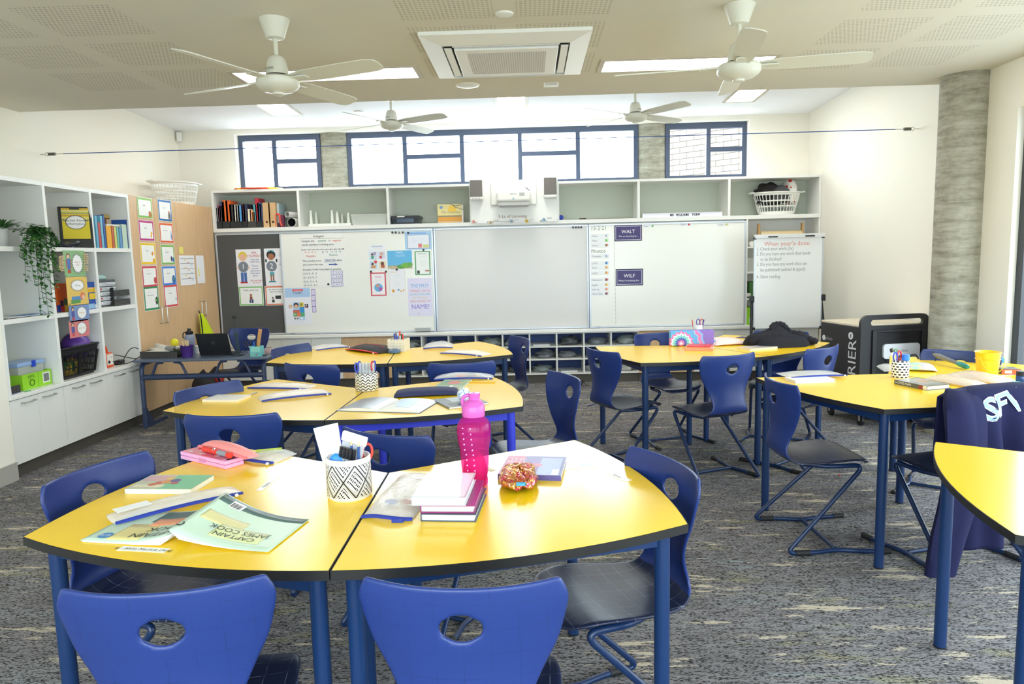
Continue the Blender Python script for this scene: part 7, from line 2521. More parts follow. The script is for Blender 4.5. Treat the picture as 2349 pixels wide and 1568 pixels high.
for k, (y, sd) in enumerate(PL):
    p = at_x(140 if sd == 'left' else 196, y, XL + .008)
    o = MB().b2(0, .006, -.03, .03, -.0055, -.001, PEG).b2(0, .006, -.03, .03, .001, .0055, PEG).b2(-.002, .008, -.004, .004, -.0045, .0045, STEEL).build('clothes_peg', loc=p, rot=(R(rnd.uniform(-9, 9)) + (R(10) if sd == 'left' else 0), 0, 0), smooth=0)
    n = k if sd == 'left' else k - 9
    tag(o, 'wooden clothes peg on the %s edge of the green card, number %s from the top' % (sd, ['one', 'two', 'three', 'four', 'five', 'six', 'seven', 'eight', 'nine'][n]), 'peg', 'wooden pegs on the green card')
p = at_x(206, 661, XL + .008)
o = MB().b2(0, .006, -.03, .03, -.0055, -.001, PEG).b2(0, .006, -.03, .03, .001, .0055, PEG).build('clothes_peg', loc=p, smooth=0)
tag(o, 'single wooden clothes peg on the right edge of the yellow card', 'peg')

# plants
LEAF = mat('leaf_green', (58, 110, 50), .45, build=lambda nt, b: nt.links.new(ramp(nt, noise(nt, tex_vec(nt, (1, 1, 1)), 30, 2), [(.35, lin((36, 76, 36))), (.55, lin((62, 116, 52))), (.7, lin((96, 150, 70)))]), b.inputs['Base Color']))
def leaf(m, p, d, L, W_, seed, up=(0, 0, 1)):
    d = Vector(d).normalized()
    s_ = d.cross(Vector(up))
    s_ = s_.normalized() if s_.length > 1e-3 else Vector((0, 1, 0))
    n = s_.cross(d)
    p = Vector(p)
    pr = [(0, .04), (.25, .8), (.5, 1), (.75, .65), (1, .02)]
    vs, fs = [], []
    for t_, w_ in pr:
        c = p + d * L * t_ - Vector((0, 0, 1)) * L * .25 * t_ * t_
        vs += [c - s_ * W_ * w_ * .5 + n * W_ * .12 * w_, c, c + s_ * W_ * w_ * .5 + n * W_ * .12 * w_]
    for i in range(4):
        for k in (0, 1):
            fs.append((i * 3 + k, i * 3 + k + 1, i * 3 + 4 + k, i * 3 + 3 + k))
    m.add(vs, fs, LEAF)
t = thing('trailing_plant', 'trailing ivy-like plant spilling down the front of the white bookcase', 'plant', (-3.94, -3.03, SH1))
W0 = -Vector(t.location)
MB().lathe([(.001, 0), (.045, 0), (.058, .1), (.054, .1), (.05, .085), (.001, .085)], WHT, 28, cap=False).build('pot', t, smooth=50)
rr = random.Random(3)
stems, lv = MB(), MB()
ends = [(44, 590), (62, 600), (58, 640), (80, 652), (86, 610), (93, 720), (100, 690), (112, 722), (120, 690), (126, 655), (129, 620), (70, 575), (130, 560), (105, 640), (112, 600), (96, 660)]
for ex, ey in ends:
    e = at_x(ex, ey, XL + .05 + rr.uniform(-.015, .03))
    s0 = Vector((-3.94 + rr.uniform(-.02, .03), -3.03 + rr.uniform(-.03, .03), SH1 + .1))
    mid = Vector((XL + .03 + rr.uniform(0, .03), s0.y + (e.y - s0.y) * .55, SH1 + .1 + rr.uniform(.0, .05)))
    lo = Vector((XL + .05, s0.y + (e.y - s0.y) * .85, max(e.z, SH1 + .08 - .3 * (SH1 + .08 - e.z))))
    q = [Vector(v) for v in crom([s0, mid, lo, e], 26)]
    stems.tube([v + W0 for v in q], .0016, P(80, 90, 50), 5)
    for i in range(3, 27):
        for _ in range(2 if i > 5 else 1):
            a = rr.uniform(0, 2 * PI)
            leaf(lv, q[i] + W0, (.4 + .6 * abs(math.cos(a)), math.sin(a), rr.uniform(-.7, .25)), rr.uniform(.03, .048), rr.uniform(.017, .026), 0)
for _ in range(80):
    a = rr.uniform(0, 2 * PI)
    leaf(lv, Vector((rr.uniform(-.02, .1), rr.uniform(-.12, .1), rr.uniform(.08, .17))), (math.cos(a) + .4, math.sin(a), rr.uniform(-.2, .5)), rr.uniform(.035, .05), rr.uniform(.018, .026), 0)
stems.build('stem', t, smooth=60)
o = lv.build('foliage', t, smooth=0)
p = at_x(2, 571, -4.05)
t = thing('potted_plant', 'leafy plant in a white pot at the left picture edge, top shelf', 'plant', (-4.05, max(-3.38, p.y), SH1))
MB().lathe([(.001, 0), (.05, 0), (.056, .14), (.051, .14), (.048, .12), (.001, .12)], P(226, 226, 228), 28, cap=False).build('pot', t, smooth=50)
lv = MB()
for _ in range(46):
    a = rr.uniform(0, 2 * PI)
    e_ = rr.uniform(.2, 1.0)
    leaf(lv, (.02 * math.cos(a), .02 * math.sin(a), .12), (math.cos(a), math.sin(a), e_ * 1.4), rr.uniform(.12, .2), rr.uniform(.018, .028), 0)
lv.build('foliage', t, smooth=0)
p = at_x(243, 775, -3.95)
t = thing('potted_plant', 'small green plant in the lowest right cube of the white bookcase', 'plant', (-4.1, -2.2, SH0))
MB().lathe([(.001, 0), (.05, 0), (.06, .12), (.055, .12), (.05, .1), (.001, .1)], P(120, 90, 70), 24, cap=False).build('pot', t, smooth=50)
lv = MB()
for k in range(24):
    a = rr.uniform(0, 2 * PI)
    leaf(lv, (0, 0, .1), (math.cos(a) * .8 + .3, math.sin(a) * .7 , 1.1), rr.uniform(.14, .26), .032, 0)
lv.build('foliage', t, smooth=0)

# clipboard and bits, top middle cube
p = at_x(178, 560, -3.94)
t = thing('clipboard', 'black clipboard with a yellow cover sheet leaning in the top middle cube', 'clipboard', (-3.94, p.y, SH1), R(33))
w_, h = .12, .345
TL_ = Matrix.Rotation(R(7), 4, 'X')
MB().b2(-w_, w_, 0, .006, .0, h, BLK, Matrix.Rotation(R(-7), 4, 'X')).build('board', t, bevel=.003)
TM = Matrix.Rotation(R(-7), 4, 'X')
m = MB().b2(-w_ * .8, w_ * .84, -.0014, -.0002, h * .22, h * .97, P(226, 206, 40), TM)
for k in range(6):
    for j in range(10):
        x0 = -w_ * .8 + w_ * 1.64 * j / 10
        m.quad([TM @ Vector(v) for v in ((x0, -.0018, h * (.93 - .055 * k)), (x0 + w_ * .082, -.0018, h * (.955 - .055 * k)), (x0 + w_ * .164, -.0018, h * (.93 - .055 * k)), (x0 + w_ * .164, -.0018, h * (.945 - .055 * k)), (x0 + w_ * .082, -.0018, h * (.97 - .055 * k)), (x0, -.0018, h * (.945 - .055 * k)))], [P(200, 90, 80), P(236, 236, 230), P(90, 130, 180)][k % 3])
m.quad([TM @ Vector((w_ * .02 + w_ * .62 * math.cos(q), -.002, h * .62 + h * .17 * math.sin(q))) for q in [i * PI / 14 for i in range(28)]], P(40, 40, 40))
m.quad([TM @ Vector((w_ * .02 + w_ * .58 * math.cos(q), -.0022, h * .62 + h * .155 * math.sin(q))) for q in [i * PI / 14 for i in range(28)]], PAPER)
m.build('cover_sheet', t, smooth=0)
o = text('Teacher Partner\nInformation', .028, INK, t, (w_ * .02, -.0026 + math.tan(R(7)) * h * .62, h * .62), (PI / 2 - R(7), 0, 0))
MB().b2(-.035, .035, -.008, .0, h * .93, h * .985, P(60, 60, 64, .3), TM).build('clip', t, bevel=.002)
p = at_x(165, 570, -3.95)
lump('cable_bag', 'dark shiny bag with cables in the top middle cube', 'bag', (-3.98, at_x(160, 570, -3.98).y - .02, SH1), .07, .13, .05, P(50, 52, 66, .2), 4, .3)
lump('computer_mouse', 'light grey computer mouse on the dark bag in the top middle cube', 'mouse', (-3.95, at_x(185, 562, -3.95).y, SH1 + .038), .032, .055, .034, P(150, 156, 166, .3), 1, .02, n=12)
BK3 = [(978, 1003, 512, (104, 176, 206), 'pale blue'), (1004, 1030, 582, (196, 70, 70), 'red'), (1031, 1056, 515, (120, 190, 214), 'aqua'), (1058, 1080, 508, (36, 84, 160), 'dark blue'), (1084, 1138, 616, (238, 172, 30), 'thick yellow'), (1140, 1163, 616, (206, 96, 66), 'rust red'), (1165, 1190, 626, (214, 214, 120), 'lime'), (1191, 1214, 628, (110, 180, 170), 'sea green'), (1216, 1244, 640, (96, 150, 200), 'mid blue'), (1246, 1298, 602, (192, 214, 196), 'mint'), (1300, 1338, 556, (44, 92, 170), 'royal blue')]
for xa, xb, yt, c, n in BK3:
    a, b_ = at_x(*zl(xa + 12, 740), -3.875), at_x(*zl(xb + 12, 740), -3.875)
    b_.z = at_x(*zl((xa + xb) / 2, yt), -3.875).z
    ym = (a.y + b_.y) / 2
    t = sbook('%s book standing in the top right cube of the white bookcase' % n, ym - (b_.y - a.y) / 2, ym + (b_.y - a.y) / 2, 0, SH1, b_.z - SH1, .14, c, group='books in the top right cube', rz=0)
    t.location = (-3.875, ym, SH1)
    t.rotation_euler.z = PI / 2
a, b_ = at_x(*zl(1085, 600), -3.9), at_x(*zl(1245, 630), -3.9)
t = thing('flat_book', 'white book lying flat on top of the row of books, top right cube', 'book', (-3.95, (a.y + b_.y) / 2, b_.z + .004))
w_ = (b_.y - a.y) / 2
MB().b2(-.1, .06, -w_, w_, 0, .002, PAPER).b2(-.1, .06, -w_, w_, .012, .014, PAPER).b2(-.1, -.098, -w_, w_, .002, .012, PAPER).build('cover', t, smooth=0)
MB().b2(-.097, .058, -w_ + .002, w_ - .002, .002, .012, P(226, 222, 210)).build('pages', t, smooth=0)
a, b_ = at_x(*zl(1078, 620), -4.03), at_x(*zl(1240, 517), -4.03)
o = MB().b2(0, .03, a.y, min(b_.y, -1.785), SH1, b_.z, P(120, 70, 40)).b2(.03, .0305, a.y, min(b_.y, -1.785), b_.z - .03, b_.z, P(200, 170, 90)).b2(.03, .0305, a.y + .03, b_.y - .05, b_.z - .1, b_.z - .04, P(226, 200, 170)).build('game_box', loc=(-4.06, 0, 0), smooth=0)
tag(o, 'brown and yellow box standing behind the books in the top right cube', 'box')

# middle row
a, b_ = at_x(8, 733, -3.9), at_x(112, 724, -3.9)
o = MB().b2(-.14, .0, a.y, b_.y, 0, .004, P(40, 40, 44)).b2(-.15, -.005, a.y + .03, b_.y, .004, .008, P(236, 234, 230)).b2(-.15, -.0045, a.y + .2, b_.y, .008, .0095, P(110, 150, 200)).build('booklet', loc=(-3.885, 0, SH2), smooth=0)
tag(o, 'booklets lying flat in the middle left cube of the white bookcase', 'booklet')
def yzbox(name, label, cat, x0, y0, y1, X, z, h, depth, cols, group=None):
    a, b_ = at_x(x0, 0, X), 0
    o = MB()
    return o
def cubebox(label, q0, q1, X, z, c, bits=(), name='game_box', cat='box', depth=.08):
    a, b_ = at_x(*zl(*q0), X), at_x(*zl(*q1), X)
    y0, y1, h = a.y, b_.y, b_.z - z
    m = MB().b2(-depth, 0, y0, y1, 0, h, P(*c))
    for k, (u0, v0, u1, v1, cc) in enumerate(bits):
        xx = .0004 + .0002 * k
        m.quad([(xx, y0 + (y1 - y0) * u0, h * v0), (xx, y0 + (y1 - y0) * u1, h * v0), (xx, y0 + (y1 - y0) * u1, h * v1), (xx, y0 + (y1 - y0) * u0, h * v1)], P(*cc))
    o = m.build(name, loc=(X, 0, z), smooth=0)
    return tag(o, label, cat)
cubebox('bright orange game box behind the hanging cards, middle cube', (590, 1500), (690, 1205), -3.95, SH2, (226, 96, 24), [(.0, .0, .3, .25, (40, 70, 160)), (.3, .0, .6, .2, (210, 40, 40)), (.6, .0, .9, .22, (230, 190, 40)), (.3, .2, .55, .4, (40, 40, 60)), (.6, .22, .85, .45, (40, 110, 60))])
cubebox('orange and blue patterned game box behind the yellow hanging card', (695, 1500), (880, 1230), -3.965, SH2, (60, 74, 110), [(.1, .1, .5, .5, (190, 60, 40)), (.6, .3, .95, .8, (220, 120, 50))])
cubebox('blue game box with yellow labels at the right of the middle cube', (906, 1490), (1000, 1190), -3.885, SH2, (30, 80, 170), [(.1, .62, .9, .8, (236, 190, 40)), (.2, .36, .8, .58, (236, 200, 50)), (.05, .02, .6, .2, (150, 190, 226)), (.62, .03, .95, .16, (236, 236, 236))])
a, b_ = at_x(*zl(1036, 1470), -3.94), at_x(*zl(1180, 1165), -3.94)
t = thing('drawer_tower', 'small grey five-drawer desktop tower in the middle right cube', 'drawer unit', (-3.94, (a.y + b_.y) / 2, SH2))
w_, h = (b_.y - a.y) / 2, b_.z - SH2
GRP = P(84, 88, 92, .35)
MB().b2(-.26, 0, -w_, w_, 0, .012, GRP).b2(-.26, 0, -w_, w_, h - .02, h, GRP).b2(-.26, 0, -w_, -w_ + .004, .012, h - .02, GRP).b2(-.26, 0, w_ - .004, w_, .012, h - .02, GRP).build('casing', t, bevel=.002)
dh = (h - .032) / 5
for k in range(5):
    z = .012 + dh * k
    d = MB().b2(-.24, .004, -w_ + .006, w_ - .006, z + .002, z + dh - .003, P(186, 192, 196, .25)).build('drawer', t, bevel=.004)
    MB().b2(.004, .012, -.03, w_ - .01, z + dh * .55, z + dh * .75, P(220, 224, 226, .25)).build('drawer_pull', d, bevel=.002)
    MB().b2(.004, .0048, -w_ + .012, -w_ + .035, z + dh * .35, z + dh * .7, P(*[(232, 232, 230), (200, 60, 60)][k % 2])).build('label_tab', d, smooth=0)
lump('folded_cloth', 'pale aqua box on top of the grey drawer tower', 'box', (-4.03, (a.y + b_.y) / 2, SH2 + h + .0005), .06, w_ * .9, .05, P(170, 204, 200), 3, .02, n=10)
MESHY = mat('black_tray_mesh', (34, 34, 36), .6, build=_dots(.012, (30, 30, 32), (120, 120, 116), .26, 'yz'))
for k in range(2):
    a, b_ = at_x(*zl(1180, 1440), -3.9), at_x(*zl(1366, 1380), -3.9)
    y0, y1 = a.y, min(b_.y, -1.79)
    z = SH2 + .002 + .083 * k
    o = MB().b2(-.24, 0, y0, y1, 0, .003, MESHY).b2(-.003, 0, y0, y1, .003, .055, MESHY).b2(-.24, -.237, y0, y1, .003, .055, MESHY).b2(-.237, -.003, y1 - .003, y1, .003, .03, MESHY).b2(-.237, -.003, y0, y0 + .003, .003, .055, MESHY).b2(-.2, -.01, y0 + .01, y1 - .02, .004, .012, P(206, 204, 200)).b2(-.235, -.005, y0 + .004, y0 + .012, .055, .081, BLK).build('letter_tray', loc=(-3.9, 0, z), smooth=0)
    tag(o, 'black wire mesh letter tray beside the drawer tower, %s of the two' % ['lower', 'upper'][k], 'tray', 'black mesh letter trays')

# bottom row
a, b_ = at_x(22, 884, -3.92), at_x(131, 866, -3.92)
t = thing('paper_carton', 'lime green copy paper carton in the lowest left cube', 'carton', (-3.92, 0, SH0))
LIME = P(150, 214, 40, .5)
y1 = min(b_.y, -2.945)
y0 = y1 - .32
MB().b2(-.22, 0, y0, y1, 0, .003, LIME).b2(-.003, 0, y0, y1, .003, .115, LIME).b2(-.22, -.217, y0, y1, .003, .115, LIME).b2(-.217, -.003, y0, y0 + .003, .003, .115, LIME).b2(-.217, -.003, y1 - .003, y1, .003, .115, LIME).build('carton_body', t, smooth=0)
MB().b2(.0, .0008, y1 - .1, y1 - .02, .02, .1, P(236, 236, 232)).b2(.0008, .0012, y1 - .09, y1 - .03, .03, .09, P(120, 124, 122)).b2(0, .0006, y1 - .15, y1 - .148, .0, .115, P(90, 130, 40)).build('barcode_label', t, smooth=0)
text('REPC', .035, P(80, 120, 30), t, (.001, y0 + .1, .09), (PI / 2, 0, PI / 2))
MB().tube([(.001, y0 + .1 + .024 * math.cos(q), .045 + .024 * math.sin(q)) for q in [i * PI / 10 for i in range(20)]], .003, P(30, 80, 30), 5, closed=True).build('recycle_mark', t)
a, b_ = at_x(30, 848, -3.98), at_x(120, 818, -3.98)
t = tub('lidded_tub', 'clear tub with a pale blue lid standing in the lime green carton', 'storage box', -4.13, -3.96, y0 + .02, y1 - .02, SH0 + .0035, .165, CLR, P(150, 180, 226, .3), tap=.004, lidh=.03, rim=False)
MB().box((.094, .02, .175), (.008, .04, .05), P(30, 70, 200, .3)).build('clip', t, bevel=.002)
lump('craft_supplies', 'dark craft supplies inside the clear tub with the pale blue lid', 'supplies', (-4.045, (y0 + y1) / 2, SH0 + .0075), .06, .11, .13, P(80, 70, 66), 7, .15)
yb = at_x(20, 900, -3.88).y
o = MB().b2(-.12, -.117, -.02, .11, 0, .06, MESHY).b2(-.02, -.017, -.02, .11, 0, .06, MESHY).b2(-.117, -.02, -.02, .11, 0, .003, MESHY).build('wire_tray', loc=(-3.875, -3.44, SH0), smooth=0)
o = tag(o, 'black wire tray in front of the lime green carton, lowest left cube', 'tray')
p = at_x(45, 898, -3.87)
o = MB().b2(-.03, .02, -.09, .08, 0, .004, P(236, 236, 240)).b2(-.028, .018, -.08, .07, .004, .0055, P(170, 176, 210)).build('paper_pad', loc=(-3.885, p.y - .03, SH0), rot=R(8), smooth=0)
tag(o, 'loose papers at the front of the lowest left cube', 'paper')
o = MB().prism([((.03 if i % 2 == 0 else .012) * math.cos(i * PI / 5), (.03 if i % 2 == 0 else .012) * math.sin(i * PI / 5)) for i in range(10)], 0, .003, P(70, 180, 90)).build('paper_star', loc=(-3.88, p.y + .09, SH0), smooth=0)
tag(o, 'small green paper star on the bench in the lowest left cube', 'star')
# black basket with ball and bibs
a, b_ = at_x(*zm(500, 622), -3.9), at_x(*zm(835, 590), -3.9)
yc = -2.62
t = thing('shopping_basket', 'black slotted plastic basket holding sports bibs in the lowest middle cube', 'basket', (-4.04, yc, SH0))
m = MB()
bw0, bw1, bd0, bd1, bh_ = .2, .245, .13, .16, .25
def bk(y_, x_, z):
    q = z / bh_
    return (x_ * (bd0 + (bd1 - bd0) * q), y_ * (bw0 + (bw1 - bw0) * q), z)
for z0_, z1_ in ((0, .03), (.075, .085), (.135, .145), (.19, .25)):
    c4 = [(-1, -1), (1, -1), (1, 1), (-1, 1)]
    lo = [bk(y, x, z0_) for x, y in c4]
    hi = [bk(y, x, z1_) for x, y in c4]
    m.add(lo + hi, [(i, (i + 1) % 4, 4 + (i + 1) % 4, 4 + i) for i in range(4)], BLK)
for i in range(26):
    v = -1 + 2 * i / 25
    for x in (-1, 1):
        m.tube([bk(v, x, .02), bk(v, x, .2)], .0032 if i not in (0, 12, 13, 25) else .012, BLK, 5, cap=False)
for i in range(14):
    v = -1 + 2 * i / 13
    for y in (-1, 1):
        m.tube([bk(y, v, .02), bk(y, v, .2)], .0032, BLK, 5, cap=False)
m.b2(-bd0, bd0, -bw0, bw0, 0, .004, BLK)
m.build('slotted_body', t, smooth=0)
MB().tube([bk(y, x, bh_) for x, y in ((-1, -1), (1, -1), (1, 1), (-1, 1))], .009, BLK, 8, closed=True).build('rim', t)
MB().tube(fillet([(-.02, -bw1, bh_ + .008), (-.05, -.2, bh_ + .02), (-.05, .2, bh_ + .02), (-.02, bw1, bh_ + .008)], .05), .007, BLK, 8).build('handle', t)
o = MB().ball((0, 0, 0), .115, P(100, 60, 156, .35), 18).build('play_ball', loc=(-4.02, at_x(176, 782, -4.02).y - .02, SH0 + .235))
tag(o, 'large purple ball sitting on top of the black basket', 'ball')
lump('sports_bib', 'green and yellow sports bibs inside the black basket, front heap', 'bib', (-4.0, yc - .05, SH0 + .006), .08, .1, .13, mat('bib_green', (40, 120, 60), .7, build=lambda nt, b: nt.links.new(ramp(nt, noise(nt, tex_vec(nt, (1, 1, 1)), 12, 1), [(.48, lin((40, 120, 60))), (.52, lin((236, 200, 40)))]), b.inputs['Base Color'])), 6, .2)
lump('sports_bib', 'yellow sports bib inside the black basket at the right', 'bib', (-4.02, yc + .11, SH0 + .006), .06, .07, .14, P(226, 196, 40), 9, .2)
# orange power unit, adapters and cables
a = at_x(*zm(880, 520), -3.93)
t = thing('power_block', 'orange and white portable power block in the lowest right cube', 'power block', (-3.98, a.y, SH0))
OR = P(236, 88, 30, .4)
MB().b2(-.05, .05, -.055, .055, .0, .13, OR).build('casing', t, bevel=.008)
MB().b2(.05, .0535, -.045, .045, .022, .12, P(238, 232, 222)).build('front_plate', t, bevel=.001)
MB().tube(fillet([(0, -.045, .125), (0, -.04, .185), (0, .03, .185), (0, .045, .125)], .02), .011, OR, 10).build('handle', t)
MB().cyl((.053, -.02, .05), (.058, -.02, .05), .014, BLK, 14).cyl((.053, .02, .09), (.056, .02, .09), .008, P(200, 200, 196), 12).build('socket', t)
a = at_x(*zm(965, 505), -3.93)
box_thing('power_adapter', 'black power adapter beside the orange power block', 'adapter', (-3.95, a.y + .01, SH0), (.06, .1, .04), BLK, R(10), .006)
for k, (pts, lb) in enumerate(((((-3.92, a.y - .14, SH0 + .05), (-3.87, a.y - .1, SH0 + .02), (-3.87, a.y + .05, SH0 + .012), (-3.85, a.y + .2, SH0 + .05)), 'lower black cable running from the orange power block to the desk'), (((-3.94, a.y - .07, SH0 + .1), (-3.9, a.y + .05, SH0 + .06), (-3.88, a.y + .16, SH0 + .03), (-3.86, a.y + .22, SH0 + .05)), 'upper black cable behind the orange power block'), (((-3.95, a.y + .06, SH0 + .02), (-3.9, a.y + .1, SH0 + .12), (-3.88, a.y + .18, SH0 + .13), (-3.86, a.y + .25, SH0 + .07)), 'black cable looped above the adapter'))):
    o = MB().tube(crom(pts, 24), .004, BLK, 7).build('cable', smooth=60)
    tag(o, lb, 'cable', 'black cables on the bench')

# ------------------------------------------------------------------ things on and around the slate desk
f = fr(zg(120, 712), zg(578, 706), zg(605, 668), ZD)
t = thing('mesh_tray', 'black wire mesh tray full of papers at the left end of the slate desk', 'tray', f[0], f[1])
w_, d_ = f[2] / 2, max(f[3] / 2, .11)
MT = mat('black_desk_mesh', (30, 30, 32), .6, build=_dots(.0095, (28, 28, 30), (140, 138, 130), .27, 'xz'))
t.location.y += d_ - f[3] / 2
MB().b2(-w_, w_, -d_, d_, 0, .003, MT).b2(-w_, w_, -d_, -d_ + .003, .003, .058, MT).b2(-w_, w_, d_ - .003, d_, .003, .058, MT).b2(-w_, -w_ + .003, -d_ + .003, d_ - .003, .003, .058, MT).b2(w_ - .003, w_, -d_ + .003, d_ - .003, .003, .03, MT).tube([(-w_, -d_, .058), (w_, -d_, .058), (w_, d_, .058), (-w_, d_, .058)], .003, BLK, 6, closed=True).build('tray_body', t, smooth=0)
c = t.location
DZ = DA
lump('paper_heap', 'crumpled clear sleeves and papers heaped in the mesh tray', 'papers', (c.x - .03, c.y, ZD + .0045), w_ * .75, d_ * .8, .1, P(214, 210, 196, .4), 12, .3)
o = MB().tube([(-.04, 0, 0), (.04, 0, 0)], .028, P(140, 140, 138, .5), 16).build('tape_roll', loc=(c.x + .07, c.y - .03, ZD + .075))
tag(o, 'grey roll lying on the papers in the mesh tray', 'roll')
lump('dark_cloth', 'dark olive bundle at the right end of the mesh tray', 'cloth', (c.x + .13, c.y - .02, ZD + .004), .06, .06, .075, P(70, 70, 60, .8), 14, .3)
q = dp(*zg(372, 548))
o = MB().ball((0, 0, 0), .038, P(236, 226, 40, .5), 12).build('yellow_ball', loc=(c.x - .03, c.y + d_ + .05, ZD + .0385))
o.location = (c.x + .02, c.y + d_ + .045, ZD + .115)
tag(o, 'small bright yellow ball behind the mesh tray', 'ball')
box_thing('card_box', 'white open box with green edge behind the mesh tray', 'box', (c.x + .12, c.y + d_ + .06, ZD + .0005), (.26, .1, .075), P(236, 236, 232), R(4), .003)
c = dp(*zg(693, 700))
t = thing('purple_bucket', 'small purple bucket holding wooden sticks on the slate desk', 'bucket', (c.x, c.y + .02, ZD))
PU_ = P(76, 46, 130, .4)
MB().lathe([(.001, .002), (.047, 0), (.06, .108), (.063, .11), (.058, .111), (.046, .005), (.001, .005)], PU_, 32, cap=False).build('bucket_body', t, smooth=50)
MB().tube([(.062 * math.cos(q) + .004, -.02, .105 - .05 * abs(math.sin(q)) + 0) for q in [-.5 + i * .1 for i in range(11)]] + [(.066, .02, .1)], .0016, STEEL, 6).build('wire_handle', t)
for k, (dx, dy, tl, lb) in enumerate(((-.04, .02, -.18, 'left'), (-.015, .03, -.1, 'middle'), (.0, .03, -.02, 'right'))):
    o = MB().b2(-.0075, .0075, -.0012, .0012, 0, .15, PEG).build('wooden_stick', loc=(c.x + dx * .5, c.y + .02 + dy, ZD + .006), rot=(0, tl, R(20)), smooth=0)
    tag(o, 'flat wooden stick in the purple bucket, %s of the three' % lb, 'stick', 'wooden sticks in the purple bucket')
c = dp(*zg(728, 668))
t = thing('drink_bottle', 'grey drink bottle with black lid on the slate desk', 'bottle', (c.x, c.y + .03, ZD))
GB = P(140, 150, 176, .4)
MB().lathe([(.001, 0), (.042, 0), (.0455, .006), (.0455, .165), (.042, .185), (.03, .196)], GB, 32, cap=False).build('bottle_body', t, smooth=40)
MB().lathe([(.032, .194), (.035, .198), (.035, .222), (.026, .226), (.0175, .228), (.0175, .25), (.001, .252)], BLK, 28, cap=False).build('lid', t, smooth=40)
MB().tube(fillet([(-.03, -.01, .215), (-.055, -.01, .21), (-.06, -.01, .165), (-.045, -.01, .16)], .015), .005, BLK, 8).build('carry_strap', t)
bl, br_ = dp(*zg(862, 678)), dp(*zg(1258, 672))
u = (br_ - bl)
L = u.length
t = thing('laptop', 'open black laptop seen from behind on the slate desk', 'laptop', ((bl.x + br_.x) / 2, (bl.y + br_.y) / 2, ZD), math.atan2(u.y, u.x))
ML = Matrix.Translation((0, 0, .012)) @ Matrix.Rotation(R(18), 4, 'X')
LB = P(34, 36, 40, .4)
MB().b2(-L / 2, L / 2, -.006, .002, .0, .215, LB, ML).build('screen', t, bevel=.004)
MB().b2(-L / 2 + .01, L / 2 - .01, .002, .003, .012, .205, P(20, 22, 26, .2), ML).build('display', t, smooth=0)
MB().b2(-L / 2, L / 2, .0, .21, .0005, .014, LB).build('keyboard_base', t, bevel=.003)
m = MB().tube([ML @ Vector((.014 * math.cos(q), -.0065, .12 + .014 * math.sin(q))) for q in [i * PI / 12 for i in range(24)]], .0011, P(110, 114, 120), 5, closed=True)
m.build('lid_mark', t)
text('DELL', .009, P(110, 114, 120), t, (0, -.0072 + .12 * -math.sin(R(18)), .012 + .12 * math.cos(R(18))), (PI / 2 + R(18), 0, 0))
c = dp(*zg(1312, 684))
t = thing('camera_stand', 'dark green camera stand with thin upright beside the laptop', 'stand', (c.x, c.y + .03, ZD))
DG = P(36, 56, 56, .4)
MB().b2(-.05, .05, -.035, .035, 0, .008, DG).build('base', t, bevel=.003)
MB().tube([(-.005, 0, .006), (-.012, 0, .36)], .0045, DG, 8).tube([(.012, 0, .008), (-.004, 0, .2)], .004, DG, 8).tube([(.022, 0, .008), (.006, 0, .2)], .004, DG, 8).build('upright', t)
MB().b2(-.022, .014, -.02, .016, .35, .376, P(24, 34, 36)).build('camera_head', t, bevel=.003)
MB().b2(-.014, .014, -.008, .008, .19, .212, DG).build('joint', t, bevel=.002)
MB().tube(crom([(.01, -.01, .02), (.05, -.02, .012), (.09, 0, .03), (.06, .03, .04), (.03, .02, .02)], 20), .003, BLK, 6).build('cable', t)
a, b_ = dp(*zg(1482, 692)), dp(*zg(1618, 690))
TEAL = P(112, 196, 196, .45)
w_ = (b_ - a).length / 2
t = thing('pen_box', 'turquoise square pen box with coloured buttons on the slate desk', 'pencil pot', ((a.x + b_.x) / 2, (a.y + b_.y) / 2 + .04, ZD), DA)
MB().b2(-w_, w_, -.04, -.036, 0, .095, TEAL).b2(-w_, w_, .036, .04, 0, .095, TEAL).b2(-w_, -w_ + .004, -.036, .036, 0, .095, TEAL).b2(w_ - .004, w_, -.036, .036, 0, .095, TEAL).b2(-w_ + .004, w_ - .004, -.036, .036, 0, .004, TEAL).build('box_body', t, bevel=.001)
MB().b2(-w_ * .8, w_ * .8, -.0412, -.04, .045, .088, P(150, 214, 200)).build('front_panel', t, smooth=0)
MB().cyl((w_ * .1, -.04, .02), (w_ * .1, -.0425, .02), .0065, P(206, 50, 50), 14).cyl((-w_ * .5, -.04, .022), (-w_ * .5, -.0425, .022), .0065, P(226, 200, 50), 4).cyl((w_ * .5, -.04, .03), (w_ * .5, -.0425, .03), .0035, P(40, 90, 160), 12).build('button', t)
pc = Vector((t.location.x, t.location.y, ZD + .006))
o = MB().b2(-.016, .016, -.0025, .0025, 0, .25, P(206, 150, 90, .5)).build('wooden_ruler', loc=pc + Vector((-.004, .0, 0)), rot=(0, R(11), DA), smooth=0)
tag(o, 'wooden ruler standing in the turquoise pen box', 'ruler')
scissors('scissors with black handles in the turquoise pen box', pc + Vector((-.028, .0, 0)), R(-28), (30, 30, 34), (30, 30, 34))
pencil('bright blue marker in the turquoise pen box', pc + Vector((-.016, -.01, 0)), pc + Vector((-.02, -.01, .13)), .007, (40, 110, 220), name='marker', cat='marker', cap=(40, 110, 220))
pencil('black marker in the turquoise pen box', pc + Vector((.0, -.015, 0)), pc + Vector((.0, -.015, .13)), .006, (30, 30, 32), name='marker', cat='marker', cap=(30, 30, 32))
a = dp(*zg(1680, 655))
box_thing('clear_craft_box', 'small clear box with red beads at the right end of the desk', 'box', (a.x, a.y + .035, ZD + .0005), (.085, .06, .045), glassy('clear_box', (226, 216, 214), .5, .15), DA)
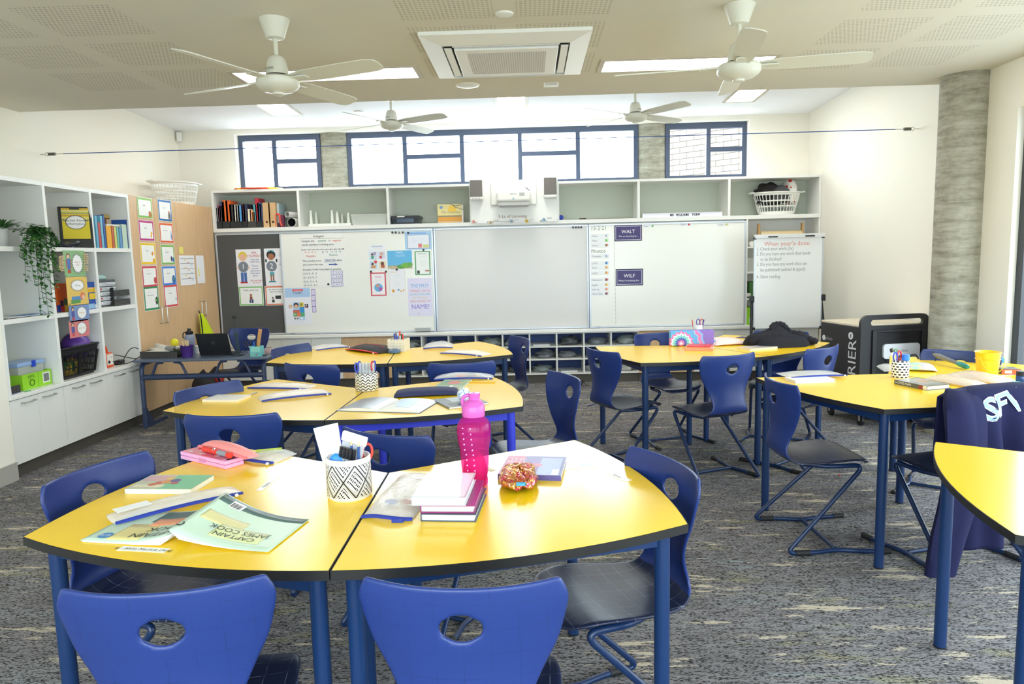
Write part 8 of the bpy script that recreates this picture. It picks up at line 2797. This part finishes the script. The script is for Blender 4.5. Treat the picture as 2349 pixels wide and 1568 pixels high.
lump('red_beads', 'red beads inside the small clear box on the desk', 'beads', (a.x, a.y + .035, ZD + .003), .032, .022, .026, P(200, 60, 50), 3, .1, n=10)
a = dp(*zg(1740, 605))
t = book('colourful orange and blue magazine at the right end of the slate desk', ((a.x + .0, a.y - .04, ZD + .0005), DA + R(20), .19, .14), .012, (226, 140, 80), 'x0', rects=[(.1, .1, .5, .6, (70, 100, 180)), (.55, .3, .95, .9, (236, 170, 90)), (.1, .65, .5, .95, (150, 70, 120))], name='magazine', cat='magazine', hard=False)
a = dp(*zg(1660, 560))
o = MB().b2(-.03, .03, -.012, .012, 0, .012, P(60, 60, 64)).tube([(-.02, 0, .012), (0, 0, .045), (.02, 0, .012)], .0016, STEEL, 6).build('bulldog_clip', loc=(pc.x + .06, pc.y - .0, ZD + .0005), rot=DA)
tag(o, 'dark bulldog clip behind the turquoise pen box', 'clip')
# hi-vis vest hanging from a cupboard handle
p = at_x(*zg(848, 132), XL + .035)
t = thing('safety_vest', 'fluorescent yellow safety vest hanging from a beech cupboard handle', 'vest', p)
HV = P(214, 236, 20, .6)
m = MB()
def vf(u, v):
    yy = -.04 + (-.03 * v) + u * (.06 + .42 * v ** .9)
    return (.02 + .016 * math.sin(9 * u + 3 * v) * v + .012 * math.sin(20 * u) * v, yy, -.02 - .4 * v + .0 * u)
m.grid(vf, 26, 16, HV)
m.build('vest_cloth', t, smooth=80, solid=.006)
m = MB().grid(lambda u, v: (vf(.02 + .2 * u, v)[0] + .008, vf(.02 + .2 * u, v)[1], vf(0, v)[2]), 6, 16, P(30, 30, 32, .7))
lab(m.build('trim_band', t, smooth=80, solid=.003), 'black trim band')
MB().tube(crom([(.008, .0, -.03), (.0, -.006, .0), (-.004, .0, .012), (0, .006, 0), (.01, .005, -.03)], 14), .004, P(30, 30, 32), 6).build('hanging_loop', t)
# backpack on the floor
c = at_z(*zg(640, 1310), 0)
t = thing('backpack', 'black backpack with a red flap on the floor against the beech cupboards', 'bag', (-3.62, c.y + .1 if c.y > -1.6 else -1.28, 0))
BPK = P(34, 32, 34, .85)
def bp(u, v):
    a_ = 2 * PI * u
    z = v
    k = (1 - max(0, z - .55) ** 2 * 3.4) * (1 + .05 * math.sin(3 * a_ + 5 * z) + .04 * math.sin(7 * a_))
    return (.15 * k * math.cos(a_), .2 * k * math.sin(a_), z * .36 + .03 * math.sin(2 * a_) * z)
m = MB().grid(bp, 40, 18, BPK)
m.add([bp(i / 40, 1) for i in range(40)], [tuple(range(40))], BPK)
m.build('bag_body', t, smooth=70)
lump_ = MB().ball((.12, -.02, .29), .07, P(206, 50, 40, .6), 12, (.7, 1, .8))
lab(lump_.build('front_flap', t), 'red flap')
MB().tube(crom([(.05, -.08, .34), (.08, -.02, .4), (.06, .06, .38), (.04, .09, .33)], 16), .012, BPK, 8).build('carry_handle', t)
MB().tube(crom([(.14, .1, .3), (.18, .14, .2), (.16, .16, .08), (.12, .2, .03)], 16), .012, BPK, 8).build('strap', t)

# ------------------------------------------------------------------ laptop charging cart by the column
t = thing('charging_cart', 'black laptop charging cart with white lettering beside the concrete column', 'cart', (2.575, -2.41, 0), R(11))
CB = P(40, 40, 44, .45)
CBD = P(26, 26, 29, .5)
cw, cdp, z0_, z1_ = .64, .56, .13, .865
MB().b2(.0, .02, .03, cdp, z0_, z1_ - .02, CB).b2(cw - .02, cw, .03, cdp, z0_, z1_ - .02, CB).b2(.02, cw - .02, cdp - .02, cdp, z0_, z1_ - .02, CB).b2(.02, cw - .02, .03, cdp - .02, z0_, z0_ + .03, CB).build('cabinet', t, bevel=.004)
lab(MB().b2(.004, cw - .004, .03, cdp, z1_ - .0195, z1_, P(226, 214, 190, .4)).build('top_panel', t, bevel=.004), 'cream top')
m = MB()
o_ = []
def rrect(x0, x1, z0q, z1q, r, n=6):
    pts = []
    for cx_, cz_, a0 in ((x1 - r, z1q - r, 0), (x0 + r, z1q - r, 90), (x0 + r, z0q + r, 180), (x1 - r, z0q + r, 270)):
        pts += [(cx_ + r * math.cos(R(a0 + 90 * i / n)), cz_ + r * math.sin(R(a0 + 90 * i / n))) for i in range(n + 1)]
    return pts
outer = rrect(0, cw, .1, .945, .07)
hole1 = rrect(.09, cw - .06, .855, .905, .024)
# handle frame as an extruded ring with the grip slot
bm_ = bmesh.new()
def loopv(pts, y):
    return [bm_.verts.new((x, y, z)) for x, z in pts]
for y in (0,):
    lo_, li_ = loopv(outer, y), loopv(hole1, y)
    ed = [bm_.edges.new((q[i], q[(i + 1) % len(q)])) for q in (lo_, li_) for i in range(len(q))]
    bmesh.ops.triangle_fill(bm_, use_beauty=True, edges=ed)
geo = bmesh.ops.extrude_face_region(bm_, geom=bm_.faces[:])
bmesh.ops.translate(bm_, vec=(0, .03, 0), verts=[v for v in geo['geom'] if isinstance(v, bmesh.types.BMVert)])
bmesh.ops.recalc_face_normals(bm_, faces=bm_.faces[:])
me = bpy.data.meshes.new('front_frame')
bm_.to_mesh(me)
bm_.free()
me.materials.append(CB)
o = bpy.data.objects.new('front_frame', me)
COL.objects.link(o)
o.parent = t
MB().b2(.14, cw - .08, -.003, .0, .13, .80, CBD).build('door', t, bevel=.002)
MB().b2(.1, .14, -.02, .0, .13, .82, CB).b2(cw - .08, cw - .04, -.02, 0, .13, .82, CB).b2(.14, cw - .08, -.02, 0, .80, .82, CB).build('door_surround', t, bevel=.004)
pl = rrect(.2, cw - .08 - .02, .575, .70, .03)
MB().prism(pl, 0, .02, P(230, 232, 238, .3), Matrix.Rotation(PI / 2, 4, 'X')).build('badge_plate', t, smooth=40, loc=(0, -.003, 0))
xm = .34
m = MB().cyl((.31, -.0232, .64), (.31, -.0242, .64), .019, P(80, 170, 40, .4), 24)
m.b2(.302, .318, -.0248, -.0242, .632, .646, P(236, 240, 236)).tube([(.304, -.0246, .646), (.304, -.0246, .653), (.316, -.0246, .653), (.316, -.0246, .646)], .0016, P(236, 240, 236), 5)
m.build('badge_logo', t, smooth=0)
text('pclocs', .034, P(120, 130, 120), t, (.338, -.0238, .64), align='LEFT')
RL = (PI / 2, 0, -PI / 2)
text('CARRIER', .15, P(226, 226, 230), t, (-.001, .1, .425), (0, -PI / 2, 0), sx=1.05, name='lettering')
text('pclocs', .045, P(190, 190, 196), t, (-.001, .44, .71), RL)
MB().cyl((-.0005, .13, .765), (-.0012, .13, .765), .032, P(226, 228, 230), 26).b2(-.0016, -.0012, .122, .138, .75, .78, P(110, 110, 112)).build('side_logo', t, smooth=0)
m = MB().cyl((-.0005, .51, .71), (-.0012, .51, .71), .024, P(226, 228, 230), 22)
m.build('side_logo', t, smooth=0)
for k, (x, y) in enumerate(((.07, .06), (cw - .08, .06), (.07, cdp - .08), (cw - .08, cdp - .08))):
    MB().cyl((x - .013, y, .04), (x + .013, y, .04), .04, BLK, 24).build('castor_wheel', t, bevel=.005)
    MB().b2(x - .02, x + .02, y - .02, y + .02, .084, .13, STEEL).b2(x - .02, x - .016, y - .012, y + .012, .04, .09, STEEL).b2(x + .016, x + .02, y - .012, y + .012, .04, .09, STEEL).build('castor_fork', t, bevel=.002)
MB().tube(crom([(.24, -.02, .58), (.235, -.03, .4), (.25, -.03, .2), (.24, -.02, .13)], 18), .004, BLK, 7).build('cable', t)

# ------------------------------------------------------------------ small things on the carpet
FM = P(120, 122, 126, .8)
for k, (x, y) in enumerate(((1219, 903), (1217, 926.5), (1224, 952), (1319, 902), (1332, 925), (1346, 950))):
    p = at_z(x, y, 0)
    m = MB().prism([(.052 * math.cos(i * PI / 4), .04 * math.sin(i * PI / 4)) for i in range(8)], .0003, .0016, P(46, 46, 48, .8)).prism([(.038 * math.cos(i * PI / 4), .028 * math.sin(i * PI / 4)) for i in range(8)], .0016, .002, FM).prism([(.016 * math.cos(i * PI / 4), .012 * math.sin(i * PI / 4)) for i in range(8)], .002, .0024, P(60, 60, 62, .8))
    o = m.build('floor_marker', loc=p, smooth=0)
    tag(o, 'dark-ringed octagonal spot on the carpet, %s of the %s column' % (['farthest', 'middle', 'nearest'][k % 3], ['left', 'right'][k // 3]), 'floor spot', 'octagonal spots on the carpet')
p = at_z(1325, 884, 0)
t = thing('charger', 'black charger and coiled cable lying on the carpet below the pigeonholes', 'charger', (p.x, p.y, 0))
MB().b2(-.03, .03, -.02, .02, .0005, .03, BLK).build('plug_block', t, bevel=.006)
MB().tube([((.05 + .004 * i / 8) * math.cos(i * .45), (.04 + .003 * i / 8) * math.sin(i * .45), .006 + .0011 * i) for i in range(44)] + [(.09, -.02, .01), (.13, -.01, .005)], .004, BLK, 6).build('cable', t)
p = at_z(1358, 929, 0)
pencil('dark blue pen lying on the carpet between the table groups', (p.x - .05, p.y - .05, .0045), (p.x + .05, p.y + .05, .0045), .004, (40, 60, 120), name='pen', cat='pen', cap=(40, 60, 120))
p = at_z(1926, 1091, 0)
o = MB().ball((0, 0, .006), .006, P(190, 30, 40), 8).build('red_scrap', loc=(p.x, p.y, 0))
tag(o, 'tiny red scrap on the carpet between the right tables', 'scrap')
finish_text()
